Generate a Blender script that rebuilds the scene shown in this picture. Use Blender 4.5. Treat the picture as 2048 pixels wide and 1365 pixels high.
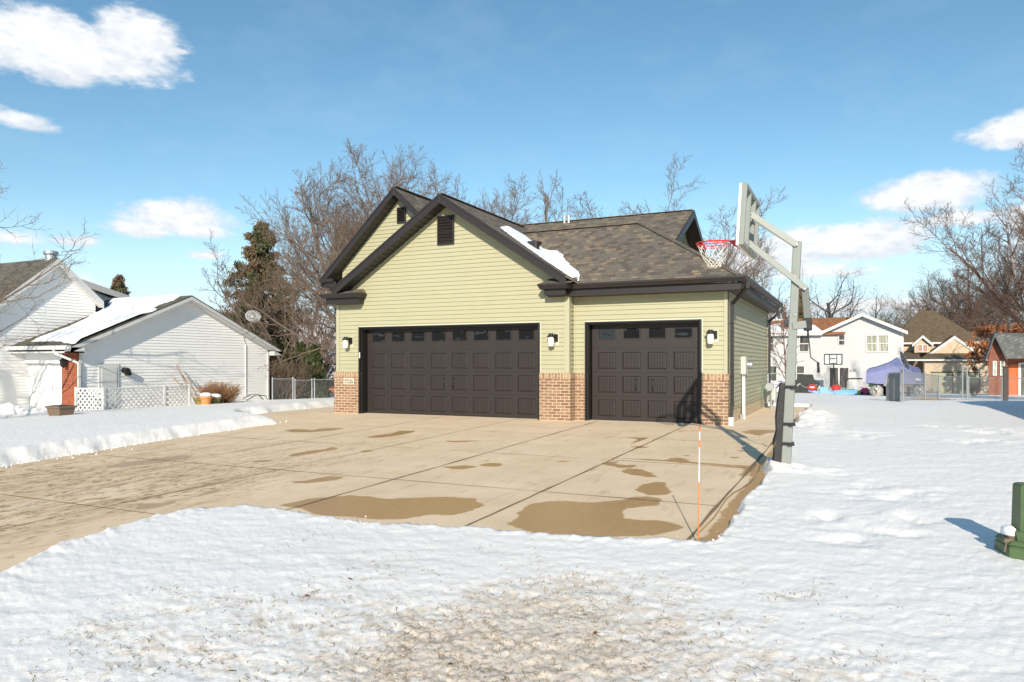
import bpy, math, random
import numpy as np
from mathutils import Vector, Matrix, Euler

for o in list(bpy.data.objects): bpy.data.objects.remove(o, do_unlink=True)
SC = bpy.context.scene
COL = SC.collection
R = math.radians

# ------------------------------------------------------------------ camera
# world axes: X runs along the garage front (to the right), Y into the lot, Z up; garage slab at z = 0
F, YAW, HOR, CH = 1456.0, R(25.4), 726.0, 1.295
cam_d = bpy.data.cameras.new('camera'); cam = bpy.data.objects.new('camera', cam_d); COL.objects.link(cam)
cam.location = (0, 0, CH); cam.rotation_euler = (R(90), 0, YAW)
cam_d.sensor_width = 36; cam_d.lens = 36 * F / 2048
cam_d.shift_y = (HOR - 682.5) / 2048; cam_d.clip_start = 0.05; cam_d.clip_end = 3000
SC.camera = cam

# ------------------------------------------------------------------ light
SUN_EL, SUN_AZ = 24.5, 19.0        # sun stands over the right shoulder, shadows run towards (-sin, cos)
sd = Vector((-math.sin(R(SUN_AZ)) * math.cos(R(SUN_EL)), math.cos(R(SUN_AZ)) * math.cos(R(SUN_EL)), -math.sin(R(SUN_EL))))
sun_d = bpy.data.lights.new('sun', 'SUN'); sun_d.energy = 4.7; sun_d.angle = R(0.55); sun_d.color = (1.0, 0.90, 0.76)
sun = bpy.data.objects.new('sun', sun_d); COL.objects.link(sun)
sun.rotation_euler = sd.to_track_quat('-Z', 'Y').to_euler(); sun.location = (8, -10, 20)

W = bpy.data.worlds.new('World'); SC.world = W; W.use_nodes = True
nt = W.node_tree; nt.nodes.clear()
def N(t, **kw):
    n = nt.nodes.new(t)
    for k, v in kw.items(): setattr(n, k, v)
    return n
def L(a, b): nt.links.new(a, b)
def M(op, a, b=None, c=None, clamp=False):
    n = N('ShaderNodeMath', operation=op); n.use_clamp = clamp
    for i, v in enumerate((a, b, c)):
        if v is None: continue
        if isinstance(v, (int, float)): n.inputs[i].default_value = v
        else: L(v, n.inputs[i])
    return n.outputs[0]
sky = N('ShaderNodeTexSky', sky_type='NISHITA'); sky.sun_disc = False
sky.sun_elevation = R(SUN_EL)
sky.sun_rotation = math.atan2(-sd.x, -sd.y)
sky.air_density = 1.0; sky.dust_density = 0.1; sky.ozone_density = 1.3; sky.altitude = 200
hs = N('ShaderNodeHueSaturation'); hs.inputs['Saturation'].default_value = 1.16; hs.inputs['Hue'].default_value = .487; hs.inputs['Value'].default_value = 1.0
L(sky.outputs[0], hs.inputs['Color'])
tc = N('ShaderNodeTexCoord'); sep = N('ShaderNodeSeparateXYZ'); L(tc.outputs['Generated'], sep.inputs[0])
fx, fy = -math.sin(YAW), math.cos(YAW)
dd = M('ADD', M('MULTIPLY', sep.outputs[0], fx), M('MULTIPLY', sep.outputs[1], fy))
rr = M('ADD', M('MULTIPLY', sep.outputs[0], fy), M('MULTIPLY', sep.outputs[1], -fx))
az = M('ARCTAN2', rr, dd)                                            # compass angle
ev = M('DIVIDE', sep.outputs[2], M('SQRT', M('ADD', M('MULTIPLY', dd, dd), M('MULTIPLY', rr, rr))))   # tan of the elevation
# clouds of this sky: compass angle, elevation, half sizes, strength
cl = [(90, 100, 290, 92, 1.2), (270, 70, 110, 60, 1.1), (-150, 60, 250, 100, 1.1), (30, 240, 90, 24, .6), (360, 440, 115, 46, 1.05), (290, 462, 75, 24, .85), (390, 462, 80, 22, .8), (150, 484, 60, 12, .66), (20, 478, 80, 24, .8),
      (408, 511, 34, 12, .66), (356, 103, 20, 9, .5), (2050, 262, 130, 46, 1.15), (1850, 392, 145, 48, 1.1), (1930, 440, 75, 22, .78),
      (1670, 492, 200, 54, 1.1), (1500, 520, 90, 45, .8), (1640, 545, 120, 24, .7), (560, 670, 260, 50, .75), (1750, 615, 240, 24, .7), (2080, 470, 100, 60, .6), (80, 560, 150, 26, .55), (1150, 560, 200, 60, .4)]
acc = None; shade = None
for (px, py, rx, ry, s) in cl:
    a0 = math.atan((px - 1024) / F); e0 = (HOR - py) / math.hypot(F, px - 1024)
    cr = math.cos(a0)
    ax = rx / F * cr * cr; ey = ry / F * cr
    u = M('DIVIDE', M('SUBTRACT', az, a0), ax); v = M('DIVIDE', M('SUBTRACT', ev, e0), ey)
    # flatter underside
    vv = M('MULTIPLY', v, M('ADD', 1.0, M('MULTIPLY', M('LESS_THAN', v, 0.0), 0.45)))
    g = M('SUBTRACT', 1.0, M('SQRT', M('ADD', M('MULTIPLY', u, u), M('MULTIPLY', vv, vv))))
    g = M('MULTIPLY', M('MAXIMUM', g, -1.6), s)
    w = M('MULTIPLY', M('MAXIMUM', g, 0.0), M('ADD', 0.5, M('MULTIPLY', v, 0.5)))
    acc = g if acc is None else M('MAXIMUM', acc, g)
    shade = w if shade is None else M('MAXIMUM', shade, w)
cmb = N('ShaderNodeCombineXYZ'); L(az, cmb.inputs[0]); L(M('MULTIPLY', ev, 1.9), cmb.inputs[1])
def noise(scale, detail, rough, seed):
    n = N('ShaderNodeTexNoise'); n.noise_dimensions = '3D'
    n.inputs['Scale'].default_value = scale; n.inputs['Detail'].default_value = detail; n.inputs['Roughness'].default_value = rough
    mp = N('ShaderNodeMapping'); mp.inputs['Location'].default_value = (seed, seed * .7, seed * .3); L(cmb.outputs[0], mp.inputs[0]); L(mp.outputs[0], n.inputs['Vector'])
    return n.outputs['Fac']
n1 = noise(13, 8, .62, 3.1); n2 = noise(46, 6, .6, 8.0); n3 = noise(9, 5, .6, 5.7)
dens = M('ADD', M('ADD', acc, M('MULTIPLY', M('SUBTRACT', n1, .5), 1.75)), M('MULTIPLY', M('SUBTRACT', n2, .5), .42))
mr = N('ShaderNodeMapRange', interpolation_type='SMOOTHSTEP'); mr.inputs['From Min'].default_value = -.16; mr.inputs['From Max'].default_value = .40
L(dens, mr.inputs['Value'])
cirr = M('MULTIPLY', M('MULTIPLY', M('SUBTRACT', n3, .47, clamp=True), 1.0), .30)
cmask = M('MULTIPLY', M('MAXIMUM', mr.outputs[0], cirr), .97, clamp=True)
horiz = N('ShaderNodeMapRange'); horiz.inputs['From Min'].default_value = .0; horiz.inputs['From Max'].default_value = .05; L(ev, horiz.inputs['Value'])
lit = M('ADD', M('MULTIPLY', shade, 1.25), M('MULTIPLY', M('SUBTRACT', n2, .46), 2.4), clamp=True)
ccol = N('ShaderNodeMix', data_type='RGBA'); ccol.inputs['A'].default_value = (5.3, 5.7, 6.2, 1); ccol.inputs['B'].default_value = (7.7, 7.65, 7.5, 1)
L(lit, ccol.inputs['Factor'])
mx = N('ShaderNodeMix', data_type='RGBA'); L(cmask, mx.inputs['Factor'])
hz = N('ShaderNodeMapRange', interpolation_type='SMOOTHERSTEP'); hz.inputs['From Min'].default_value = .24; hz.inputs['From Max'].default_value = -.04; L(ev, hz.inputs['Value'])
hm = N('ShaderNodeMix', data_type='RGBA'); hm.inputs['B'].default_value = (4.9, 6.5, 7.6, 1); L(hz.outputs[0], hm.inputs['Factor']); L(hs.outputs[0], hm.inputs['A']); L(hm.outputs['Result'], mx.inputs['A']); L(ccol.outputs['Result'], mx.inputs['B'])
bg = N('ShaderNodeBackground'); bg.inputs['Strength'].default_value = 0.12; L(mx.outputs['Result'], bg.inputs['Color'])
wo = N('ShaderNodeOutputWorld'); L(bg.outputs[0], wo.inputs[0])
SC.view_settings.view_transform = 'Standard'; SC.view_settings.look = 'None'; SC.view_settings.exposure = 0.31; SC.view_settings.gamma = 1
SC.render.engine = 'CYCLES'

# ------------------------------------------------------------------ helpers
cs_, sn_ = math.cos(YAW), math.sin(YAW)
def ray(px, py):
    r = (px - 1024) / F
    return (r * cs_ - sn_, r * sn_ + cs_, -(py - HOR) / F)
def at(px, py, X=None, Y=None, Z=None, d=None):
    v = ray(px, py)
    t = X / v[0] if X is not None else Y / v[1] if Y is not None else (Z - CH) / v[2] if Z is not None else d
    return Vector((v[0] * t, v[1] * t, CH + v[2] * t))
def terr(X, Y):
    X = np.asarray(X, float); Y = np.asarray(Y, float)
    z = -0.02 * np.clip(15.5 - Y, 0, 22)
    z = z - 0.05 * np.clip(-13.0 - X, 0, 16)
    z = z - 0.031 * np.clip(Y - 24, 0, 62)
    return np.maximum(z, -2.4)
def T(x, y): return float(terr(x, y))
def on_ground(px, py, lift=0.0):
    v = ray(px, py); lo, hi = .5, 150.
    for _ in range(60):
        m = (lo + hi) / 2
        if CH + v[2] * m > T(v[0] * m, v[1] * m) + lift: lo = m
        else: hi = m
    return Vector((v[0] * lo, v[1] * lo, CH + v[2] * lo))
def vn(x, y, seed=0):
    x = np.asarray(x, float); y = np.asarray(y, float)
    xi = np.floor(x).astype(np.int64); yi = np.floor(y).astype(np.int64); fx_ = x - xi; fy_ = y - yi
    def h(a, b):
        n = (a * 374761393 + b * 668265263 + seed * 1442695041) & 0xffffffff
        n = ((n ^ (n >> 13)) * 1274126177) & 0xffffffff
        n = n ^ (n >> 16)
        return (n & 0xffff) / 65535.0
    sx = fx_ * fx_ * (3 - 2 * fx_); sy = fy_ * fy_ * (3 - 2 * fy_)
    return (h(xi, yi) * (1 - sx) + h(xi + 1, yi) * sx) * (1 - sy) + (h(xi, yi + 1) * (1 - sx) + h(xi + 1, yi + 1) * sx) * sy - .5

def poly_sd(X, Y, P):
    """signed distance, negative inside"""
    best = np.full(X.shape, 1e9); inside = np.zeros(X.shape, bool); n = len(P)
    for i in range(n):
        ax, ay = P[i][0], P[i][1]; bx, by = P[(i + 1) % n][0], P[(i + 1) % n][1]
        ex, ey = bx - ax, by - ay; l2 = ex * ex + ey * ey + 1e-12
        t = np.clip(((X - ax) * ex + (Y - ay) * ey) / l2, 0, 1)
        best = np.minimum(best, (X - ax - t * ex) ** 2 + (Y - ay - t * ey) ** 2)
        if abs(ey) > 1e-9:
            c = ((ay > Y) != (by > Y)) & (X < ex * (Y - ay) / ey + ax)
            inside ^= c
    dd_ = np.sqrt(best)
    return np.where(inside, -dd_, dd_)

# ---- materials
MATS = {}
def mat(name, col, rough=.6, metal=0., var=.0, vs=6., bump=.0, bs=60., spec=.5, trans=0., coat=0., stretch=None, attr=None):
    if name in MATS: return MATS[name]
    m = bpy.data.materials.new(name); m.use_nodes = True; t = m.node_tree; b = t.nodes['Principled BSDF']
    b.inputs['Base Color'].default_value = (*col, 1); b.inputs['Roughness'].default_value = rough; b.inputs['Metallic'].default_value = metal
    b.inputs['Specular IOR Level'].default_value = spec
    if trans: b.inputs['Transmission Weight'].default_value = trans
    if coat: b.inputs['Coat Weight'].default_value = coat
    g = t.nodes.new('ShaderNodeTexCoord')
    src = g.outputs['Object']
    if stretch:
        mp = t.nodes.new('ShaderNodeMapping'); mp.inputs['Scale'].default_value = stretch; t.links.new(src, mp.inputs[0]); src = mp.outputs[0]
    if var:
        n = t.nodes.new('ShaderNodeTexNoise'); n.inputs['Scale'].default_value = vs; n.inputs['Detail'].default_value = 6; n.inputs['Roughness'].default_value = .65
        t.links.new(src, n.inputs['Vector'])
        mrn = t.nodes.new('ShaderNodeMapRange'); mrn.inputs['From Min'].default_value = .25; mrn.inputs['From Max'].default_value = .75
        mrn.inputs['To Min'].default_value = 1 - var; mrn.inputs['To Max'].default_value = 1 + var; t.links.new(n.outputs['Fac'], mrn.inputs['Value'])
        x = t.nodes.new('ShaderNodeMix'); x.data_type = 'RGBA'; x.blend_type = 'MULTIPLY'; x.inputs['Factor'].default_value = 1
        x.inputs['A'].default_value = (*col, 1); t.links.new(mrn.outputs[0], x.inputs['B']); t.links.new(x.outputs['Result'], b.inputs['Base Color'])
    if bump:
        n = t.nodes.new('ShaderNodeTexNoise'); n.inputs['Scale'].default_value = bs; n.inputs['Detail'].default_value = 4; t.links.new(src, n.inputs['Vector'])
        bp = t.nodes.new('ShaderNodeBump'); bp.inputs['Strength'].default_value = bump; bp.inputs['Distance'].default_value = .01
        t.links.new(n.outputs['Fac'], bp.inputs['Height']); t.links.new(bp.outputs[0], b.inputs['Normal'])
    MATS[name] = m; return m

class G:
    """small wrapper to write node graphs of one material"""
    def __init__(s, name):
        s.m = bpy.data.materials.new(name); s.m.use_nodes = True; s.t = s.m.node_tree; s.b = s.t.nodes['Principled BSDF']; MATS[name] = s.m
    def n(s, ty, ins=None, **kw):
        nd = s.t.nodes.new(ty)
        for k, v in kw.items(): setattr(nd, k, v)
        for k, v in (ins or {}).items(): s.set(nd.inputs[k], v)
        return nd
    def set(s, sock, v):
        if isinstance(v, bpy.types.NodeSocket): s.t.links.new(v, sock)
        elif isinstance(v, (tuple, list)) and len(v) == 3 and sock.type == 'RGBA': sock.default_value = (*v, 1)
        else: sock.default_value = v
    def math(s, op, a, b=0., clamp=False):
        nd = s.n('ShaderNodeMath', operation=op); nd.use_clamp = clamp; s.set(nd.inputs[0], a); s.set(nd.inputs[1], b); return nd.outputs[0]
    def mix(s, f, a, b, bt='MIX'):
        nd = s.n('ShaderNodeMix', data_type='RGBA', blend_type=bt); s.set(nd.inputs['Factor'], f); s.set(nd.inputs['A'], a); s.set(nd.inputs['B'], b); return nd.outputs['Result']
    def noise(s, vec, scale, detail=5, rough=.6):
        return s.n('ShaderNodeTexNoise', {'Vector': vec, 'Scale': scale, 'Detail': detail, 'Roughness': rough}).outputs['Fac']
    def rng(s, v, a, b, c=0., d=1., smooth=False):
        nd = s.n('ShaderNodeMapRange', {'Value': v, 'From Min': a, 'From Max': b, 'To Min': c, 'To Max': d})
        if smooth: nd.interpolation_type = 'SMOOTHSTEP'
        return nd.outputs[0]
    def mapped(s, vec, scale=(1, 1, 1), rot=(0, 0, 0), loc=(0, 0, 0)):
        nd = s.n('ShaderNodeMapping', {'Vector': vec}); nd.inputs['Scale'].default_value = scale; nd.inputs['Rotation'].default_value = rot; nd.inputs['Location'].default_value = loc; return nd.outputs[0]
    def obj(s): return s.n('ShaderNodeTexCoord').outputs['Object']
    def uv(s): return s.n('ShaderNodeTexCoord').outputs['UV']
    def at(s, name): return s.n('ShaderNodeAttribute', attribute_name=name).outputs['Fac']
    def bump(s, h, strength=.3, dist=.01, nrm=None):
        nd = s.n('ShaderNodeBump', {'Height': h, 'Strength': strength, 'Distance': dist})
        if nrm is not None: s.set(nd.inputs['Normal'], nrm)
        return nd.outputs[0]

def brick_mat(name, c1, c2, mortar, bw=.20, bh=.068, ms=.009, var=.25, rot=0.):
    g = G(name); v = g.mapped(g.uv(), rot=(0, 0, rot))
    wob = g.noise(v, 9, 3); vv = g.n('ShaderNodeVectorMath', {0: v, 1: g.n('ShaderNodeCombineXYZ', {'X': g.math('MULTIPLY', g.math('SUBTRACT', wob, .5), .012), 'Y': g.math('MULTIPLY', g.math('SUBTRACT', g.noise(v, 14, 2), .5), .008)}).outputs[0]}, operation='ADD').outputs[0]
    b = g.n('ShaderNodeTexBrick', {'Vector': vv, 'Color1': c1, 'Color2': c2, 'Mortar': mortar, 'Scale': 1., 'Mortar Size': ms, 'Mortar Smooth': .15, 'Bias': 0., 'Brick Width': bw, 'Row Height': bh})
    n = g.noise(v, 28, 6, .7)
    col = g.mix(1., b.outputs['Color'], g.rng(n, .3, .7, 1 - var, 1 + var), 'MULTIPLY')
    col = g.mix(g.rng(g.noise(v, 60, 3), .62, .72), col, mortar)
    g.set(g.b.inputs['Base Color'], col); g.b.inputs['Roughness'].default_value = .85
    hgt = g.math('ADD', g.math('SUBTRACT', 1., b.outputs['Fac']), g.math('MULTIPLY', n, .5))
    g.set(g.b.inputs['Normal'], g.bump(hgt, .8, .012))
    return g.m
def shingle_mat(name, cols, row=.135, tab=.22, scale=1.):
    g = G(name); v = g.mapped(g.uv(), scale=(scale, scale, scale))
    wv = v
    b = g.n('ShaderNodeTexBrick', {'Vector': wv, 'Color1': (0., 0., 0.), 'Color2': (1., 1., 1.), 'Mortar': (.0, .0, .0), 'Scale': 1., 'Mortar Size': .004, 'Mortar Smooth': .1, 'Bias': 0., 'Brick Width': tab, 'Row Height': row})
    r = g.n('ShaderNodeValToRGB', {'Fac': g.math('ADD', g.math('MULTIPLY', b.outputs['Color'], .80), g.math('MULTIPLY', g.noise(v, 1.6, 5), .22))})
    e = r.color_ramp.elements; e[0].position = .1; e[0].color = (*cols[0], 1); e[1].position = .9; e[1].color = (*cols[-1], 1)
    for i, c in enumerate(cols[1:-1]): x = e.new(.1 + .8 * (i + 1) / (len(cols) - 1)); x.color = (*c, 1)
    gr = g.noise(v, 90, 3, .7)
    col = g.mix(1., r.outputs['Color'], g.rng(gr, .3, .7, .78, 1.22), 'MULTIPLY')
    sepv = g.n('ShaderNodeSeparateXYZ', {0: v}).outputs[1]
    fr = g.math('FRACT', g.math('DIVIDE', sepv, row))
    line = g.math('GREATER_THAN', fr, .88)
    col = g.mix(g.math('MULTIPLY', line, .5), col, (.05, .045, .04))
    g.set(g.b.inputs['Base Color'], col); g.b.inputs['Roughness'].default_value = .9; g.b.inputs['Specular IOR Level'].default_value = .25
    g.set(g.b.inputs['Normal'], g.bump(g.math('ADD', g.math('ADD', g.math('MULTIPLY', fr, -1.2), g.math('MULTIPLY', b.outputs['Color'], .6)), g.math('MULTIPLY', gr, .5)), .55, .012))
    return g.m

siding_m = mat('green_vinyl_siding', (.385, .37, .235), .5, var=.035, vs=2.5, bump=.12, bs=90, stretch=(1, 1, 1))
trim_green = mat('green_vinyl_trim', (.40, .385, .26), .45, var=.03, vs=4)
cream_m = mat('cream_channel', (.62, .60, .47), .5)
brown_m = mat('dark_bronze_metal', (.020, .0155, .0145), .45, var=.12, vs=5)
soffit_m = mat('dark_soffit', (.028, .022, .02), .55)
door_m = mat('brown_garage_door', (.024, .0172, .0155), .5, var=.10, vs=3, bump=.25, bs=70, stretch=(1, 1, .12))
black_m = mat('black_trim', (.012, .011, .011), .45, var=.1)
black_rub = mat('black_vinyl_pad', (.014, .014, .015), .6, var=.3, vs=9, bump=.5, bs=14)
concrete_tan = mat('tan_foundation', (.50, .40, .26), .85, var=.12, vs=7, bump=.4, bs=40)
white_pvc = mat('white_plastic', (.72, .72, .69), .45, var=.06)
galv_m = mat('galvanised_steel', (.42, .44, .45), .42, metal=.7, var=.12, vs=20)
meter_grey = mat('meter_grey_paint', (.46, .48, .44), .5, var=.1, vs=12)
pole_m = mat('grey_green_powdercoat', (.235, .255, .23), .42, var=.06, vs=9)
pole_dark = mat('darker_grey_powdercoat', (.14, .15, .135), .42, var=.06, vs=9)
red_m = mat('orange_red_paint', (.62, .025, .02), .4, var=.08)
white_m = mat('white_acrylic', (.78, .78, .78), .3)
net_m = mat('white_cord', (.72, .68, .6), .85, var=.2, vs=30)
glass_lamp = mat('frosted_lamp_glass', (.78, .75, .66), .35, var=.05, vs=20)
white_sid = mat('white_vinyl_siding', (.47, .475, .47), .5, var=.03, vs=2)
white_near = mat('white_neighbour_siding', (.84, .835, .81), .5, var=.03, vs=2)
white_trim = mat('white_painted_trim', (.60, .60, .58), .45, var=.05)
snow_roof = mat('roof_snow', (.86, .87, .89), .75, var=.03, vs=3, bump=.6, bs=4)
bark_grey = mat('grey_brown_bark', (.155, .125, .10), .9, var=.35, vs=7)
bark_dark = mat('dark_bark', (.085, .068, .056), .9, var=.35, vs=7)
bark_red = mat('reddish_bark', (.16, .098, .068), .9, var=.3, vs=7)
bark_white = mat('pale_birch_bark', (.55, .50, .45), .8, var=.35, vs=5, stretch=(1, 1, 4))
twig_m = mat('tan_twig', (.185, .13, .092), .9, var=.25, vs=9)
needle_m = mat('spruce_needles', (.075, .080, .032), .8, var=.5, vs=3)
needle_br = mat('browned_needles', (.15, .105, .058), .85, var=.5, vs=3)
arb_m = mat('arborvitae_leaf', (.045, .062, .016), .8, var=.5, vs=4)
orange_leaf = mat('dry_oak_leaf', (.36, .135, .05), .8, var=.5, vs=3)
pane_m = None
def pane_mat():
    g = G('dark_window_glass'); v = g.obj()
    g.b.inputs['Base Color'].default_value = (.012, .013, .014, 1); g.b.inputs['Roughness'].default_value = .03; g.b.inputs['IOR'].default_value = 1.6
    g.set(g.b.inputs['Normal'], g.bump(g.noise(g.mapped(v, scale=(1.2, 1, 2.6)), 1.1, 2), .25, .05)); return g.m
pane_m = pane_mat()
gp = G('far_window_glass'); gp.b.inputs['Roughness'].default_value = .12
gp.set(gp.b.inputs['Base Color'], gp.mix(gp.rng(gp.noise(gp.mapped(gp.obj(), scale=(2.5, 1, .5)), 1.3, 4), .42, .62), (.035, .035, .038), (.13, .125, .115)))
farpane_m = gp.m
gp = G('curtained_glass'); gp.b.inputs['Roughness'].default_value = .2
gp.set(gp.b.inputs['Base Color'], gp.mix(gp.rng(gp.noise(gp.mapped(gp.obj(), scale=(7, 1, .4)), 1.6, 4), .4, .6), (.22, .22, .17), (.48, .48, .38)))
curtain_m = gp.m
brick_m = brick_mat('tan_brown_brick', (.185, .10, .062), (.31, .19, .118), (.56, .43, .29))
brick_top = brick_mat('tan_brown_rowlock_brick', (.25, .14, .08), (.38, .25, .155), (.56, .43, .29), rot=R(90), bw=.2, bh=.075)
brick_red = brick_mat('red_orange_brick', (.25, .05, .02), (.36, .09, .035), (.40, .20, .12), ms=.006, var=.3)
brick_far = brick_mat('cream_brick', (.48, .36, .24), (.62, .50, .34), (.62, .54, .42))
brick_dk = brick_mat('dark_red_brick', (.20, .055, .03), (.28, .09, .05), (.25, .15, .1))
sh_main = shingle_mat('brown_mixed_shingles', [(.095, .08, .065), (.13, .11, .09), (.155, .138, .115), (.165, .135, .10), (.25, .195, .13)], tab=.15)
sh_left = shingle_mat('weathered_grey_shingles', [(.075, .07, .055), (.11, .10, .08), (.15, .14, .11)])
sh_orange = shingle_mat('rust_brown_shingles', [(.25, .10, .04), (.33, .14, .06), (.42, .20, .10)])
sh_tan = shingle_mat('tan_brown_shingles', [(.10, .075, .045), (.13, .095, .058), (.16, .12, .075)])
sh_grey = shingle_mat('grey_shingles', [(.10, .105, .10), (.13, .135, .13), (.17, .17, .165)])
cream_far = mat('cream_stucco', (.56, .43, .29), .7, var=.03)

# ---- mesh builder
def put(ob, parent=None):
    COL.objects.link(ob)
    if parent is not None: ob.parent = parent
    return ob
def tag(o, label=None, cat=None, group=None, kind=None):
    if label: o['label'] = label
    if cat: o['category'] = cat
    if group: o['group'] = group
    if kind: o['kind'] = kind
    return o
def empty(name, loc, label, cat, group=None, rz=0.):
    o = bpy.data.objects.new(name, None); o.empty_display_size = .3; o.location = loc; o.rotation_euler = (0, 0, rz); put(o)
    return tag(o, label, cat, group)
def auto_uv(me):
    n = len(me.loops)
    if not n: return
    co = np.empty(len(me.vertices) * 3); me.vertices.foreach_get('co', co); co = co.reshape(-1, 3)
    li = np.empty(n, np.int64); me.loops.foreach_get('vertex_index', li)
    pn = np.empty(len(me.polygons) * 3); me.polygons.foreach_get('normal', pn); pn = pn.reshape(-1, 3)
    lt = np.empty(len(me.polygons), np.int64); me.polygons.foreach_get('loop_total', lt)
    nn = np.repeat(pn, lt, axis=0)
    tg = np.stack([-nn[:, 1], nn[:, 0], np.zeros(n)], 1); ln = np.linalg.norm(tg, axis=1)
    flat = ln < 1e-3; tg[flat] = (1, 0, 0); ln[flat] = 1; tg /= ln[:, None]
    bt = np.cross(nn, tg); p = co[li]
    uv = np.stack([(p * tg).sum(1), (p * bt).sum(1)], 1)
    l = me.uv_layers.new(name='UVMap'); l.data.foreach_set('uv', uv.ravel())
class MB:
    def __init__(s): s.v = []; s.f = []; s.mi = []; s.cur = 0
    def face(s, pts):
        b = len(s.v); s.v += [tuple(p) for p in pts]; s.f.append(tuple(range(b, b + len(pts)))); s.mi.append(s.cur); return s
    def box(s, x0, x1, y0, y1, z0, z1, mtx=None):
        b = len(s.v); c = [Vector((x, y, z)) for z in (z0, z1) for y in (y0, y1) for x in (x0, x1)]
        if mtx is not None: c = [mtx @ p for p in c]
        s.v += [tuple(p) for p in c]
        for q in ((0, 2, 3, 1), (4, 5, 7, 6), (0, 1, 5, 4), (2, 6, 7, 3), (0, 4, 6, 2), (1, 3, 7, 5)):
            s.f.append(tuple(b + i for i in q)); s.mi.append(s.cur)
        return s
    def prism(s, poly, thick):
        """polygon (3-D points) extruded by the vector thick"""
        b = len(s.v); n = len(poly); t = Vector(thick)
        nr = Vector((0, 0, 0))
        for i in range(n): nr += Vector(poly[i]).cross(Vector(poly[(i + 1) % n]))
        if nr.dot(t) > 0: poly = poly[::-1]
        s.v += [tuple(p) for p in poly] + [tuple(Vector(p) + t) for p in poly]
        s.f.append(tuple(range(b, b + n))); s.f.append(tuple(range(b + 2 * n - 1, b + n - 1, -1)))
        for i in range(n):
            j = (i + 1) % n; s.f.append((b + j, b + i, b + n + i, b + n + j))
        s.mi += [s.cur] * (n + 2); return s
    def bar(s, a, b_, w, h=None, up=(0, 0, 1)):
        """box bar from a to b, w across, h along up"""
        a = Vector(a); b_ = Vector(b_); h = h or w; d = (b_ - a).normalized(); u = Vector(up)
        sd_ = d.cross(u)
        if sd_.length < 1e-4: sd_ = d.cross(Vector((1, 0, 0)))
        sd_.normalize(); u = sd_.cross(d).normalized()
        c = [a + sd_ * i * w / 2 + u * j * h / 2 for j in (-1, 1) for i in (-1, 1)] + [b_ + sd_ * i * w / 2 + u * j * h / 2 for j in (-1, 1) for i in (-1, 1)]
        k = len(s.v); s.v += [tuple(p) for p in c]
        for q in ((0, 1, 3, 2), (4, 6, 7, 5), (0, 4, 5, 1), (2, 3, 7, 6), (0, 2, 6, 4), (1, 5, 7, 3)): s.f.append(tuple(k + i for i in q)); s.mi.append(s.cur)
        return s
    def tube(s, pts, r, n=10, cap=True):
        pts = [Vector(p) for p in pts]; rs = r if isinstance(r, (list, tuple)) else [r] * len(pts); k = len(s.v)
        ref = Vector((0, 0, 1))
        if abs((pts[-1] - pts[0]).normalized().z) > .9: ref = Vector((1, 0, 0))
        for i, p in enumerate(pts):
            d = (pts[min(i + 1, len(pts) - 1)] - pts[max(i - 1, 0)]).normalized()
            a = d.cross(ref).normalized(); b = a.cross(d)
            for j in range(n):
                t = 2 * math.pi * j / n; s.v.append(tuple(p + (a * math.cos(t) + b * math.sin(t)) * rs[i]))
        for i in range(len(pts) - 1):
            for j in range(n):
                j2 = (j + 1) % n; s.f.append((k + i * n + j, k + i * n + j2, k + (i + 1) * n + j2, k + (i + 1) * n + j)); s.mi.append(s.cur)
        if cap:
            s.f.append(tuple(k + j for j in range(n))[::-1]); s.f.append(tuple(k + (len(pts) - 1) * n + j for j in range(n))); s.mi += [s.cur] * 2
        return s
    def lathe(s, prof, c=(0, 0, 0), n=24, sx=1., sy=1.):
        k = len(s.v)
        for (r, z) in prof:
            for j in range(n): t = 2 * math.pi * j / n; s.v.append((c[0] + r * sx * math.cos(t), c[1] + r * sy * math.sin(t), c[2] + z))
        for i in range(len(prof) - 1):
            for j in range(n): j2 = (j + 1) % n; s.f.append((k + i * n + j, k + i * n + j2, k + (i + 1) * n + j2, k + (i + 1) * n + j)); s.mi.append(s.cur)
        s.f.append(tuple(k + j for j in range(n))[::-1]); s.f.append(tuple(k + (len(prof) - 1) * n + j for j in range(n))); s.mi += [s.cur] * 2
        return s
    def build(s, name, mats, parent=None, bevel=0., smooth=False, label=None):
        me = bpy.data.meshes.new(name); me.from_pydata(s.v, [], s.f); me.update()
        mats = mats if isinstance(mats, (list, tuple)) else [mats]
        for m in mats: me.materials.append(m)
        if len(mats) > 1: me.polygons.foreach_set('material_index', s.mi)
        auto_uv(me)
        if smooth: me.polygons.foreach_set('use_smooth', [True] * len(me.polygons))
        o = bpy.data.objects.new(name, me); put(o, parent)
        if bevel:
            b = o.modifiers.new('bevel', 'BEVEL'); b.width = bevel; b.segments = 2; b.limit_method = 'ANGLE'; b.angle_limit = R(40)
        if label: o['label'] = label
        return o
def np_mesh(name, V, Q, mats, parent=None, smooth=True, k=4, mi=None):
    me = bpy.data.meshes.new(name); V = np.asarray(V, np.float32); Q = np.asarray(Q, np.int32)
    me.vertices.add(len(V)); me.vertices.foreach_set('co', V.ravel())
    me.loops.add(Q.size); me.loops.foreach_set('vertex_index', Q.ravel())
    me.polygons.add(len(Q)); me.polygons.foreach_set('loop_start', np.arange(len(Q), dtype=np.int32) * k); me.polygons.foreach_set('loop_total', np.full(len(Q), k, np.int32))
    for m in (mats if isinstance(mats, (list, tuple)) else [mats]): me.materials.append(m)
    if mi is not None: me.polygons.foreach_set('material_index', mi)
    me.polygons.foreach_set('use_smooth', np.full(len(Q), smooth))
    me.update(calc_edges=True)
    o = bpy.data.objects.new(name, me); put(o, parent); return o

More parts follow.
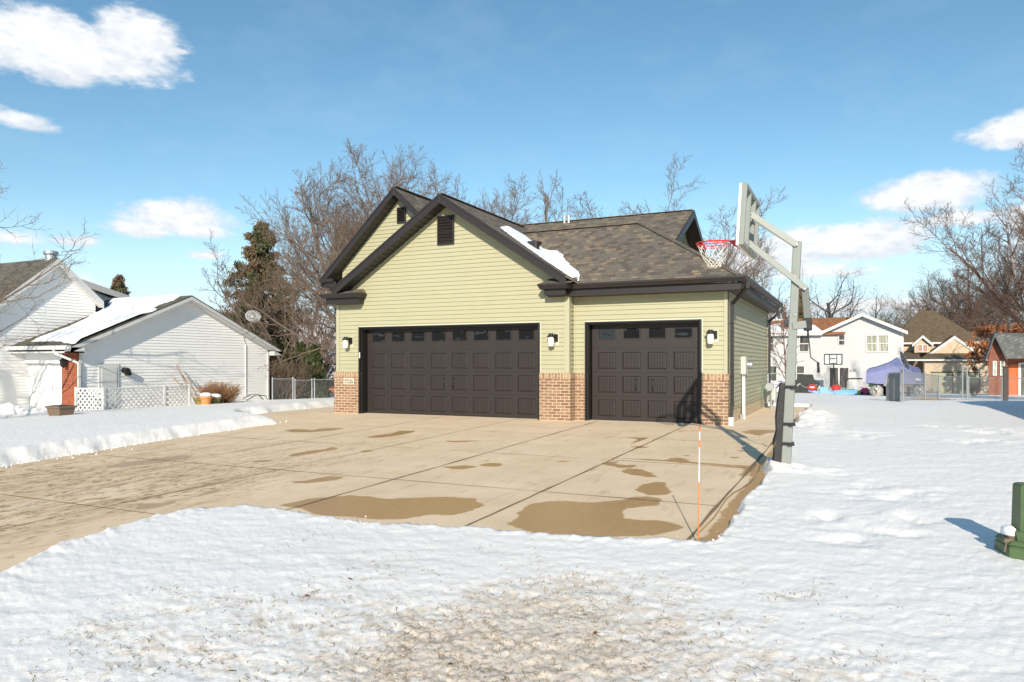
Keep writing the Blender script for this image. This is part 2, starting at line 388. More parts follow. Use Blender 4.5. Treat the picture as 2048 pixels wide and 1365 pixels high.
def clip_band(poly, z0, z1):
    def cut(P, zc, keep_above):
        out = []
        for i in range(len(P)):
            a, b = P[i], P[(i + 1) % len(P)]
            ia = a[1] >= zc - 1e-9 if keep_above else a[1] <= zc + 1e-9
            ib = b[1] >= zc - 1e-9 if keep_above else b[1] <= zc + 1e-9
            if ia: out.append(a)
            if ia != ib:
                t = (zc - a[1]) / (b[1] - a[1]); out.append((a[0] + t * (b[0] - a[0]), zc))
        return out
    P = cut(poly, z0, True)
    return cut(P, z1, False) if len(P) > 2 else []
def siding(polys, org, udir, ndir, course=.1, lap=.018, z_ref=0.):
    """lapped boards: convex (u, z) polygons on the plane org + u*udir + z*Z, facing ndir"""
    mb = MB(); o = Vector(org); ud = Vector(udir); nd = Vector(ndir); ccw = ud.cross(Vector((0, 0, 1))).dot(nd) > 0
    for poly in polys:
        zmin = min(p[1] for p in poly); zmax = max(p[1] for p in poly); k = math.floor((zmin - z_ref) / course)
        while z_ref + k * course < zmax:
            z0 = z_ref + k * course; z1 = z0 + course; P = clip_band(poly, z0, z1)
            if len(P) > 2:
                def pt(p, off=None): q = lap * (1 - (p[1] - z0) / course) if off is None else off; return o + ud * p[0] + nd * q + Vector((0, 0, p[1]))
                a = sum(P[i][0] * P[(i + 1) % len(P)][1] - P[(i + 1) % len(P)][0] * P[i][1] for i in range(len(P)))
                Q = P if (a > 0) == ccw else P[::-1]
                mb.face([pt(p) for p in Q])
                low = [p for p in P if abs(p[1] - z0) < 1e-6]
                if len(low) >= 2:
                    u0 = min(p[0] for p in low); u1 = max(p[0] for p in low)
                    q = [pt((u0, z0), -.004), pt((u1, z0), -.004), pt((u1, z0)), pt((u0, z0))]
                    mb.face(q)
            k += 1
    return mb

# ------------------------------------------------------------------ ground
# outline of the bare concrete as seen over the snow's edge
DRIVE = [(-1.16, 5.94), (-1.07, 6.4), (-1.10, 8.0), (-1.06, 9.0), (-1.10, 9.6), (-1.22, 10.15), (-1.14, 10.8), (-1.10, 12.0), (-1.22, 13.4), (-1.2, 16.0), (-1.28, 18.5), (-1.3, 22.9), (-2.6, 22.9), (-2.9, 15.9),
         (-12.0, 15.9), (-12.6, 21.0), (-15.4, 21.0), (-15.2, 18.6), (-14.6, 14.4), (-13.4, 13.2), (-11.75, 12.55), (-11.62, 11.5), (-11.4, 8.7), (-10.95, 6.2), (-10.8, 2.0), (-11.0, -9.0), (-5.2, -9.0), (-5.3, 0.), (-5.45, 3.0),
         (-5.75, 3.5), (-6.0, 4.3), (-6.05, 4.75), (-5.88, 5.15), (-5.5, 5.42), (-4.8, 5.5), (-3.9, 5.42), (-3.2, 5.5), (-2.5, 5.68), (-2.1, 5.66)]
def snow_fields(X, Y):
    sdv = poly_sd(X, Y, DRIVE)
    edge = sdv + .10 * vn(X * 1.7, Y * 1.7, 1) + .08 * vn(X * 4, Y * 4, 2) + .04 * vn(X * 14, Y * 14, 3) / (1 + np.hypot(X, Y) ** 2 / 60)
    left = 1 / (1 + np.exp((X + 9) * 2.0))                          # the bank beyond the drive is deeper
    left = np.where(Y < 5.0, left * 1.0, left)
    thick = .085 + .12 * left
    wid = .10 + .22 * left
    s = np.clip(edge / wid, 0, 1); s = s * s * (3 - 2 * s)
    s = np.where(left > .5, np.clip(edge / wid, 0, 1) ** .7, s)
    z = terr(X, Y)
    dist = np.hypot(X, Y)
    fade = 1 / (1 + (dist / 22) ** 2)
    und = .03 * vn(X * .55, Y * .55, 5) + .05 * vn(X * .16 + 3, Y * .16, 6) * np.clip(dist / 12, .3, 2)
    # small wind and melt ripples, longer across the view than along it
    u = X * cs_ + Y * sn_; w = -X * sn_ + Y * cs_
    rip = .007 * vn(u * 2.6, w * 5.2, 7) + .006 * vn(u * 6.5 + w, w * 12, 8) + .006 * vn(u * 15, w * 23, 9) + .004 * vn(u * 34, w * 50, 10)
    tr = np.zeros_like(X)
    for (cx, cy, r_, sd_) in TRACKS: tr = np.maximum(tr, np.exp(-(((X - cx) ** 2 + (Y - cy) ** 2) / (r_ * r_))))
    rip = rip * (1 + .8 * tr) - .055 * tr * (vn(X * 4.5, Y * 4.5, 11) + .25) * 1.6
    dirt = dirt_field(X, Y)
    rip = rip - .018 * dirt + dirt * (.014 * vn(X * 26, Y * 26, 12) + .006 * vn(X * 9, Y * 9, 13) + .008 * vn(X * 55, Y * 55, 18))
    crumb = np.exp(-np.clip(edge - .04, 0, 9) / .16) * (edge > 0)
    rip = rip + crumb * (.035 * vn(X * 11, Y * 11, 14) + .02 * vn(X * 25, Y * 25, 15) + .012)
    mound = .07 * np.exp(-(((X + .80) ** 2 + (Y - 9.86) ** 2) / .10)) + .05 * np.exp(-(((X + 1.05) ** 2 + (Y - 9.7) ** 2) / .03))
    # cleared-snow ridges: by the walk, beside the hedge gap, at the neighbour's drive
    ridge = .10 * np.exp(-((X + .9) ** 2 / .15 + (Y - 17.5) ** 2 / 3.)) * (1 + 2 * vn(X * 6, Y * 6, 16))
    rg2 = .30 * np.exp(-((X + 26.5) ** 2 / 8. + (Y - 14.9) ** 2 / .3)) * (1 + 1.6 * vn(X * 2.2, Y * 2.2, 17))
    z = np.where(s > 0, z + s * (thick + und * np.clip(edge / .8, 0, 1) + rip) - .05 * (1 - s) + (mound + ridge) * s + rg2, z - .05)
    return z, dirt, edge
RT = np.array((cs_, sn_)); FW = np.array((-sn_, cs_))
DC = RT * (-.22) + FW * 3.9
def dirt_field(X, Y):
    u = ((X - DC[0]) * RT[0] + (Y - DC[1]) * RT[1]) / 2.25; w = ((X - DC[0]) * FW[0] + (Y - DC[1]) * FW[1]) / 1.6
    w = np.where(w < 0, w * .5, w)
    d = .95 - np.sqrt(u * u + w * w) + .5 * vn(X * 1.6, Y * 1.6, 21) + .45 * vn(X * 4.2, Y * 4.2, 22)
    u2 = ((X - DC[0]) * RT[0] + (Y - DC[1]) * RT[1] - 1.9) / .6; w2 = ((X - DC[0]) * FW[0] + (Y - DC[1]) * FW[1] - .55) / .35
    d = np.maximum(d, .5 - np.sqrt(u2 * u2 + w2 * w2) + .4 * vn(X * 4.2, Y * 4.2, 23))
    return np.clip(d, 0, 1)
TRACKS = []
for (px, py, r_) in [(1610, 935, .30), (1640, 935, .26), (1700, 950, .30), (1690, 985, .26), (1745, 965, .26), (1790, 990, .26), (1800, 1030, .22), (1760, 1060, .24), (1690, 1075, .24), (1640, 1030, .2), (1860, 985, .3), (1840, 1040, .2),
                     (1640, 850, .5), (1700, 865, .55), (1960, 880, .5), (2000, 860, .6), (1890, 850, .6)]:
    p = on_ground(px, py, .1); TRACKS.append((p.x, p.y, r_, 0))

angs = np.concatenate([np.linspace(-180, -42, 70)[:-1], np.linspace(-42, 42, 1150), np.linspace(42, 180, 70)[1:-1]])
ar = np.radians(angs); rad = np.concatenate([[.02], .9 * 1.0062 ** np.arange(0, 940)]); rad = np.concatenate([rad, [420, 700, 1200, 2000]])
A_, R_ = np.meshgrid(ar, rad)
GX = R_ * (np.sin(A_) * cs_ - np.cos(A_) * sn_); GY = R_ * (np.sin(A_) * sn_ + np.cos(A_) * cs_)
z, dirt, edge = snow_fields(GX, GY)
nr_, na_ = GX.shape
idx = np.arange(nr_ * na_).reshape(nr_, na_)
nx = np.roll(idx, -1, axis=1)
Q = np.stack([idx[:-1], nx[:-1], nx[1:], idx[1:]], -1).reshape(-1, 4)
V = np.stack([GX, GY, z], -1).reshape(-1, 3)
def snow_mat():
    g = G('packed_snow'); v = g.obj(); d = g.at('dirt')
    n1 = g.noise(v, 60, 7, .75); n2 = g.noise(v, 9, 4, .6)
    base = g.mix(n2, (.885, .855, .81), (.935, .905, .862))
    n9 = g.noise(v, 11, 5, .6); n3 = g.noise(v, 27, 5, .65)
    mv = g.math('ADD', g.math('ADD', g.math('MULTIPLY', d, .62), g.math('MULTIPLY', g.math('SUBTRACT', n9, .5), 1.5)), g.math('MULTIPLY', g.math('SUBTRACT', n1, .5), 1.1))
    m_ = g.math('MULTIPLY', g.rng(mv, .16, .50, smooth=True), g.rng(d, 0., .12))
    mk = g.math('ADD', g.math('ADD', g.math('MULTIPLY', d, .42), g.math('MULTIPLY', g.math('SUBTRACT', n3, .5), 1.7)), g.math('MULTIPLY', g.math('SUBTRACT', g.noise(v, 120, 5, .75), .5), 1.8))
    m2 = g.math('MULTIPLY', g.rng(mk, .42, .60, smooth=True), g.rng(d, 0., .10))
    c = g.mix(g.math('MULTIPLY', m_, .66), base, (.70, .575, .43)); c = g.mix(g.math('MULTIPLY', m2, .72), c, (.36, .25, .14))
    # dirt thrown on the cut edge beside the drive
    e = g.at('edge'); em = g.math('MULTIPLY', g.rng(e, .30, .04), g.rng(g.noise(g.mapped(v, scale=(1, 1, .3)), 24, 5, .7), .52, .66))
    c = g.mix(g.math('MULTIPLY', em, .42), c, (.48, .38, .27))
    g.set(g.b.inputs['Base Color'], c); g.b.inputs['Roughness'].default_value = .55; g.b.inputs['Specular IOR Level'].default_value = .35
    hh = g.math('ADD', g.math('MULTIPLY', g.noise(v, 30, 6, .65), 1.), g.math('MULTIPLY', g.noise(v, 150, 3, .6), .35))
    g.set(g.b.inputs['Normal'], g.bump(hh, .5, .012)); return g.m
snow = np_mesh('snow_ground', V, Q, snow_mat()); tag(snow, 'white snow covering the lawns around the driveway', 'ground', kind='structure')
for nm, arr in (('dirt', dirt), ('edge', np.clip(edge, -1, 2))):
    a = snow.data.attributes.new(nm, 'FLOAT', 'POINT'); a.data.foreach_set('value', arr.astype(np.float32).ravel())

# driveway slab
xs = np.arange(-17, 0.01, .05); ys = np.concatenate([np.arange(-10, 3, .12), np.arange(3, 24, .05)])
DX, DY = np.meshgrid(xs, ys); sdd = poly_sd(DX, DY, DRIVE)
dz = terr(DX, DY) + .004 * vn(DX * .8, DY * .8, 31)
def C4(p): return (p[0] / 2.926, p[1] / 2.926 + 800)
def C5(p): return (p[0] / 3.793 + 560, p[1] / 3.793 + 820)
def C6(p): return (p[0] / 3.657 + 1000, p[1] / 3.657 + 820)
WET = [[(580, 1012), (640, 998), (708, 991), (745, 994), (775, 999), (830, 996), (905, 994), (952, 998), (965, 1012), (945, 1022), (905, 1031), (860, 1030), (815, 1036), (780, 1040), (640, 1030)],
       [C6(p) for p in [(60, 830), (130, 780), (160, 720), (240, 685), (330, 672), (500, 668), (650, 680), (800, 672), (880, 660), (960, 640), (1080, 636), (1170, 645), (1190, 665), (1150, 700), (1000, 712), (920, 720), (890, 760), (920, 795), (1040, 808), (1180, 815), (1290, 840), (1325, 860), (1290, 885), (1150, 915), (640, 935), (430, 910), (250, 900), (100, 860)]],
       [C6(p) for p in [(990, 580), (1050, 545), (1130, 528), (1210, 535), (1215, 570), (1250, 600), (1220, 625), (1100, 625), (1010, 605)]],
       [C6(p) for p in [(750, 390), (820, 378), (880, 380), (850, 395), (900, 405), (990, 405), (980, 425), (880, 425), (770, 405)]],
       [C6(p) for p in [(890, 455), (940, 430), (1050, 435), (1150, 490), (1090, 492), (960, 475)]],
       [C6(p) for p in [(1190, 370), (1250, 352), (1330, 352), (1380, 372), (1300, 382)]],
       [C6(p) for p in [(740, 348), (1200, 368), (1830, 410), (1800, 428), (1500, 402), (1200, 378)]],
       [C6(p) for p in [(955, 270), (1020, 266), (1085, 275), (1020, 282)]], [C6(p) for p in [(1715, 290), (1810, 300), (1800, 307), (1750, 305)]],
       [C6(p) for p in [(1330, 335), (1390, 333), (1380, 340)]], [C6(p) for p in [(1680, 348), (1720, 343), (1755, 349), (1715, 355)]],
       [C6(p) for p in [(900, 203), (1070, 203), (1075, 212), (1000, 238), (945, 260), (1010, 215)]], [C6(p) for p in [(410, 378), (460, 371), (510, 378), (460, 384)]],
       [C6(p) for p in [(1760, 160), (1850, 145), (2040, 150), (2040, 165), (1950, 170), (1900, 190), (1800, 172)]],
       [C6(p) for p in [(1300, 152), (1380, 155), (1310, 160)]], [C6(p) for p in [(1760, 480), (1790, 430), (1840, 425), (1830, 450), (1790, 490)]],
       [C5(p) for p in [(655, 210), (700, 197), (850, 180), (900, 160), (1040, 158), (1000, 172), (900, 195), (780, 210), (670, 212)]],
       [C5(p) for p in [(35, 155), (120, 147), (200, 150), (240, 155), (330, 140), (460, 136), (490, 143), (400, 158), (240, 170), (100, 172)]],
       [C5(p) for p in [(60, 345), (200, 315), (340, 300), (390, 280), (430, 290), (440, 300), (250, 330), (100, 355)]],
       [C5(p) for p in [(1230, 430), (1400, 420), (1490, 432), (1400, 450), (1300, 448)]], [C5(p) for p in [(1515, 415), (1600, 400), (1695, 410), (1660, 428), (1560, 432)]],
       [C5(p) for p in [(1520, 388), (1570, 383), (1615, 390), (1570, 396)]], [C5(p) for p in [(1255, 236), (1400, 235), (1550, 233), (1400, 245), (1300, 248)]],
       [C5(p) for p in [(600, 315), (660, 305), (725, 313), (650, 322)]], [C5(p) for p in [(90, 550), (250, 530), (370, 505), (500, 505), (430, 530), (330, 545), (200, 558)]],
       [C5(p) for p in [(20, 378), (60, 374), (68, 380), (30, 384)]], [C5(p) for p in [(415, 272), (475, 270), (470, 276)]],
       [C4(p) for p in [(610, 390), (720, 368), (900, 345), (1050, 325), (1130, 325), (1100, 345), (960, 365), (760, 390), (640, 397)]],
       [C4(p) for p in [(780, 635), (840, 608), (950, 605), (1060, 590), (1000, 612), (900, 635), (810, 642)]],
       [C4(p) for p in [(1120, 575), (1200, 540), (1320, 517), (1290, 530), (1180, 565)]], [C4(p) for p in [(580, 515), (700, 490), (780, 482), (720, 500), (640, 515)]],
       [C4(p) for p in [(380, 435), (600, 400), (560, 415), (420, 438)]], [C4(p) for p in [(1445, 365), (1500, 355), (1600, 352), (1560, 365)]],
       [C4(p) for p in [(1720, 486), (1850, 462), (1960, 448), (2020, 450), (1960, 465), (1830, 480)]], [C4(p) for p in [(1640, 620), (1800, 580), (2048, 560), (2048, 660), (1800, 640)]],
       [C4(p) for p in [(0, 935), (90, 915), (80, 925), (0, 942)]]]
wsd = np.full(DX.shape, 9.)
for poly in WET:
    wp = [on_ground(*p) for p in poly]; wp = [(p.x, p.y) for p in wp]
    wsd = np.minimum(wsd, poly_sd(DX, DY, wp))
wsd = np.minimum(wsd, np.maximum(-sdd - .10, -(DX + 1.30) + 0.0) + (DY > 15) * 9)        # damp strip outside the edge joint
di = np.arange(DX.size).reshape(DX.shape)
keep = (sdd < .30)
cell = keep[:-1, :-1] & keep[1:, :-1] & keep[:-1, 1:] & keep[1:, 1:]
DQ = np.stack([di[:-1, :-1], di[:-1, 1:], di[1:, 1:], di[1:, :-1]], -1)[cell]
def conc_mat():
    g = G('sanded_concrete'); v = g.obj(); w = g.at('wet')
    n = g.noise(v, 1.1, 8, .65); f = g.noise(v, 120, 3, .6); m5 = g.noise(v, 9, 6, .7)
    c = g.mix(g.rng(n, .3, .7), (.69, .525, .34), (.82, .645, .445))
    c = g.mix(g.math('MULTIPLY', g.rng(m5, .5, .75), .35), c, (.82, .67, .47))
    c = g.mix(1., c, g.rng(f, .3, .7, .88, 1.12), 'MULTIPLY')
    sx = g.n('ShaderNodeSeparateXYZ', {0: v}); X_ = sx.outputs[0]; Y_ = sx.outputs[1]
    dirty = g.math('MULTIPLY', g.rng(X_, -5.6, -7.0), g.rng(Y_, 12.5, 6.5))
    st = g.noise(g.mapped(v, scale=(3.4, .55, 1)), 2.2, 9, .72); st2 = g.noise(g.mapped(v, scale=(2.2, .9, 1), loc=(5, 2, 0)), 7, 7, .7)
    t1 = g.math('MULTIPLY', g.rng(g.math('ADD', st, g.math('MULTIPLY', dirty, .11)), .56, .70), .55)
    t2 = g.math('MULTIPLY', g.rng(g.math('ADD', st2, g.math('MULTIPLY', dirty, .10)), .62, .68), g.math('ADD', .16, g.math('MULTIPLY', dirty, .6)))
    c = g.mix(t1, c, (.40, .27, .13)); c = g.mix(t2, c, (.27, .16, .08))
    # thin leftovers of ice in the wheel track
    ice = g.math('MULTIPLY', g.rng(g.noise(g.mapped(v, scale=(1.6, .6, 1), loc=(2, 9, 0)), 6, 8, .75), .56, .66), g.math('MULTIPLY', g.rng(g.math('ABSOLUTE', g.math('ADD', X_, 8.0)), .55, .15), g.rng(Y_, 10.5, 8.5)))
    c = g.mix(g.math('MULTIPLY', ice, .5), c, (.72, .70, .66))
    sal = g.math('MULTIPLY', g.rng(Y_, 15.0, 15.5), g.rng(g.noise(v, 14, 5, .7), .46, .60)); c = g.mix(g.math('MULTIPLY', sal, .8), c, (.76, .68, .55))
    wob = g.math('ADD', w, g.math('ADD', g.math('MULTIPLY', g.math('SUBTRACT', g.noise(v, 5, 6, .6), .5), .16), g.math('MULTIPLY', g.math('SUBTRACT', g.noise(v, 30, 4, .7), .5), .05)))
    wm = g.rng(wob, .018, -.012, smooth=True)
    isl = g.rng(g.noise(g.mapped(v, scale=(1, 1.6, 1), loc=(1.3, .4, 0)), 2.1, 8, .72), .625, .66)
    wm = g.math('MULTIPLY', wm, g.math('SUBTRACT', 1., g.math('MULTIPLY', isl, .75)))
    wc = g.mix(n, (.46, .27, .112), (.52, .325, .145)); wc = g.mix(1., wc, g.rng(g.noise(v, 16, 6, .7), .3, .7, .88, 1.10), 'MULTIPLY')
    c = g.mix(wm, c, wc)
    g.set(g.b.inputs['Base Color'], c); g.set(g.b.inputs['Roughness'], g.rng(wm, 0, 1, .85, .36)); g.b.inputs['Specular IOR Level'].default_value = .3
    g.set(g.b.inputs['Normal'], g.bump(f, g.rng(wm, 0, 1, .35, .12), .004)); return g.m
joint_m = mat('dirty_joint', (.22, .15, .085), .9, var=.5, vs=1.6)
# saw joints: thin strips laid 3 mm above the slab
JV = []; JQ = []
def strip(x0, y0, x1, y1, w):
    n = max(2, int(math.hypot(x1 - x0, y1 - y0) / .25)); a = np.linspace(0, 1, n + 1)
    px = x0 + (x1 - x0) * a; py = y0 + (y1 - y0) * a; nx_, ny_ = -(y1 - y0), (x1 - x0); l = math.hypot(nx_, ny_); nx_ /= l; ny_ /= l
    wv = w * (1 + 1.3 * vn(px * 2.3, py * 2.3, 41)); px = px + .012 * vn(px * 3, py * 3, 42); b = len(JV)
    for i in range(n + 1):
        for s in (-1, 1):
            qx = px[i] + s * nx_ * wv[i] / 2; qy = py[i] + s * ny_ * wv[i] / 2; JV.append((qx, qy, T(qx, qy) + .0075))
    for i in range(n): JQ.append((b + 2 * i, b + 2 * i + 1, b + 2 * i + 3, b + 2 * i + 2))
for x, w, y0 in ((-3.22, .020, 5.0), (-5.22, .017, 5.0), (-7.1, .013, -9.), (-9.05, .011, -9.)): strip(x, y0, x + .02, 15.4, w)
strip(-1.28, 5.8, -1.30, 22.8, .035)
for y, x0, w in ((7.55, -11.3, .013), (10.08, -11.5, .012), (12.7, -11.9, .009), (5.0, -10.9, .012), (2.5, -10.9, .013)): strip(x0, y, -1.28 if y > 5.5 else -5.4, y, w)
for y in (18.0, 20.4): strip(-2.4, y, -1.3, y, .012)
strip(-12.1, 15.3, -14.6, 15.3, .012)
DV = np.stack([DX, DY, dz], -1).reshape(-1, 3); nb = len(DV)
used = np.unique(DQ); remap = -np.ones(nb, np.int64); remap[used] = np.arange(len(used))
allV = np.concatenate([DV[used], np.array(JV)]); allQ = np.concatenate([remap[DQ], np.array(JQ) + len(used)])
mi = np.concatenate([np.zeros(len(DQ), np.int32), np.ones(len(JQ), np.int32)])
drive = np_mesh('driveway', allV, allQ, [conc_mat(), joint_m], mi=mi)
a = drive.data.attributes.new('wet', 'FLOAT', 'POINT'); a.data.foreach_set('value', np.concatenate([wsd.ravel()[used], np.ones(len(JV))]).astype(np.float32))
tag(drive, 'tan concrete driveway with damp brown patches and sawn joints', 'driveway', kind='structure')

# ------------------------------------------------------------------ the green garage house
YL, YR, XL, XJ, XR, BT, EZ = 15.23, 15.53, -12.28, -5.83, -2.43, 1.06, 2.78
house = empty('garage_house', (-7.3, 15.5, 0), 'pale green sided house with three bay garage, brown trim and brown shingle roof', 'house')
HP = Vector(house.location)
def child(ob, parent=None):
    """keep the world place of a mesh built in world coordinates under an Empty"""
    parent = parent or house; ob.parent = parent
    m = Matrix.Identity(4); p = parent; loc = Vector((0, 0, 0))
    ob.matrix_parent_inverse = Matrix.Translation(Vector(parent.location)).inverted() if parent.parent is None else Matrix.Identity(4)
    return ob
def H(mb, name, mats, **kw): return child(mb.build(name, mats, **kw))
D1 = (-11.52, -6.55, 2.175); D2 = (-5.50, -2.99, 2.175)
ridge1x, ridge1z, p1 = -8.94, 5.30, .658
wall_top = lambda x: ridge1z - .17 - p1 * abs(x - ridge1x)
f = siding([[(XL, BT), (D1[0], BT), (D1[0], D1[2]), (XL, D1[2])], [(D1[1], BT), (XJ, BT), (XJ, D1[2]), (D1[1], D1[2])],
            [(XL, D1[2]), (XJ, D1[2]), (XJ, wall_top(XJ)), (ridge1x, wall_top(ridge1x)), (XL, wall_top(XL))]], (0, YL, 0), (1, 0, 0), (0, -1, 0), z_ref=BT)
H(f, 'front_gable_wall', siding_m)
f = siding([[(XJ, BT), (D2[0], BT), (D2[0], D2[2]), (XJ, D2[2])], [(D2[1], BT), (XR, BT), (XR, D2[2]), (D2[1], D2[2])], [(XJ, D2[2]), (XR, D2[2]), (XR, EZ + .05), (XJ, EZ + .05)]], (0, YR, 0), (1, 0, 0), (0, -1, 0), z_ref=BT)
H(f, 'front_bay_wall', siding_m)
f = siding([[(YL, BT), (YR, BT), (YR, EZ + .1), (YL, EZ + .1)]], (XJ, 0, 0), (0, 1, 0), (1, 0, 0), z_ref=BT); H(f, 'jog_wall', siding_m)
f = siding([[(YR, .30), (22.85, .30), (22.85, EZ + .05), (YR, EZ + .05)]], (XR, 0, 0), (0, 1, 0), (1, 0, 0), z_ref=.06); H(f, 'side_wall', siding_m)
f = siding([[(YL, BT), (24, BT), (24, EZ + .1), (YL, EZ + .1)]], (XL, 0, 0), (0, 1, 0), (-1, 0, 0), z_ref=BT)
f.box(-12.2, -2.5, 22.8, 22.84, 0, 2.8); f.box(XL + .01, XL + .03, YL + .1, 22.8, 0, BT); H(f, 'rear_and_left_wall', siding_m)
m = MB(); m.box(XR - .14, XR - .012, YR + .14, 22.83, -.3, .31); H(m, 'foundation', concrete_tan)
# corner posts, door channels
for x0, x1, y0, y1, zt in ((XL - .02, XL + .075, YL - .028, YL + .07, 2.93), (XJ - .09, XJ + .022, YL - .028, YL - .008, 2.9), (XJ + .002, XJ + .024, YL - .026, YL + .07, 2.9), (XR - .075, XR + .022, YR - .026, YR - .004, 2.78), (XR + .002, XR + .024, YR - .026, YR + .08, 2.78), (XR + .0, XR + .024, 22.76, 22.88, 2.78)):
    m = MB(); m.box(x0, x1, y0, y1, BT, zt); H(m, 'corner_trim', trim_green)
m = MB(); m.box(XJ + .03, XJ + .05, YR - .03, YR - .002, BT, 2.8); H(m, 'corner_trim', trim_green)
for (a, b, t), y in ((D1, YL), (D2, YR)):
    m = MB()
    m.box(a - .055, a - .035, y - .022, y + .02, BT, t + .055); m.box(b + .035, b + .055, y - .022, y + .02, BT, t + .055); m.box(a - .055, b + .055, y - .024, y + .02, t + .036, t + .058)
    H(m, 'door_channel', cream_m)
# brick
for z0, z1, e, nm, mt_ in ((-.06, .925, 0, 'brick_wainscot', brick_m), (.927, BT - .001, .012, 'brick_cap_course', brick_top)):
    m = MB(); m.box(XL - .06 - e, D1[0] - .001, YL - .06 - e, YL + .35, z0, z1); H(m, nm, mt_)
    m = MB(); m.box(D1[1] + .001, XJ + .06 + e, YL - .06 - e, YL + .28, z0, z1); m.box(XJ - .3, D2[0] - .001, YR - .06 - e, YR + .30, z0 + .001, z1 - .002); H(m, nm, mt_)
    m = MB(); m.box(D2[1] + .001, XR + .015 + e, YR - .06 - e, YR + .13, z0, z1); H(m, nm, mt_)
# garage doors
def garage_door(a, b, top, y, ncol, handles, lab):
    dep = .20; yd = y + dep; w = b - a - .10; x0 = a + .05
    m = MB()
    for (u0, u1) in ((a - .035, a), (b, b + .035)): m.box(u0, u1, y - .075, y + .0, -.02, top + .035)
    m.box(a, b, y - .055, y + .0, top, top + .034)
    fr = H(m, 'door_frame', black_m, bevel=.004)
    m = MB(); m.box(a, a + .03, y + .001, yd + .06, -.02, top); m.box(b - .03, b, y + .001, yd + .06, -.02, top); m.box(a + .03, b - .03, y + .001, yd + .06, top - .03, top)
    m.box(a - .2, b + .2, yd + .12, yd + .14, -.1, top + .1)
    child(m.build('jamb', black_m), fr)
    H0 = top - .03 - .012; rows = 4; rh = H0 / rows; cw = (w - .12) / ncol
    m = MB(); gr = .010
    def rect(u0, u1, z0, z1, dy): m.face([(u0, yd + dy, z0), (u1, yd + dy, z0), (u1, yd + dy, z1), (u0, yd + dy, z1)])
    def ring(o_, i_, d0, d1):
        (a0, a1, b0, b1), (c0, c1, e0, e1) = o_, i_
        O = [(a0, b0), (a1, b0), (a1, b1), (a0, b1)]; I = [(c0, e0), (c1, e0), (c1, e1), (c0, e1)]
        for k in range(4):
            k2 = (k + 1) % 4; m.face([(O[k][0], yd + d0, O[k][1]), (O[k2][0], yd + d0, O[k2][1]), (I[k2][0], yd + d1, I[k2][1]), (I[k][0], yd + d1, I[k][1])])
    wins = []
    for r in range(rows):
        z0 = .012 + r * rh + .004; z1 = z0 + rh - .008
        for (c_a, c_b) in ((z1, z1 + .008),): m.face([(x0, yd + .006, c_a), (x0 + w, yd + .006, c_a), (x0 + w, yd + .006, c_b), (x0, yd + .006, c_b)])
        rect(x0, x0 + .06, z0, z1, 0); rect(x0 + w - .06, x0 + w, z0, z1, 0)
        for c in range(ncol):
            u0 = x0 + .06 + c * cw; u1 = u0 + cw; win = r == rows - 1
            pu = .075 if not win else .085; pz0 = .075 if not win else .20; pz1 = .075 if not win else .055
            P = (u0 + pu, u1 - pu, z0 + pz0, z1 - pz1)
            ring((u0, u1, z0, z1), P, 0, 0)
            if win:
                q = tuple(v + s * .022 for v, s in zip(P, (1, -1, 1, -1))); q2 = tuple(v + s * .006 for v, s in zip(q, (1, -1, 1, -1)))
                ring(P, tuple(v + s * .004 for v, s in zip(P, (1, -1, 1, -1))), 0, -.010); ring(tuple(v + s * .004 for v, s in zip(P, (1, -1, 1, -1))), q, -.010, -.010); ring(q, q2, -.010, .012); wins.append(q2)
            else:
                q = [tuple(v + s * k for v, s in zip(P, (1, -1, 1, -1))) for k in (0, .007, .018, .030)]
                ring(q[0], q[1], 0, -.008); ring(q[1], q[2], -.008, .007); ring(q[2], q[3], .007, .004)
                nb_ = 6; uu = q[3]; bw = (uu[1] - uu[0]) / nb_
                for k in range(nb_):
                    s0 = uu[0] + k * bw; rect(s0 + .004, s0 + bw - .004, uu[2], uu[3], .003)
                    m.face([(s0 + bw - .004, yd + .003, uu[2]), (s0 + bw, yd + .009, uu[2]), (s0 + bw, yd + .009, uu[3]), (s0 + bw - .004, yd + .003, uu[3])])
                    m.face([(s0, yd + .009, uu[2]), (s0 + .004, yd + .003, uu[2]), (s0 + .004, yd + .003, uu[3]), (s0, yd + .009, uu[3])])
    m.box(x0, x0 + w, yd + .005, yd + .03, -.012, .014)
    dr_ = H(m, 'garage_door', door_m, label=lab)
    for q in wins:
        mm = MB(); mm.face([(q[0], yd + .011, q[2]), (q[1], yd + .011, q[2]), (q[1], yd + .011, q[3]), (q[0], yd + .011, q[3])]); child(mm.build('window_pane', pane_m), dr_)
    for hx in handles:
        mm = MB(); zc = .012 + rh * 1.5; mm.tube([(hx, yd - .002, zc - .11), (hx, yd - .035, zc - .08), (hx, yd - .042, zc), (hx, yd - .035, zc + .08), (hx, yd - .002, zc + .11)], [.012, .007, .009, .007, .012], 8); mm.box(hx - .012, hx + .012, yd - .008, yd, zc - .135, zc - .095); mm.box(hx - .012, hx + .012, yd - .008, yd, zc + .095, zc + .135)
        child(mm.build('handle', black_m, smooth=True), dr_)
    return dr_
cwl = (4.97 - .22) / 8
garage_door(*D1, YL, 8, (D1[0] + .11 + cwl * 4 - .13, D1[0] + .11 + cwl * 4 + .13), 'wide brown garage door with eight window panes')
garage_door(*D2, YR, 4, (D2[0] + .11 + (2.51 - .22) / 2 - .19, D2[0] + .11 + (2.51 - .22) / 2 + .19), 'single brown garage door with four window panes')

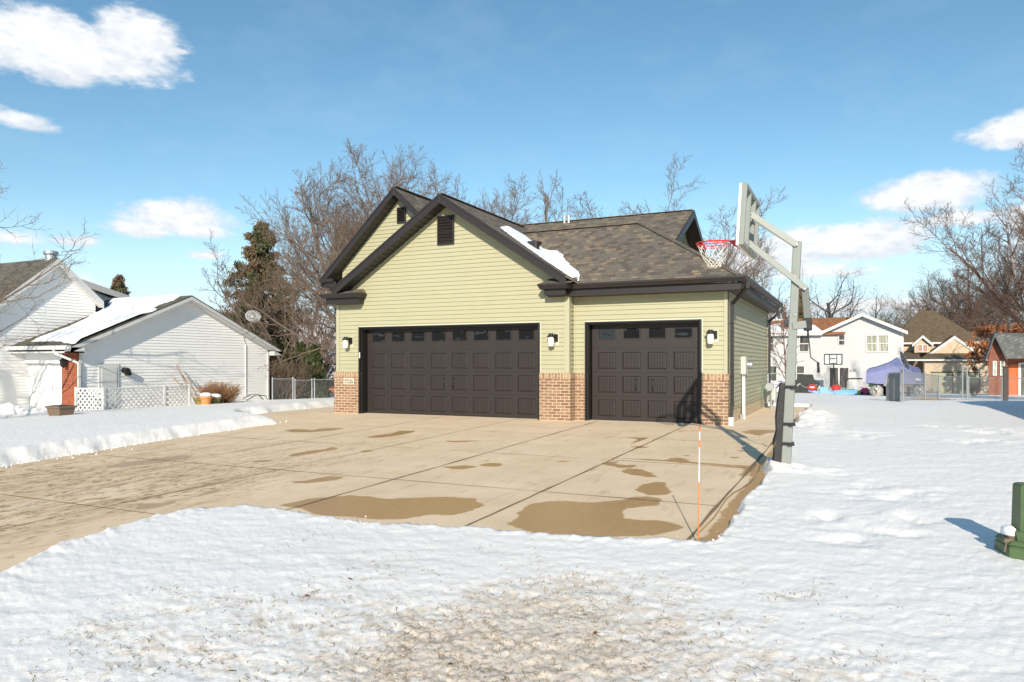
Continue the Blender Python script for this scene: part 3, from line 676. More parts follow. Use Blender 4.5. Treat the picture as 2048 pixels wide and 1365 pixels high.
# roof slabs (each slope is one slab, all joined in the shingle roof part)
def zf(y): return 3.02 + .62 * (y - 15.1)
def zs(x): return 3.02 + .62 * (-2.06 - x)
def zg(x): return ridge1z - p1 * abs(x - ridge1x)
roof = MB(); tk = (0, 0, -.035)
RY = 14.82
xv = lambda y: ridge1x + (ridge1z - zf(y)) / p1
roof.prism([(ridge1x, RY, ridge1z), (-5.72, RY, zg(-5.72)), (-5.45, 15.1, zg(-5.45)), (xv(18), 18, zf(18)), (xv(18), 19.8, zf(18)), (ridge1x, 19.8, ridge1z)], tk)
roof.prism([(ridge1x, RY, ridge1z), (ridge1x, 24, ridge1z), (-12.6, 24, zg(-12.6)), (-12.6, 15.6, zg(-12.6)), (-12.14, RY, zg(-12.14))], tk)
roof.prism([(-6.35, 15.1, 3.02), (-2.06, 15.1, 3.02), (-4.96, 18, zf(18)), (xv(18) - .3, 18, zf(18)), (-6.35, 15.9, zf(15.9))], tk)
roof.prism([(-2.06, 15.1, 3.02), (-2.06, 22.95, 3.02), (-4.96, 22.95, zs(-4.96)), (-4.96, 18, zs(-4.96))], tk)
roof.prism([(-4.96, 18, 4.818), (-4.96, 18.8, 4.32), (-9, 18.8, 4.32), (-9, 18, 4.818)], tk)
zb = lambda y: 5.45 - .52 * abs(y - 20)
roof.prism([(-4.03, 17.4, zb(17.4)), (-4.03, 20, 5.45), (-11, 20, 5.45), (-11, 17.4, zb(17.4))], tk)
roof.prism([(-4.03, 20, 5.45), (-4.03, 25.2, zb(25.2)), (-11, 25.2, zb(25.2)), (-11, 20, 5.45)], tk)
g2x, g2z, p2, g2y = -10.95, 5.90, .945, 15.85
roof.prism([(g2x, g2y, g2z), (g2x, 20.8, g2z), (g2x + 2.2, 20.8, g2z - 2.2 * p2), (g2x + 2.2, g2y, g2z - 2.2 * p2)], tk)
roof.prism([(g2x, g2y, g2z), (g2x - 2.42, g2y, g2z - 2.42 * p2), (g2x - 2.42, 21, g2z - 2.42 * p2), (g2x, 21, g2z)], tk)
# little roofs on the eave returns
for (xa, xb, apex) in ((-12.56, -11.32, -12.1), (-6.40, -5.6, -5.6)):
    ya, yb = 14.80, 15.24
    roof.face([(xa, ya, 3.035), (xb, ya, 3.035), (xb - (.12 if apex < -10 else 0), yb, 3.20), (xa + .12, yb, 3.20)])
    if apex < -10: roof.face([(xb, ya, 3.035), (xb, yb, 3.035), (xb - .12, yb, 3.20)])
    roof.face([(xa, yb, 3.035), (xa, ya, 3.035), (xa + .12, yb, 3.20)])
rf = H(roof, 'shingle_roof', sh_main)
# hip and ridge caps
for a, b in (((-2.1, 15.14, 3.03), (-4.96, 18, 4.826)), ((-4.96, 18, 4.823), (xv(18) - .1, 18, 4.823)), ((ridge1x, RY, 5.303), (ridge1x, 19.6, 5.303)), ((-4.05, 20, 5.453), (-10, 20, 5.453)), ((g2x, g2y, g2z + .003), (g2x, 20.4, g2z + .003))):
    m = MB(); m.bar(a, b, .17, .012); H(m, 'ridge_cap', sh_main)
m = MB()
for (x, y, zz) in ((-7.75, 20.0, 5.45),):
    m.tube([(x, y - .1, zz - .1), (x, y - .1, zz + .13)], .04, 8); m.tube([(x + .13, y - .1, zz - .1), (x + .13, y - .1, zz + .13)], .04, 8); m.box(x - .06, x + .19, y - .13, y - .07, zz + .10, zz + .15)
H(m, 'roof_vent_pipe', galv_m)
m = MB(); m.box(-7.2, -6.95, 16.0, 16.2, zg(-7.0) - .1, zg(-7.2) + .07); H(m, 'low_roof_vent', brown_m, bevel=.02); m = MB(); m.box(-7.55, -7.35, 17.1, 17.3, zg(-7.4) - .1, zg(-7.5) + .06); H(m, 'low_roof_vent', brown_m, bevel=.02)
# rake boards, soffits, gutters
def rake(xr, zr, p, x_end, y, yw, mbf, mbs, depth=.20, th=.03):
    sg = 1 if x_end > xr else -1; xe = x_end
    a = Vector((xr, y, zr)); b = Vector((xe, y, zr - p * abs(xe - xr)))
    lo = depth * math.sqrt(1 + p * p) * .93
    mbf.prism([(a.x, y, a.z - .005), (b.x, y, b.z - .005), (b.x, y, b.z - lo), (a.x, y, a.z - lo)] if sg > 0 else [(b.x, y, b.z - .005), (a.x, y, a.z - .005), (a.x, y, a.z - lo), (b.x, y, b.z - lo)], (0, -th, 0))
    mbf.prism([(a.x, y - th, a.z + .0), (b.x, y - th, b.z + .0), (b.x, y - th, b.z - .055), (a.x, y - th, a.z - .055)], (0, -.014, 0))
    # sloping soffit back to the wall
    mbs.prism([(a.x, y, a.z - lo + .02), (b.x, y, b.z - lo + .02), (b.x, yw, b.z - lo + .02), (a.x, yw, a.z - lo + .02)], (0, 0, .015))
    n = int(abs(xe - xr) / .13)
    for i in range(n):          # soffit ribs
        t = (i + .5) / n; x = xr + (xe - xr) * t; z_ = zr - p * abs(x - xr) - lo + .014
        mbs.box(x - .006, x + .006, y + .01, yw, z_ - .008, z_ + .004)
for args, dp_ in (((ridge1x, ridge1z, p1, -12.15, 14.85, YL), .20), ((ridge1x, ridge1z, p1, -5.74, 14.85, YL), .20), ((g2x, g2z, p2, g2x - 2.42, 15.88, 16.22), .17), ((g2x, g2z, p2, g2x + 1.4, 15.88, 16.22), .17)):
    mf = MB(); ms = MB(); rake(*args, mf, ms, depth=dp_); H(mf, 'rake_board', brown_m, bevel=.004); H(ms, 'soffit', soffit_m)
mf = MB(); ms = MB()
# side gable on the back wing (faces right)
for ye in (17.55, 22.5):
    a = (-4.03, 20, 5.44); b = (-4.03, ye, zb(ye) - .01); mf.prism([a, b, (b[0], b[1], b[2] - .20), (a[0], a[1], a[2] - .20)], (.03, 0, 0))
    ms.prism([(-4.03, 20, 5.24), (-4.03, ye, zb(ye) - .21), (-4.42, ye, zb(ye) - .21), (-4.42, 20, 5.24)], (0, 0, .015))
H(mf, 'rake_board', brown_m, bevel=.004); H(ms, 'soffit', soffit_m); ms = MB()
# eave boxes: front right bay with its return, side eave, left return
ms.box(-6.30, -2.16, 15.17, YR, EZ - .005, EZ + .015); ms.box(-2.43, -2.13, YR - .2, 22.9, EZ - .006, EZ + .014)
mfa = MB()
mfa.box(-6.30, -5.80, 14.93, 14.97, 2.79, 2.93); mfa.box(-6.30, -6.26, 14.97, YL - .02, 2.79, 2.93); mfa.box(-5.80, -2.14, 15.15, 15.18, 2.77, 2.92); mfa.box(-5.84, -5.80, 14.97, 15.15, 2.77, 2.92); mfa.box(-2.14, -2.11, 15.15, 22.9, 2.77, 2.92)
ms.box(-6.26, -5.84, 14.97, YL, 2.785, 2.80)
H(mfa, 'fascia', brown_m, bevel=.003); mfa = MB(); H(ms, 'soffit', soffit_m); ms = MB()
mfa.box(-12.42, -11.42, 14.93, 14.97, 2.80, 2.95); mfa.box(-12.42, -12.38, 14.97, 23.5, 2.80, 2.95); mfa.box(-11.46, -11.42, 14.97, YL - .02, 2.80, 2.95)
ms.box(-12.38, -11.46, 14.97, YL, 2.80, 2.815); ms.box(-12.38, -12.28, YL, 23.5, 2.80, 2.815)
H(mfa, 'fascia', brown_m, bevel=.003); mfa = MB()
mfa.box(-13.3, -13.26, 16.0, 22, 3.36, 3.52); mfa.box(-13.35, -12.9, 15.9, 15.94, 3.36, 3.52)
H(mfa, 'fascia', brown_m, bevel=.003); H(ms, 'soffit', soffit_m)
def gutter_run(mb, pts, s=1.):
    """K-style gutter swept along plan points (outer side on the right hand)"""
    prof = [(0, 0), (.075, 0), (.085, .02), (.10, .055), (.118, .075), (.118, .115), (.10, .115), (.10, .08), (.03, .03), (.0, .115)]
    pr = [(a * s, b * s) for a, b in prof]; rings = []
    for i, p in enumerate(pts):
        p = Vector(p); d0 = (Vector(pts[i]) - Vector(pts[i - 1])).normalized() if i else None; d1 = (Vector(pts[i + 1]) - p).normalized() if i < len(pts) - 1 else None
        d0 = d0 or d1; d1 = d1 or d0; nrm = lambda d: Vector((d.y, -d.x, 0)); n0, n1 = nrm(d0), nrm(d1); mm = (n0 + n1).normalized(); mm = mm / max(.3, mm.dot(n0))
        rings.append([p + mm * a + Vector((0, 0, b)) for a, b in pr])
    for i in range(len(rings) - 1):
        for j in range(len(pr) - 1): mb.face([rings[i][j], rings[i][j + 1], rings[i + 1][j + 1], rings[i + 1][j]])
    mb.face(rings[0]); mb.face(rings[-1][::-1])
m = MB()
gutter_run(m, [(-6.30, 15.1, 2.925), (-6.30, 14.93, 2.925), (-5.80, 14.93, 2.925), (-5.72, 15.15, 2.925), (-2.11, 15.15, 2.925), (-2.11, 22.95, 2.925)])
H(m, 'gutter', brown_m); m = MB()
gutter_run(m, [(-12.42, 23.4, 2.945), (-12.42, 14.93, 2.945), (-11.44, 14.93, 2.945), (-11.44, 15.2, 2.945)])
H(m, 'gutter', brown_m); m = MB()
gutter_run(m, [(-13.30, 22, 3.50), (-13.30, 15.9, 3.50), (-12.95, 15.9, 3.50)], .8)
H(m, 'gutter', brown_m)
# downspouts
def downspout(x, y, ytop, zb_, low):
    m = MB(); up = (0, 1, 0)
    P = [(-1.97 - .03, ytop, 2.94), (-2.0, ytop, 2.84), (XR + .075, y - .0, 2.52), (XR + .075, y, .42 if low else .16)]
    if low: P += [(XR + .065, y - .10, .16)]
    for i in range(len(P) - 1):
        m.bar(P[i], P[i + 1], .075, .058, up=(1, 0, 0)); 
    for p in P[1:-1]: m.box(p[0] - .034, p[0] + .034, p[1] - .041, p[1] + .041, p[2] - .05, p[2] + .05)
    for zz in (1.0, 2.1): m.box(XR + .02, XR + .114, y - .045, y + .045, zz, zz + .025)
    return H(m, 'downspout', brown_m, bevel=.008)
downspout(XR, YR + .12, 15.28, 0, True); downspout(XR, 22.72, 22.75, 0, False)
m = MB(); m.tube([(XR + .06, YR - .0, -.05), (XR + .06, YR - .0, .14)], .055, 14); m.tube([(XR + .06, YR, .10), (XR + .06, YR, .17)], .064, 14); H(m, 'drain_pipe', white_pvc, smooth=False)
# second gable and back wing walls
wt2 = lambda x: g2z - .15 - p2 * abs(x - g2x)
f = siding([[(-12.9, 2.9), (-9.6, 2.9), (-9.6, wt2(-9.6)), (g2x, wt2(g2x)), (-12.9, wt2(-12.9))]], (0, 16.22, 0), (1, 0, 0), (0, -1, 0), z_ref=BT)
f.box(-12.9, -12.88, 16.24, 21.8, .0, 3.7); f.box(-12.9, -12.3, 16.24, 16.26, 0, 2.9); H(f, 'rear_gable_wall', siding_m)
f = siding([[(17.6, 3.9), (22.4, 3.9), (22.4, zb(22.4) - .15), (20, 5.30), (17.6, zb(17.6) - .15)]], (-4.40, 0, 0), (0, 1, 0), (1, 0, 0), z_ref=BT); H(f, 'side_gable_wall', siding_m)
# louvred gable vents
def louvre(xc, zc, w, h, y, n):
    m = MB(); t = .035
    m.box(xc - w / 2, xc - w / 2 + t, y - .04, y, zc - h / 2, zc + h / 2); m.box(xc + w / 2 - t, xc + w / 2, y - .04, y, zc - h / 2, zc + h / 2)
    m.box(xc - w / 2 + t, xc + w / 2 - t, y - .04, y, zc - h / 2, zc - h / 2 + t); m.box(xc - w / 2 + t, xc + w / 2 - t, y - .04, y, zc + h / 2 - t, zc + h / 2)
    m.box(xc - w / 2 + .01, xc + w / 2 - .01, y - .004, y + .0, zc - h / 2 + .01, zc + h / 2 - .01)
    for i in range(n):
        z0 = zc - h / 2 + t + (h - 2 * t) * (i + .15) / n
        m.prism([(xc - w / 2 + t, y - .036, z0), (xc + w / 2 - t, y - .036, z0), (xc + w / 2 - t, y - .006, z0 + (h - 2 * t) / n * .75), (xc - w / 2 + t, y - .006, z0 + (h - 2 * t) / n * .75)], (0, -.004, -.006))
    return H(m, 'gable_vent', brown_m)
louvre(-8.99, 4.50, .46, .70, YL - .013, 9); louvre(-10.93, 5.21, .27, .42, 16.20, 8)
# wall lamps
def lamp(x, y, z):
    m = MB(); m.box(x + .015, x + .105, y - .02, y - .013, z - .09, z + .17); bp = H(m, 'wall_lamp', cream_m, bevel=.004)
    m = MB(); xc, yc = x - .03, y - .15
    m.box(x + .01, x + .09, y - .05, y - .018, z - .02, z + .15); m.box(x - .01, x + .05, y - .12, y - .05, z + .10, z + .14)
    m.lathe([(.10, .085), (.095, .10), (.07, .115), (.062, .135), (.05, .14), (.048, .165)], (xc, yc, z), 20)
    m.tube([(xc + .085, yc, z + .03), (xc + .12, yc + .02, z - .0)], .006, 6)
    child(m.build('lamp_hood', black_m), bp)
    m = MB(); m.lathe([(.055, -.13), (.066, -.12), (.070, -.02), (.066, .07), (.06, .09)], (xc, yc, z), 20); child(m.build('lamp_shade', glass_lamp, smooth=True), bp)
def onY(px, py, y): p = at(px, py, Y=y); return p.x, p.z
for px, py, y in ((696, 687, YL), (1106, 682, YL), (1424, 676, YR)):
    x, z = onY(px, py, y - .08); lamp(x + .01, y, z)
# house number plaque
x, z = onY(698, 763, YL - .07)
m = MB(); m.box(x - .165, x + .165, YL - .085, YL - .073, z - .085, z + .085); pq = H(m, 'number_plaque', mat('cream_stone_plaque', (.60, .54, .42), .8, var=.1, vs=40), bevel=.005)
def stroke(mb, pts, wd, y):
    pts = [Vector((p[0], 0, p[1])) for p in pts]
    n = len(pts); L_ = []; R_2 = []
    for i in range(n):
        d = (pts[min(i + 1, n - 1)] - pts[max(i - 1, 0)]).normalized(); nn = Vector((-d.z, 0, d.x)); w = wd[i] / 2; L_.append(pts[i] + nn * w); R_2.append(pts[i] - nn * w)
    for i in range(n - 1): mb.prism([(q.x, y, q.z) for q in (L_[i], L_[i + 1], R_2[i + 1], R_2[i])], (0, -.004, 0))
def arc(cx, cz, r, a0, a1, n=12, ry=None): return [(cx + r * math.cos(R(a0 + (a1 - a0) * i / n)), cz + (ry or r) * math.sin(R(a0 + (a1 - a0) * i / n))) for i in range(n + 1)]
def digit(ch, x0, z0, s):
    mb = MB(); y = YL - .0855
    def S(pts, w): stroke(mb, [(x0 + a * s, z0 + b * s) for a, b in pts], [q * s for q in (w if isinstance(w, list) else [w] * len(pts))], y)
    if ch == '2':
        P = arc(.30, .70, .24, 170, -40, 14, .26); S(P, [.10] * 3 + [.07] * 3 + [.16] * 6 + [.12] * 3); S([(.47, .50), (.30, .28), (.06, .04)], [.12, .08, .06]); S([(.03, .06), (.57, .06)], .13); S([(.55, .03), (.57, .22)], .05); S(arc(.10, .70, .06, 0, 360, 8), .09)
    elif ch == '3':
        P = arc(.28, .75, .22, 160, -80, 12, .22); S(P, [.08] * 3 + [.06] * 3 + [.15] * 5 + [.08] * 2); P = arc(.28, .28, .26, 88, -165, 14, .26); S(P, [.07] * 3 + [.17] * 7 + [.07] * 5); S(arc(.09, .26, .05, 0, 360, 8), .09); S(arc(.10, .76, .04, 0, 360, 8), .08)
    else:
        S([(.12, .97), (.54, .97)], .13); S([(.12, .99), (.10, .54)], .06); P = arc(.27, .30, .26, 125, -160, 14, .28); S(P, [.06] * 3 + [.17] * 8 + [.07] * 4); S(arc(.09, .24, .05, 0, 360, 8), .09)
    child(mb.build('numeral', black_m), pq)
for i, ch in enumerate('2235'): digit(ch, x - .137 + i * .070, z - .052, .104)
# keypad beside the wide door
x, z = onY(729, 711, YL); m = MB(); m.box(D1[0] + .002, D1[0] + .028, YL - .10, YL - .076, z - .075, z + .075); m.box(D1[0] + .004, D1[0] + .026, YL - .104, YL - .10, z - .06, z + .01); H(m, 'door_keypad', white_pvc, bevel=.004)
# electric meter on the side wall
p = at(1487, 730, X=XR + .06); y, z = p.y, p.z
m = MB(); m.box(XR + .015, XR + .13, y - .16, y + .16, z - .22, z + .19); em = H(m, 'electric_meter', meter_grey, bevel=.01)
m = MB(); m.tube([(XR + .10, y + .20, z), (XR + .13, y + .20, z)], .09, 18); m.lathe([(.085, 0), (.085, .06), (.07, .10), (.02, .115)], (0, 0, 0), 18)
for i in range(18 * 2 + 0, len(m.v)):
    a = m.v[i]; m.v[i] = (XR + .13 + a[2], y + .20 + a[0], z + a[1])
m.box(XR + .015, XR + .10, y + .165, y + .26, z - .22, z - .05)
child(m.build('meter_dial', galv_m), em)
m = MB(); m.tube([(XR + .06, y + .02, z - .22), (XR + .06, y + .02, -.05)], .038, 12); m.tube([(XR + .05, y - .08, z - .22), (XR + .05, y - .07, .4), (XR + .05, y - .03, .1)], .012, 8); m.box(XR + .01, XR + .10, y - .03, y + .07, .0, .035)
child(m.build('conduit', white_pvc, smooth=False), em)
m = MB(); m.box(XR + .01, XR + .07, y - .16, y - .06, .0, .12); H(m, 'outlet_box', galv_m)
# gas meter at the far corner
gy = 22.0; m = MB(); m.box(XR + .12, XR + .34, gy - .22, gy + .02, .22, .62); gm = H(m, 'gas_meter', meter_grey, bevel=.04)
m = MB(); m.tube([(XR + .22, gy - .30, -.05), (XR + .22, gy - .30, .80), (XR + .22, gy - .05, .80), (XR + .22, gy - .05, .6)], .025, 8); m.tube([(XR + .20, gy - .55, .62), (XR + .20, gy - .40, .62)], .11, 14); m.tube([(XR + .2, gy - .3, .62), (XR + .2, gy - .5, .62)], .03, 8); m.tube([(XR + .22, gy + .1, .05), (XR + .22, gy + .1, .75), (XR + .02, gy + .1, .75)], .025, 8)
child(m.build('pipework', galv_m, smooth=False), gm)
m = MB(); m.tube([(XR + .05, gy - .9, .55), (XR + .05, gy - .95, .3), (XR + .03, gy - .8, .08)], .009, 6); m.tube([(XR + .04, gy - .6, .75), (XR + .06, gy - .75, .35), (XR + .03, gy - .6, .05)], .008, 6); m.tube([(XR + .03, gy - .5, .98), (XR + .40, gy - .2, .99), (XR + .45, gy - .1, .95)], .012, 6); child(m.build('hose_loop', mat('green_hose', (.12, .25, .17), .5)), gm)
# snow lying in the valley of the roof
def roof_top(x, y): return max(zg(x) if x > ridge1x else -9, zf(y))
poly = [(-7.98, 15.74), (-8.45, 17.1), (-8.16, 17.45), (-7.95, 17.8), (-7.63, 17.5), (-7.04, 17.07), (-6.6, 16.95), (-6.25, 16.45), (-5.62, 15.75), (-5.42, 15.25), (-5.45, 15.12), (-5.74, 15.0), (-5.86, 14.96), (-6.25, 15.0), (-6.74, 15.16), (-7.38, 15.42)]
X_, Y_ = np.meshgrid(np.arange(-8.7, -5.2, .04), np.arange(14.9, 18, .04)); s_ = poly_sd(X_, Y_, poly) + .16 + .05 * vn(X_ * 4, Y_ * 4, 51) + .03 * vn(X_ * 11, Y_ * 11, 52)
s_ = s_ + .35 * np.clip(vn(X_ * 1.6, Y_ * 1.6, 55) - .12, 0, 1) * (Y_ > 16.6)
top = np.maximum(np.where(X_ > ridge1x, ridge1z - p1 * np.abs(X_ - ridge1x), -9), 3.02 + .62 * (Y_ - 15.1))
hh = np.clip(-s_ / .10, 0, 1) ** .6 * .035 * (1 + .4 * vn(X_ * 3, Y_ * 3, 53)); Z_ = top + np.where(s_ < .02, hh + .004, -.05)
ii = np.arange(X_.size).reshape(X_.shape); kp = s_ < .05; ce = kp[:-1, :-1] & kp[1:, 1:] & kp[1:, :-1] & kp[:-1, 1:]
child(np_mesh('roof_snow', np.stack([X_, Y_, Z_], -1).reshape(-1, 3), np.stack([ii[:-1, :-1], ii[:-1, 1:], ii[1:, 1:], ii[1:, :-1]], -1)[ce], snow_roof))

# ------------------------------------------------------------------ basketball hoop on the snow's edge
BY = 9.88
bb = empty('basketball_hoop', (-.81, BY, T(-.81, BY) + .1), 'tall grey adjustable basketball hoop leaning over the driveway, seen from behind the board', 'basketball hoop')
def B(mb, name, mats, par=None, **kw): return child(mb.build(name, mats, **kw), par or bb)
pole = lambda z: -.825 + .048 * z
m = MB(); m.bar((pole(-.2), BY, -.2), (pole(1.42), BY, 1.42), .115, .115, up=(0, 1, 0)); m.bar((pole(1.40), BY, 1.40), (pole(2.83), BY, 2.83), .100, .100, up=(0, 1, 0)); B(m, 'pole', pole_m, bevel=.01)
gc = G('clear_acrylic'); gc.b.inputs['Base Color'].default_value = (.5, .5, .5, 1); gc.b.inputs['Roughness'].default_value = .05; gc.b.inputs['Alpha'].default_value = .12
clear_m = gc.m
xb = lambda z: -1.315 + .06 * (z - 2.73)
z0, z1, y0, y1 = 2.74, 3.49, BY - .65, BY + .65
def slab(mb, ya, yb, za, zb_, ofs, th):
    mb.prism([(xb(za) + ofs, ya, za), (xb(zb_) + ofs, ya, zb_), (xb(zb_) + ofs, yb, zb_), (xb(za) + ofs, yb, za)], (th, 0, 0))
m = MB(); slab(m, y0 + .03, y1 - .03, z0 + .03, z1 - .03, -.022, .010); B(m, 'backboard', clear_m)
m = MB()
for (ya, yb, za, zb_) in ((y0, y0 + .03, z0, z1), (y1 - .03, y1, z0, z1), (y0 + .03, y1 - .03, z0, z0 + .03), (y0 + .03, y1 - .03, z1 - .03, z1)): slab(m, ya, yb, za, zb_, -.035, .031)
B(m, 'board_edge', white_m)
m = MB()
for (ya, yb, za, zb_) in ((y0, y0 + .045, z0, z1), (y1 - .045, y1, z0, z1), (y0 + .045, y1 - .045, z0, z0 + .045), (y0 + .045, y1 - .045, z1 - .045, z1), (BY - .27, BY - .21, z0 + .045, z1 - .045), (BY + .21, BY + .27, z0 + .045, z1 - .045)):
    slab(m, ya, yb, za, zb_, -.003, .060)
B(m, 'board_frame', pole_m, bevel=.003)
m = MB()
zt, zl = 3.20, 2.83
for s in (-1, 1):
    m.bar((xb(zt) + .05, BY + s * .16, zt), (pole(2.78), BY + s * .065, 2.78), .012, .075); m.bar((xb(zl) + .05, BY + s * .16, zl), (pole(2.25) + .14, BY + s * .068, 2.25 - .03), .012, .070)
m.bar((xb(zt) + .05, BY - .17, zt), (xb(zt) + .05, BY + .17, zt), .03); m.bar((xb(zl) + .05, BY - .17, zl), (xb(zl) + .05, BY + .17, zl), .03)
B(m, 'lift_arm', pole_m, bevel=.003)
m = MB()
for x_, z_ in ((xb(zt) + .05, zt), (xb(zl) + .05, zl), (pole(2.78), 2.78), (pole(2.38), 2.38), (pole(2.25) + .12, 2.22)):
    m = MB(); m.tube([(x_, BY - .19 if x_ < -1 else BY - .09, z_), (x_, BY + .19 if x_ < -1 else BY + .09, z_)], .016, 8); B(m, 'bolt', galv_m)
m = MB(); m.tube([(pole(1.9) + .02, BY - .07, 1.90), (pole(1.9) + .02, BY + .07, 1.90)], .012, 8)
B(m, 'bolt', galv_m)
m = MB(); xa = pole(2.25) + .115
m.bar((xa, BY, 2.24), (xa + .03, BY, 1.84), .085, .085, up=(0, 1, 0)); B(m, 'actuator_sleeve', pole_dark, bevel=.01)
m = MB(); m.bar((xa + .028, BY, 1.86), (xa + .035, BY, 1.70), .10, .10, up=(0, 1, 0)); B(m, 'actuator_collar', black_rub, bevel=.012)
m = MB(); m.bar((pole(1.76), BY - .06, 1.76), (xa + .02, BY - .06, 1.78), .012, .09); B(m, 'crank_bracket', pole_m); m = MB(); m.bar((pole(1.76), BY + .06, 1.76), (xa + .02, BY + .06, 1.78), .012, .09); B(m, 'crank_bracket', pole_m)
m = MB(); xq = xa + .035; m.tube([(xq, BY, 1.72), (xq + .005, BY, 1.62)], .014, 8); m.tube([(xq + .005, BY, 1.64), (xq + .03, BY, 1.40), (xq + .035, BY - .01, 1.36), (xq + .115, BY - .02, 1.30), (xq + .12, BY - .02, 1.20)], .008, 8); ck = B(m, 'crank', mat('dark_zinc', (.08, .085, .08), .4, metal=.5), smooth=True)
m = MB(); m.tube([(xq + .12, BY - .02, 1.30), (xq + .125, BY - .02, 1.17)], .016, 10); child(m.build('crank_grip', black_rub, smooth=True), ck)
# rim with net
rx, rz = -1.72, 2.88
m = MB(); pts = [(rx + .229 * math.cos(t), BY + .229 * math.sin(t), rz) for t in np.linspace(0, 2 * math.pi, 41)]; m.tube(pts, .0095, 8, cap=False)
pts = [(rx + .222 * math.cos(t), BY + .222 * math.sin(t), rz - .03) for t in np.linspace(.5, 2 * math.pi - .5, 31)]; m.tube(pts, .006, 6)
m.box(xb(rz) - .20, xb(rz) - .04, BY - .085, BY + .085, rz - .012, rz + .012); m.box(xb(rz) - .06, xb(rz) - .036, BY - .10, BY + .10, rz - .12, rz + .02)
m.bar((xb(rz) - .18, BY - .07, rz - .01), (xb(rz) - .04, BY - .07, rz - .11), .02, .035); m.bar((xb(rz) - .18, BY + .07, rz - .01), (xb(rz) - .04, BY + .07, rz - .11), .02, .035)
rim = B(m, 'rim', red_m, smooth=False)
m = MB(); n = 12
def npnt(k, lv): 
    r_ = [.222, .19, .155, .125, .098, .085, .08][lv]; t = 2 * math.pi * (k + .5 * (lv % 2)) / n; return (rx + r_ * math.cos(t) + random.uniform(-.006, .006), BY + r_ * math.sin(t) + random.uniform(-.006, .006), rz - .01 - [0, .085, .16, .215, .25, .28, .305][lv])
random.seed(3); NP = [[npnt(k, lv) for k in range(n)] for lv in range(7)]
for lv in range(6):
    for k in range(n):
        for dk in ((0, -1) if lv % 2 == 0 else (0, 1)):
            a = Vector(NP[lv][k]); b = Vector(NP[lv + 1][(k + dk) % n]); mid = (a + b) / 2 + Vector((random.uniform(-.008, .008), random.uniform(-.008, .008), -.006)); m.tube([a, mid, b], .0034, 4, cap=False)
child(m.build('net', net_m), rim)
m = MB()
for k in range(5): pass
# black padding strapped to the lower pole
P = []
prof = [(-.02, .115), (0.16, .10), (.30, .115), (.42, .085), (.60, .10), (.80, .09), (.95, .07), (1.03, .07)]
for (zz, ww) in prof:
    x_ = pole(zz) - .058; P.append([(x_ + .0, BY - .085, zz), (x_ - ww * .75, BY - .10, zz), (x_ - ww, BY - .05, zz + .01), (x_ - ww, BY + .06, zz), (x_ - ww * .7, BY + .10, zz), (x_, BY + .085, zz)])
for i in range(len(P) - 1):
    for j in range(5): m.face([P[i][j], P[i + 1][j], P[i + 1][j + 1], P[i][j + 1]])
m.face(P[0]); m.face(P[-1][::-1]); pad = B(m, 'pole_pad', black_rub)
pad.modifiers.new('b', 'BEVEL').width = .02; pad.modifiers['b'].segments = 3
for zz in (.27, .52, .99):
    m = MB(); x_ = pole(zz); m.box(x_ - .07, x_ + .075, BY - .078, BY - .062, zz - .018, zz + .018); m.box(x_ + .062, x_ + .078, BY - .078, BY + .078, zz - .018, zz + .018); m.box(x_ + .02, x_ + .095, BY - .11, BY - .078, zz - .02, zz + .012)
    B(m, 'strap', black_m, bevel=.004)

# ------------------------------------------------------------------ orange driveway marker, cable, pedestal
sx, sy = -1.17, 5.99; g0 = T(sx, sy)
st = empty('driveway_marker', (sx, sy, g0), 'thin orange and white driveway marker rod standing at the near slab corner', 'marker')
zt = at(1398, 852, d=5.93).z; top_ = Vector((sx + .012, sy, zt)); base_ = Vector((sx, sy, g0 - .05)); orange = mat('orange_fibreglass', (.75, .20, .03), .5); wht = mat('white_reflective_band', (.8, .8, .78), .4)
def seg(f0, f1, r_, mt, nm): mb = MB(); mb.tube([base_.lerp(top_, f0), base_.lerp(top_, f1)], r_, 8); child(mb.build(nm, mt, smooth=False), st)
seg(0, .555, .0052, orange, 'lower_rod'); seg(.555, .83, .0046, wht, 'white_band'); seg(.83, .888, .0066, orange, 'orange_band'); seg(.888, .955, .0046, wht, 'white_band'); seg(.955, .985, .0072, orange, 'orange_band'); seg(.985, 1., .0066, mat('red_cap', (.7, .06, .03), .5), 'cap')
m = MB(); a = Vector((-.93, 9.8, .30)); pts = []
for i in range(15):
    t = i / 14; p = Vector((-.93 - .30 * t, 9.8 - 1.5 * t, 0)); gz = T(p.x, p.y) + .01; p.z = gz + .42 * (1 - t) ** 2.2 ; pts.append(p)
pts += [Vector((-1.25, 7.9, T(-1.2, 7.9) + .01)), Vector((-1.22, 7.0, T(-1.2, 7.) + .01)), Vector((-1.24, 6.3, T(-1.2, 6.3) + .01))]
m.tube(pts, .006, 6); tag(m.build('garden_cable', mat('tan_cable', (.25, .19, .09), .6), smooth=True), 'thin tan cord trailing from the hoop pole along the slab edge', 'cord')

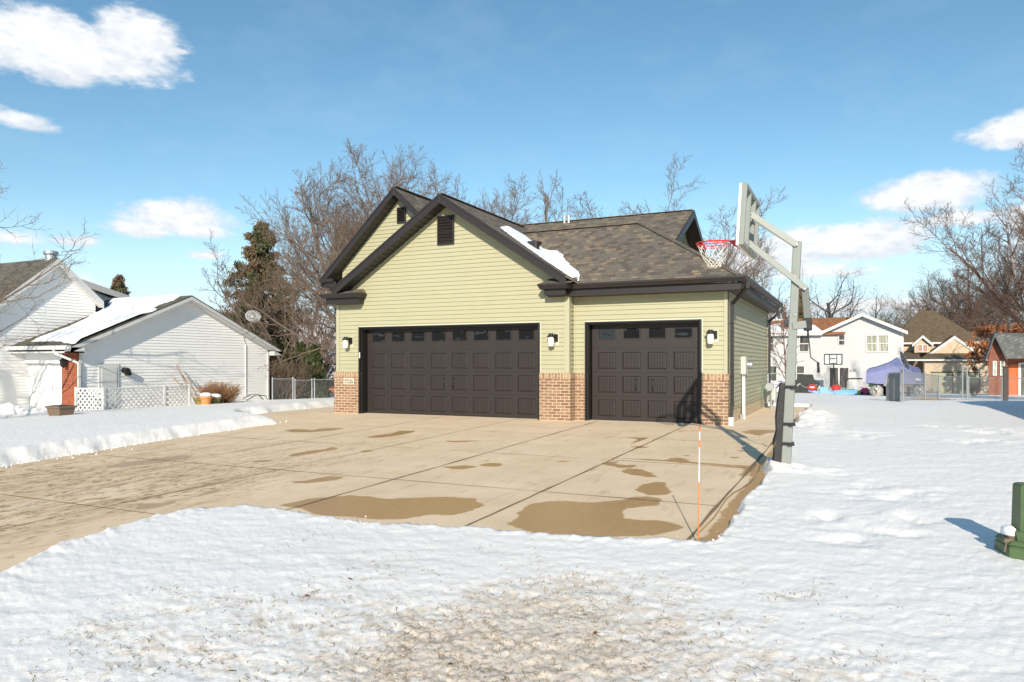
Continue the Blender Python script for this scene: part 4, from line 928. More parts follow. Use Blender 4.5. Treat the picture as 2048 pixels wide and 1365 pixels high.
pp = on_ground(2066, 1118, .06); d0 = math.hypot(pp.x, pp.y); tz = at(2066, 968, d=(-pp.x * sn_ + pp.y * cs_)).z
gp_m = mat('faded_green_plastic', (.10, .155, .065), .5, var=.18, vs=4, bump=.1, bs=30)
pp.z += .10; pd = empty('utility_pedestal', (pp.x, pp.y, pp.z), 'green cable pedestal with octagonal cap standing in the snow at the right edge', 'utility pedestal', rz=R(12))
def oct_(r, ch, z_): return [(r - ch, -r, z_), (r, -r + ch, z_), (r, r - ch, z_), (r - ch, r, z_), (-r + ch, r, z_), (-r, r - ch, z_), (-r, -r + ch, z_), (-r + ch, -r, z_)]
def loft(mb, rings):
    for i in range(len(rings) - 1):
        n = len(rings[i])
        for j in range(n): mb.face([rings[i][j], rings[i][(j + 1) % n], rings[i + 1][(j + 1) % n], rings[i + 1][j]])
    mb.face(rings[0][::-1]); mb.face(rings[-1])
hh_ = tz - pp.z
m = MB(); loft(m, [oct_(.112, .035, .04), oct_(.104, .035, hh_ - .02), oct_(.096, .033, hh_ - .004), oct_(.07, .03, hh_)]); m.build('cap_cover', gp_m, pd, bevel=.003)
m = MB(); loft(m, [oct_(.142, .04, .02), oct_(.138, .04, .105), oct_(.12, .04, .115)]); m.build('collar', gp_m, pd, bevel=.004)
m = MB(); loft(m, [oct_(.20, .07, -.12), oct_(.20, .07, -.005), oct_(.19, .07, .006), oct_(.19, .07, .014), oct_(.20, .07, .02), oct_(.18, .06, .045)]); m.build('base_skirt', gp_m, pd, bevel=.004)
m = MB(); m.tube([(-.13, -.06, .05), (-.19, -.08, .06)], .013, 8); m.box(-.22, -.16, -.10, -.07, .03, .055); m.tube([(-.20, -.09, .05), (-.215, -.09, -.04)], .008, 6); m.build('latch_bolt', mat('rusty_steel', (.18, .14, .10), .6, metal=.5, var=.3, vs=40), pd)
m = MB(); m.lathe([(.02, -.01), (.05, .0), (.045, .04), (.02, .06)], (-.15, .01, .07), 12, 1, 1.6); m.build('snow_clump', snow_roof, pd, smooth=True)

# ------------------------------------------------------------------ vegetation tools
def grow(rng, P, D, Ln, Rd, nseg, wander, up, taper=.35):
    n = len(P); pts = np.zeros((n, nseg + 1, 3)); pts[:, 0] = P; d = D / np.linalg.norm(D, axis=1)[:, None]; ds = [d]
    for i in range(nseg):
        pts[:, i + 1] = pts[:, i] + d * (Ln / nseg)[:, None]
        d = d + rng.normal(0, wander, (n, 3)) + np.array([0, 0, up]); d = d / np.linalg.norm(d, axis=1)[:, None]; ds.append(d)
    t = np.linspace(0, 1, nseg + 1)[None, :]; rad_ = Rd[:, None] * (1 - (1 - taper) * t)
    return dict(p=pts, d=np.stack(ds, 1), r=rad_, L=Ln)
def branch(rng, par, k, t0, t1, ang, angv, ratio, rr_, nseg, wander, up, taper=.35, cone=.5, rmin=.004):
    n, m = par['p'].shape[:2]; ns = m - 1
    t = t0 + (t1 - t0) * (np.arange(k)[None, :] + rng.random((n, k))) / k; t = np.clip(t, 0, .999); f = t * ns; i = f.astype(int); fr = (f - i)[..., None]
    I = np.arange(n)[:, None]
    P = par['p'][I, i] * (1 - fr) + par['p'][I, i + 1] * fr; Dp = par['d'][I, i]; r0 = par['r'][I, i] * (1 - fr[..., 0]) + par['r'][I, i + 1] * fr[..., 0]
    az_ = (np.arange(k)[None, :] * 2.4 + rng.random((n, 1)) * 6.28 + rng.normal(0, .5, (n, k)))
    ref = np.where(np.abs(Dp[..., 2:3]) > .9, np.array([1., 0, 0]), np.array([0, 0, 1.])); a = np.cross(Dp, ref); a /= np.linalg.norm(a, axis=-1)[..., None]; b = np.cross(Dp, a)
    th = np.radians(ang + rng.normal(0, angv, (n, k)))[..., None]
    D = Dp * np.cos(th) + (a * np.cos(az_)[..., None] + b * np.sin(az_)[..., None]) * np.sin(th)
    Ln = par['L'][:, None] * ratio * (1 - cone * (t - t0) / max(1e-6, (t1 - t0))) * rng.uniform(.7, 1.25, (n, k))
    Rd = np.maximum(r0 * rr_, rmin)
    return grow(rng, P.reshape(-1, 3), D.reshape(-1, 3), Ln.ravel(), Rd.ravel(), nseg, wander, up, taper)
def tubes(levels, sides):
    VV, QQ, off = [], [], 0
    for lv, s in zip(levels, sides):
        p, d, r = lv['p'], lv['d'], lv['r']; n, m = p.shape[:2]
        ref = np.where(np.abs(d[..., 2:3]) > .95, np.array([1., 0, 0]), np.array([0, 0, 1.])); a = np.cross(d, ref); a /= np.linalg.norm(a, axis=-1)[..., None]; b = np.cross(d, a)
        th = 2 * np.pi * np.arange(s) / s
        ring = p[:, :, None, :] + r[:, :, None, None] * (a[:, :, None, :] * np.cos(th)[None, None, :, None] + b[:, :, None, :] * np.sin(th)[None, None, :, None])
        idx_ = np.arange(n * m * s).reshape(n, m, s) + off; nx2 = np.roll(idx_, -1, axis=2)
        QQ.append(np.stack([idx_[:, :-1], nx2[:, :-1], nx2[:, 1:], idx_[:, 1:]], -1).reshape(-1, 4)); VV.append(ring.reshape(-1, 3)); off += n * m * s
    return np.concatenate(VV), np.concatenate(QQ)
def leaf_quads(rng, C, size, asp=1.6, droop=None):
    n = len(C); u = rng.normal(size=(n, 3))
    if droop is not None: u = u * .5 + np.array([0, 0, -1.]) * droop
    u /= np.linalg.norm(u, axis=1)[:, None]; w = rng.normal(size=(n, 3)); v = np.cross(u, w); v /= np.linalg.norm(v, axis=1)[:, None]
    s_ = size * rng.uniform(.6, 1.4, (n, 1)); a = u * s_ * asp / 2; b = v * s_ / 2
    V = np.stack([C - a, C + b, C + a, C - b], 1).reshape(-1, 3)
    return V, np.arange(n * 4).reshape(n, 4)
def make_tree(seed, h, tr, style, bark=None, twig=None, label=None, group=None, name='bare_tree', cat='tree', dens=1., leaves=None):
    rng = np.random.default_rng(seed); bark = bark or bark_grey; twig = twig or bark
    S = dict(oak=dict(nt=1, tl=.62, k=(11, 8, 7, 5), ang=(52, 45, 42, 40), rat=(.80, .50, .46, .5), up=(.05, .05, .03, .02), t0=.30, wd=(.06, .17, .20, .20)),
             vase=dict(nt=6, tl=.62, k=(9, 7, 6, 5), ang=(34, 36, 38, 35), rat=(.50, .48, .46, .5), up=(.10, .07, .05, .03), t0=.25, wd=(.06, .12, .15, .18)),
             fan=dict(nt=9, tl=.60, k=(12, 9, 7, 6), ang=(36, 38, 38, 35), rat=(.55, .50, .46, .5), up=(.07, .06, .05, .03), t0=.25, wd=(.07, .13, .16, .18)),
             slim=dict(nt=1, tl=.95, k=(18, 7, 6, 4), ang=(42, 38, 38, 35), rat=(.30, .45, .45, .5), up=(.09, .06, .04, .03), t0=.25, wd=(.03, .09, .13, .16)),
             spread=dict(nt=1, tl=.45, k=(10, 9, 8, 6), ang=(62, 45, 42, 40), rat=(1.45, .50, .45, .48), up=(.07, .05, .03, .02), t0=.35, wd=(.06, .13, .17, .19)))[style]
    nt_ = S['nt']
    if nt_ == 1: D = np.array([[rng.normal(0, .04), rng.normal(0, .04), 1.]])
    else: a = np.arange(nt_) * 6.28 / nt_ + rng.random(nt_); sp = rng.uniform(.12, .60, nt_) if style == 'vase' else rng.permutation(np.linspace(.1, .85, nt_)); D = np.stack([np.cos(a) * sp, np.sin(a) * sp, np.ones(nt_)], 1)
    l0 = grow(rng, np.zeros((nt_, 3)) + np.array([0, 0, -.3]), D, np.full(nt_, h * S['tl']) * rng.uniform(.85, 1.1, nt_), np.full(nt_, tr / (1 if nt_ == 1 else 1.7)), 10, S['wd'][0], .02 if nt_ == 1 else .0, .45 if nt_ == 1 else .3)
    lv = [l0]
    for i in range(4):
        k = max(2, int(round(S['k'][i] * (dens if i > 0 else 1))))
        lv.append(branch(rng, lv[-1], k, S['t0'] if i == 0 else .18, 1., S['ang'][i], 10, S['rat'][i], (.55, .55, .55, .6)[i], (8, 6, 4, 3)[i], S['wd'][min(3, i + 1)], S['up'][i], .25, cone=(.5, .45, .4, .3)[i], rmin=(.02, .013, .009, .0065)[i]))
    zk = h / np.percentile(lv[-1]['p'][:, -1, 2], 98.5)
    for l_ in lv: l_['p'] = l_['p'] * zk
    t = bpy.data.objects.new(name, None); put(t); tag(t, label, cat, group)
    nk = 1 if bark is bark_white else 2
    V, Q = tubes(lv[:nk], (9, 6)); np_mesh('trunk', V, Q, bark, t)
    V, Q = tubes(lv[nk:], (6, 4, 3, 3)[2 - nk + (nk == 1) - 1 + (nk == 2):] if False else ((6, 4, 3, 3) if nk == 1 else (4, 3, 3))); np_mesh('crown', V, Q, twig, t)
    if leaves:
        mt, cnt, size, zmin, zmax = leaves; P = lv[-1]['p'][:, 1:].reshape(-1, 3); P = P[(P[:, 2] > zmin) & (P[:, 2] < zmax)]
        # keep clumps, not an even spread
        kk = vn(P[:, 0] * .8 + 11, P[:, 1] * .8 + P[:, 2] * .7, 71) > .02; P = P[kk]
        C = P[rng.integers(0, len(P), cnt)] + rng.normal(0, .08, (cnt, 3)); V, Q = leaf_quads(rng, C, size); np_mesh('dry_leaves', V, Q, mt, t, smooth=False)
    return t
def place(t, px=None, d=None, x=None, y=None, rz=0., s=1., sz=None, lift=0.):
    if px is not None: v = ray(px, HOR); x, y = v[0] * d, v[1] * d
    t.location = (x, y, T(x, y) + .05 + lift); t.rotation_euler = (0, 0, rz); t.scale = (s, s, sz or s); return t
def copy_thing(t, label=None, group=None):
    r = t.copy(); COL.objects.link(r)
    if label: r['label'] = label
    if group: r['group'] = group
    for ch in list(t.children):
        c = ch.copy(); COL.objects.link(c); c.parent = r
        for g_ in ch.children: e = g_.copy(); COL.objects.link(e); e.parent = c
    return r
GB = 'bare trees behind the green house'; GR = 'bare trees beyond the white house'
oakA = make_tree(1, 12.0, .34, 'fan', bark_grey, twig_m, 'largest bare tree, wide crown rising behind the left side of the garage gables', GB, dens=1.1)
place(oakA, 728, 36, rz=3.6, s=.94)
oakB = make_tree(2, 12.5, .26, 'fan', bark_grey, twig_m, 'bare tree whose crown shows just right of the front gable peak', GB, dens=1.); place(oakB, 905, 44, rz=2.1, s=1.06)
oakC = make_tree(31, 11.0, .22, 'vase', bark_grey, twig_m, 'bare leaning tree between the spruce and the largest bare tree', GB, dens=1.); place(oakC, 585, 40, rz=1.1, s=.82)
slimA = make_tree(3, 12.6, .11, 'slim', bark_grey, twig_m, 'slim sparse bare tree above the middle of the ridge line', GB, dens=.75); place(slimA, 1078, 42, rz=0, s=.98)
vaseA = make_tree(4, 13.0, .20, 'vase', bark_grey, twig_m, 'bare many-stemmed tree above the right end of the main ridge', GB, dens=1.1); place(vaseA, 1300, 42, rz=3.7, s=1.12, sz=.93)
t = copy_thing(vaseA, 'small bare tree just left of the backboard, low over the side gable'); place(t, 1405, 50, rz=.4, s=.80)
t = copy_thing(slimA, 'thin bare sapling seen through the rim and net'); place(t, 1503, 44, rz=1.9, s=.62)
t = copy_thing(slimA, 'thin bare sapling between the backboard and the pole'); place(t, 1545, 46, rz=4.0, s=.70)
t = copy_thing(slimA, 'slim bare tree half hidden by the left gable peak', GB); place(t, 1150, 52, rz=3.0, s=.82)
oakD = make_tree(5, 14.5, .36, 'oak', bark_dark, bark_dark, 'dark bare oak directly above the orange roof, right of the hoop pole', GR, dens=1.); place(oakD, 1668, 84, rz=.2, s=.98)
t = copy_thing(oakD, 'dark bare oak above the peak of the white gable'); place(t, 1745, 92, rz=2.2, s=.84)
t = copy_thing(oakD, 'dark bare oak left of the hoop pole, over the orange roof'); place(t, 1560, 88, rz=4.2, s=.9)
t = copy_thing(oakB, 'bare tree between the white gable and the hipped tan roof', GR); place(t, 1800, 98, rz=5.2, s=.86)
t = copy_thing(oakD, 'tall bare tree rising behind the hipped tan roof'); place(t, 1895, 104, rz=3.3, s=1.20)
t = copy_thing(oakB, 'bare tree behind the right slope of the hipped tan roof', GR); place(t, 1930, 108, rz=1.3, s=1.25)
GRR = 'trees at the right edge'
bigR = make_tree(6, 11.6, .24, 'vase', bark_red, bark_red, 'huge dense brown bare tree filling the right edge of the view', GRR, dens=1.45); place(bigR, 2160, 36, rz=.3, s=1.05)
bigR2 = make_tree(7, 12.5, .30, 'oak', bark_dark, bark_red, 'oak holding orange-brown dry leaves above the red brick house', GRR, dens=1., leaves=(orange_leaf, 8000, .17, 2.5, 8.5)); place(bigR2, 2005, 68, rz=1.2, s=.76)
t = copy_thing(bigR, 'brown bare tree partly cut off by the right edge, behind the birch'); place(t, 2180, 30, rz=4.6, s=.85)
t = copy_thing(bigR, 'brown bare tree left of the huge right edge tree, reaching over the tan house'); place(t, 1965, 104, rz=2.6, s=1.75)
birch = make_tree(8, 12.0, .13, 'slim', bark_white, bark_red, 'pale trunked birch leaning among the right edge trees', GRR, dens=.8); place(birch, 2085, 40, rz=.9, s=.92); birch.rotation_euler = (R(-6), R(-13), .9)
leftT = make_tree(9, 7.6, .16, 'spread', bark_grey, twig_m, 'bare ornamental tree whose branches reach in from the left edge before the white garage', 'trees at the left edge', dens=.8); place(leftT, -330, 20.5, rz=.6, s=1.0)
t = copy_thing(leftT, 'low bare tree with twigs crossing the white garage roof at the far left'); place(t, -190, 18.5, rz=2.9, s=.60)

def make_spruce(seed, h, w, label, group=None, nb=150, drop=.5, ragged=.35, name='spruce_tree', green=needle_m, brown=needle_br, nl=16, base=.10, size=.085):
    rng = np.random.default_rng(seed)
    l0 = grow(rng, np.array([[0, 0, -.3]]), np.array([[.01, 0, 1.]]), np.array([h]), np.array([w * .06]), 12, .01, 0, .12)
    tt = base + (1 - base) * (np.arange(nb) + rng.random(nb)) / nb; az_ = np.arange(nb) * 2.4 + rng.normal(0, .4, nb)
    Ln = w * (1 - tt) ** .8 * rng.uniform(1 - ragged, 1 + ragged * .4, nb) + .08; P = np.stack([.01 * tt * h, 0 * tt, tt * h - .3], 1); el = .30 * tt - .12
    D = np.stack([np.cos(az_), np.sin(az_), el], 1)
    l1 = grow(rng, P, D, Ln, np.full(nb, .022) * (1 - .6 * tt), 6, .05, .012, .3)
    l2 = branch(rng, l1, 11, .15, 1., 50, 12, .34, .5, 3, .10, -.10 * drop * 2, .3, rmin=.005)
    t = bpy.data.objects.new(name, None); put(t); tag(t, label, 'tree', group)
    V, Q = tubes([l0], (8,)); np_mesh('trunk', V, Q, bark_grey, t); V, Q = tubes([l1, l2], (4, 3)); np_mesh('branches', V, Q, brown, t)
    A = np.concatenate([l2['p'].reshape(-1, 3), l1['p'][:, 2:].reshape(-1, 3)]); m_ = vn(A[:, 0] * 1.3 + A[:, 2] * .9, A[:, 1] * 1.3, seed) > -.30
    A = A[m_]; C = np.repeat(A, nl, 0) + rng.normal(0, .055, (len(A) * nl, 3)) * np.array([1, 1, 1.1]); C[:, 2] -= np.abs(rng.normal(0, .10 * drop, len(C)))
    hb = vn(C[:, 0] * 1.1 + 5, C[:, 2] * .8 + C[:, 1], seed + 1) + .14 * (C[:, 2] < h * .6) > .07
    for nm, sel, mt in (('green_needles', ~hb, green), ('brown_needles', hb, brown)):
        if sel.sum() > 10: V, Q = leaf_quads(rng, C[sel], size, 3.2, droop=.9 * drop + .1); np_mesh(nm, V, Q, mt, t, smooth=False)
    return t
sp = make_spruce(11, 8.6, 2.75, 'tall ragged spruce, green with brown patches, between the white garage and the green house', nb=120, drop=.9, ragged=.5, nl=10, size=.045); place(sp, 519, 42, s=1.62, sz=1.24)
sp2 = make_spruce(12, 8.2, 2.0, 'small distant spruce above the left neighbour roof', nb=80, drop=.05, ragged=.3, nl=3, size=.10); place(sp2, 236, 62, s=1.25)
t = copy_thing(sp, 'dark spruce behind the orange roof and the hoop pole'); place(t, 1600, 80, rz=2., s=1.35)
def make_cone(seed, h, w, label, group):
    rng = np.random.default_rng(seed); n = 9000; z_ = rng.random(n) ** 1.1; r_ = w * (1 - z_) ** .75 * (.65 + .35 * rng.random(n)) * (1 + .18 * np.sin(rng.random(n) * 40)); a = rng.random(n) * 6.283
    C = np.stack([np.cos(a) * r_, np.sin(a) * r_, z_ * h], 1); C += .05 * rng.normal(size=C.shape)
    t = bpy.data.objects.new('arborvitae', None); put(t); tag(t, label, 'evergreen shrub', group); l0 = grow(rng, np.array([[0, 0, -.2]]), np.array([[0, 0, 1.]]), np.array([h * .9]), np.array([.05]), 5, .01, 0, .3)
    V, Q = tubes([l0], (6,)); np_mesh('trunk', V, Q, bark_dark, t); V, Q = leaf_quads(rng, C, .11, 1.8, droop=-.9); np_mesh('foliage', V, Q, arb_m, t, smooth=False); return t
GA = 'arborvitae beyond the wire fence'
ac = make_cone(21, 2.6, .62, 'pointed arborvitae nearest the green house corner, brighter green', GA); place(ac, 629, 37, s=1.1)
t = copy_thing(ac, 'darker pointed arborvitae left of the brighter one behind the fence'); place(t, 603, 38, rz=2, s=1.16)
t = copy_thing(ac, 'broad low arborvitae at the foot of the ragged spruce'); place(t, 578, 38.5, rz=4, s=.9); t.scale = (1.5, 1.5, .8)
def make_bush(seed, h, w, label, cat='shrub', bark=None, name='bare_shrub', stems=46, group=None):
    rng = np.random.default_rng(seed); a = rng.random(stems) * 6.283; sp_ = rng.uniform(.1, 1.2, stems) * w / h * 1.0
    l0 = grow(rng, np.stack([np.cos(a) * .15 * w, np.sin(a) * .15 * w, np.zeros(stems) - .05], 1), np.stack([np.cos(a) * sp_, np.sin(a) * sp_, np.ones(stems)], 1), np.full(stems, h * .75), np.full(stems, .012), 5, .07, .02, .4)
    l1 = branch(rng, l0, 9, .2, 1, 35, 10, .5, .6, 3, .12, .02, .4, rmin=.005); l2 = branch(rng, l1, 6, .2, 1, 35, 12, .5, .7, 2, .12, .02, .5, rmin=.004)
    t = bpy.data.objects.new(name, None); put(t); tag(t, label, cat, group); V, Q = tubes([l0], (5,)); np_mesh('stems', V, Q, bark or bark_red, t); V, Q = tubes([l1, l2], (3, 3)); np_mesh('crown', V, Q, bark or bark_red, t); return t
rust_twig = mat('rusty_twigs', (.30, .15, .06), .9, var=.3, vs=5)
b1 = make_bush(41, 1.25, 1.0, 'rounded rusty-brown bare shrub against the white garage wall', bark=rust_twig, stems=70)
p = on_ground(437, 818); place(b1, 437, 29.0, s=1.05, lift=-.08)
b2 = make_bush(42, 1.6, 1.5, 'tall tangled tan brush in front of the ragged spruce', bark=twig_m, group='brush by the wire fence'); place(b2, 562, 36, s=1.75)
t = copy_thing(b2, 'tan brush right of the spruce, over the arborvitae'); place(t, 612, 44, rz=2, s=2.1)
t = copy_thing(b2, 'tangled tan brush against the lower left of the spruce'); place(t, 566, 46, rz=4, s=1.9)
t = copy_thing(b2, 'tan brush behind the low red brick house'); place(t, 664, 74, rz=1, s=2.0)
b3 = make_bush(43, .9, .6, 'small bare shrub beside the tan house doors', bark=bark_grey, stems=26); place(b3, 1948, 52, s=1.2, lift=.1)
# bare sapling by the side wall of the green house
t = make_tree(51, 4.0, .035, 'slim', bark_red, bark_red, 'small bare sapling beside the rear corner of the side wall', dens=.55, name='bare_sapling'); place(t, 1572, 30, s=1.05)
# far woodland that reads as one mass
def woodland(name, rangepx, d0, d1, n, h, seed, label, mt):
    rng = np.random.default_rng(seed); px = rng.uniform(*rangepx, n); d = rng.uniform(d0, d1, n); r_ = (px - 1024) / F
    x = (r_ * cs_ - sn_) * d; y = (r_ * sn_ + cs_) * d; z_ = terr(x, y) - .2; hh_ = h * rng.uniform(.7, 1.1, n)
    l0 = grow(rng, np.stack([x, y, z_], 1), np.stack([rng.normal(0, .07, n), rng.normal(0, .07, n), np.ones(n)], 1), hh_, .011 * hh_ + .02, 6, .05, .02, .3)
    l1 = branch(rng, l0, 13, .15, 1, 38, 10, .38, .5, 4, .12, .06, .3, rmin=.02); l2 = branch(rng, l1, 8, .2, 1, 40, 10, .45, .6, 2, .15, .04, .4, rmin=.012)
    V, Q = tubes([l0, l1, l2], (5, 3, 3)); o = np_mesh(name, V, Q, mt); tag(o, label, 'woodland', kind='stuff')
woodland('woodland', (545, 705), 85, 125, 46, 9.5, 61, 'brown bare woodland massed far behind the wire fence', bark_red)
woodland('woodland', (1480, 2120), 118, 150, 70, 12, 62, 'brown bare woodland massed far behind the white and tan houses', bark_dark)
woodland('woodland', (-60, 545), 110, 150, 40, 8.0, 63, 'low line of far bare woodland behind the left neighbour roofs', bark_grey)

# ------------------------------------------------------------------ left neighbour: white sided house and garage
GX_ = -25.0
lh = empty('white_garage_house', (GX_ - 3, 22, T(GX_, 20)), 'white sided house at left with snowy garage roof and red brick corner', 'house')
def CH_(ob, par=lh): ob.parent = par; ob.matrix_parent_inverse = Matrix.Translation(par.location).inverted(); return ob
fp = GX_ + .35                                                       # rake plane
nE = at(142, 691, X=fp); fE = at(564, 701, X=fp); pk = at(383, 591, X=fp)
ez = (nE.z + fE.z) / 2; yn, yf, yr, rz_ = nE.y, fE.y, pk.y, pk.z
yr = (yn + yf) / 2 * .5 + yr * .5; slope_l = (rz_ - ez) / (yr - yn); slope_r = (rz_ - ez) / (yf - yr)
gz = T(GX_, 18) - .1; wy0, wy1 = yn + .55, yf - .55
f = siding([[(wy0, gz - .4), (wy1, gz - .4), (wy1, ez + slope_r * .5 - .1), (yr, rz_ - .12), (wy0, ez + slope_l * .5 - .1)]], (GX_, 0, 0), (0, 1, 0), (1, 0, 0), course=.115, lap=.024); CH_(f.build('gable_wall', white_near))
roofm = MB(); tk = (0, 0, -.05)
roofm.prism([(fp, yn, ez), (fp, yr, rz_), (GX_ - 14, yr, rz_), (GX_ - 14, yn, ez)], tk); roofm.prism([(fp, yr, rz_), (fp, yf, ez), (GX_ - 14, yf, ez), (GX_ - 14, yr, rz_)], tk)
CH_(roofm.build('shingle_roof', sh_left))
for ya, yb, sl in ((yn, yr, 1), (yf, yr, 1)):
    m = MB(); m.prism([(fp, ya, ez - .03), (fp, yb, rz_ - .03), (fp, yb, rz_ - .24), (fp, ya, ez - .24)], (-.03, 0, 0)); m.prism([(fp, ya, ez - .22), (fp, yb, rz_ - .22), (GX_ + .01, yb, rz_ - .22), (GX_ + .01, ya, ez - .22)], (0, 0, .02)); 
    m.box(GX_, fp, min(ya, ya + (.5 if ya < yb else -.5)), max(ya, ya + (.5 if ya < yb else -.5)), ez - .25, ez - .06)
    CH_(m.build('rake_board', white_trim))
m = MB(); m.box(GX_ - 12, fp, yn - .10, yn, ez - .14, ez + .0); m.box(GX_ - 12, fp, yn, yn + .55, ez - .25, ez - .2); CH_(m.build('gutter', white_trim))
m = MB(); m.box(GX_, GX_ + .05, wy0 - .03, wy0 + .06, gz - .3, ez - .1); m.box(GX_, GX_ + .05, wy1 - .06, wy1 + .03, gz - .3, ez - .1); CH_(m.build('corner_trim', white_trim))
# front with door and brick corner
m = MB(); m.box(GX_ - .85, GX_ - .02, wy0 - .10, wy0 + .04, gz - .4, ez - .22); CH_(m.build('brick_corner', brick_red))
m = MB(); m.box(GX_ - 9, GX_ - .86, wy0 + .0, wy0 + .08, ez - .62, ez - .2); CH_(m.build('door_header', white_near))
def panel_door(x0, x1, z0, z1, y, nc, nr, mt, par, name='garage_door', CHf=CH_):
    m = MB(); m.box(x0, x1, y + .02, y + .06, z0, z1); cw = (x1 - x0) / nc; rh = (z1 - z0) / nr
    for i in range(nc):
        for j in range(nr): m.box(x0 + i * cw + .05, x0 + (i + 1) * cw - .05, y, y + .03, z0 + j * rh + .08, z0 + (j + 1) * rh - .06)
    return CHf(m.build(name, mt, bevel=.012), par)
panel_door(GX_ - 5.9, GX_ - .9, gz - .15, ez - .62, wy0 + .18, 8, 4, white_near, lh)
m = MB(); m.box(GX_ - .9, GX_ - .86, wy0 + .0, wy0 + .2, gz - .2, ez - .6); m.box(GX_ - 5.9, GX_ - .9, wy0 + .08, wy0 + .2, ez - .66, ez - .6); CH_(m.build('door_frame', white_trim))
m = MB(); P = [(GX_ - .55, yn - .03, ez - .1), (GX_ - .55, yn - .0, ez - .25), (GX_ + .08, wy0 - .08, ez - .62), (GX_ + .08, wy0 - .08, gz - .1)]
for i in range(3): m.bar(P[i], P[i + 1], .09, .07)
CH_(m.build('downspout', white_trim))
p = at(130, 727, Y=wy0 - .2)
m = MB(); m.lathe([(.02, -.16), (.09, -.12), (.12, .08), (.14, .09), (.03, .2), (.01, .25)], (p.x, wy0 - .26, p.z), 8); m.box(p.x - .03, p.x + .03, wy0 - .26, wy0 - .09, p.z + .1, p.z + .15); CH_(m.build('porch_lamp', black_m))
p = at(250, 741, X=GX_ + .1); m = MB(); m.tube([(GX_ + .02, p.y, p.z), (GX_ + .28, p.y, p.z - .02)], .11, 12); m.box(GX_ + .01, GX_ + .2, p.y + .05, p.y + .2, p.z - .2, p.z - .08); CH_(m.build('flood_lamp', black_m))
a = at(196, 728, X=GX_); b = at(237, 728, X=GX_); m = MB(); m.box(GX_ + .01, GX_ + .05, a.y, b.y, gz - .3, a.z); m.box(GX_ + .05, GX_ + .07, a.y + .10, b.y - .10, gz - .2, a.z - .12); sdz = a.z; CH_(m.build('side_door', white_trim, bevel=.01))
m = MB(); p = at(491, 690, X=GX_ + .03); q = at(491, 790, X=GX_ + .03); m.tube([(GX_ + .04, p.y, p.z), (GX_ + .04, p.y, q.z)], .025, 6); m.tube([(GX_ + .03, p.y, p.z), (GX_ + .06, p.y - .15, p.z + .25), (GX_ + .05, p.y - .2, p.z + .45)], .012, 5); CH_(m.build('conduit', white_trim))
# snow on the garage roof
polysn = [at(*q, X=None, Y=None, Z=None, d=1) for q in []]
def slope_pt(px, py):
    v = ray(px, py); den = v[2] - slope_l * v[1]; t = (ez + slope_l * (0 - yn) - CH) / den; return (v[0] * t, v[1] * t)
ps = [slope_pt(*q) for q in [(60, 684), (138, 657), (214, 616), (222, 600), (300, 596), (362, 591.5), (345, 601), (300, 618), (276, 627), (310, 620), (268, 645), (215, 668), (160, 686), (130, 685.5), (124, 681), (85, 683)]]
X_, Y_ = np.meshgrid(np.arange(-36, fp, .06), np.arange(yn, yr + .05, .06)); s_ = poly_sd(X_, Y_, ps) + .18 * vn(X_ * 2.5, Y_ * 2.5, 81); top = ez + slope_l * (Y_ - yn)
Z_ = top + np.where(s_ < .03, np.clip(-s_ / .15, 0, 1) ** .6 * .10 + .004, -.08); ii = np.arange(X_.size).reshape(X_.shape); kp = s_ < .08; ce = kp[:-1, :-1] & kp[1:, 1:] & kp[1:, :-1] & kp[:-1, 1:]
CH_(np_mesh('roof_snow', np.stack([X_, Y_, Z_], -1).reshape(-1, 3), np.stack([ii[:-1, :-1], ii[:-1, 1:], ii[1:, 1:], ii[1:, :-1]], -1)[ce], snow_roof))
# upper gable
UX = GX_ - 3.2; A = at(118, 516, X=UX + .3); Bq = at(207, 603, X=UX + .3); hw = Bq.y - A.y; sl = (A.z - Bq.z) / hw; y0_ = A.y - hw * 1.6; z0_ = A.z - sl * hw * 1.6
f = siding([[(A.y - hw * 1.5, gz), (Bq.y - .15, gz), (Bq.y - .15, Bq.z + sl * .15 - .2), (A.y, A.z - .18), (A.y - hw * 1.5, A.z - sl * hw * 1.5 - .18)]], (UX, 0, 0), (0, 1, 0), (1, 0, 0), course=.115, lap=.024); CH_(f.build('upper_gable_wall', white_near))
m = MB(); m.prism([(UX + .3, A.y, A.z), (UX + .3, y0_, z0_), (UX - 12, y0_, z0_), (UX - 12, A.y, A.z)], tk); m.prism([(UX + .3, A.y, A.z), (UX + .3, Bq.y, Bq.z), (UX - 12, Bq.y, Bq.z), (UX - 12, A.y, A.z)], tk); CH_(m.build('upper_shingle_roof', sh_left))
for (ya, za) in ((y0_, z0_), (Bq.y, Bq.z)):
    m = MB(); m.prism([(UX + .3, A.y, A.z - .02), (UX + .3, ya, za - .02), (UX + .3, ya, za - .30), (UX + .3, A.y, A.z - .30)], (.03, 0, 0)); m.prism([(UX + .3, A.y, A.z - .26), (UX + .3, ya, za - .26), (UX, ya, za - .26), (UX, A.y, A.z - .26)], (0, 0, .02)); CH_(m.build('upper_rake_board', white_trim))
m = MB(); m.tube([(UX - .35, A.y + .1, A.z - .15), (UX - .35, A.y + .1, A.z + .18)], .20, 16); m.lathe([(.24, .16), (.27, .2), (.25, .3), (.05, .34)], (UX - .35, A.y + .1, A.z), 16); CH_(m.build('roof_turbine_vent', galv_m))
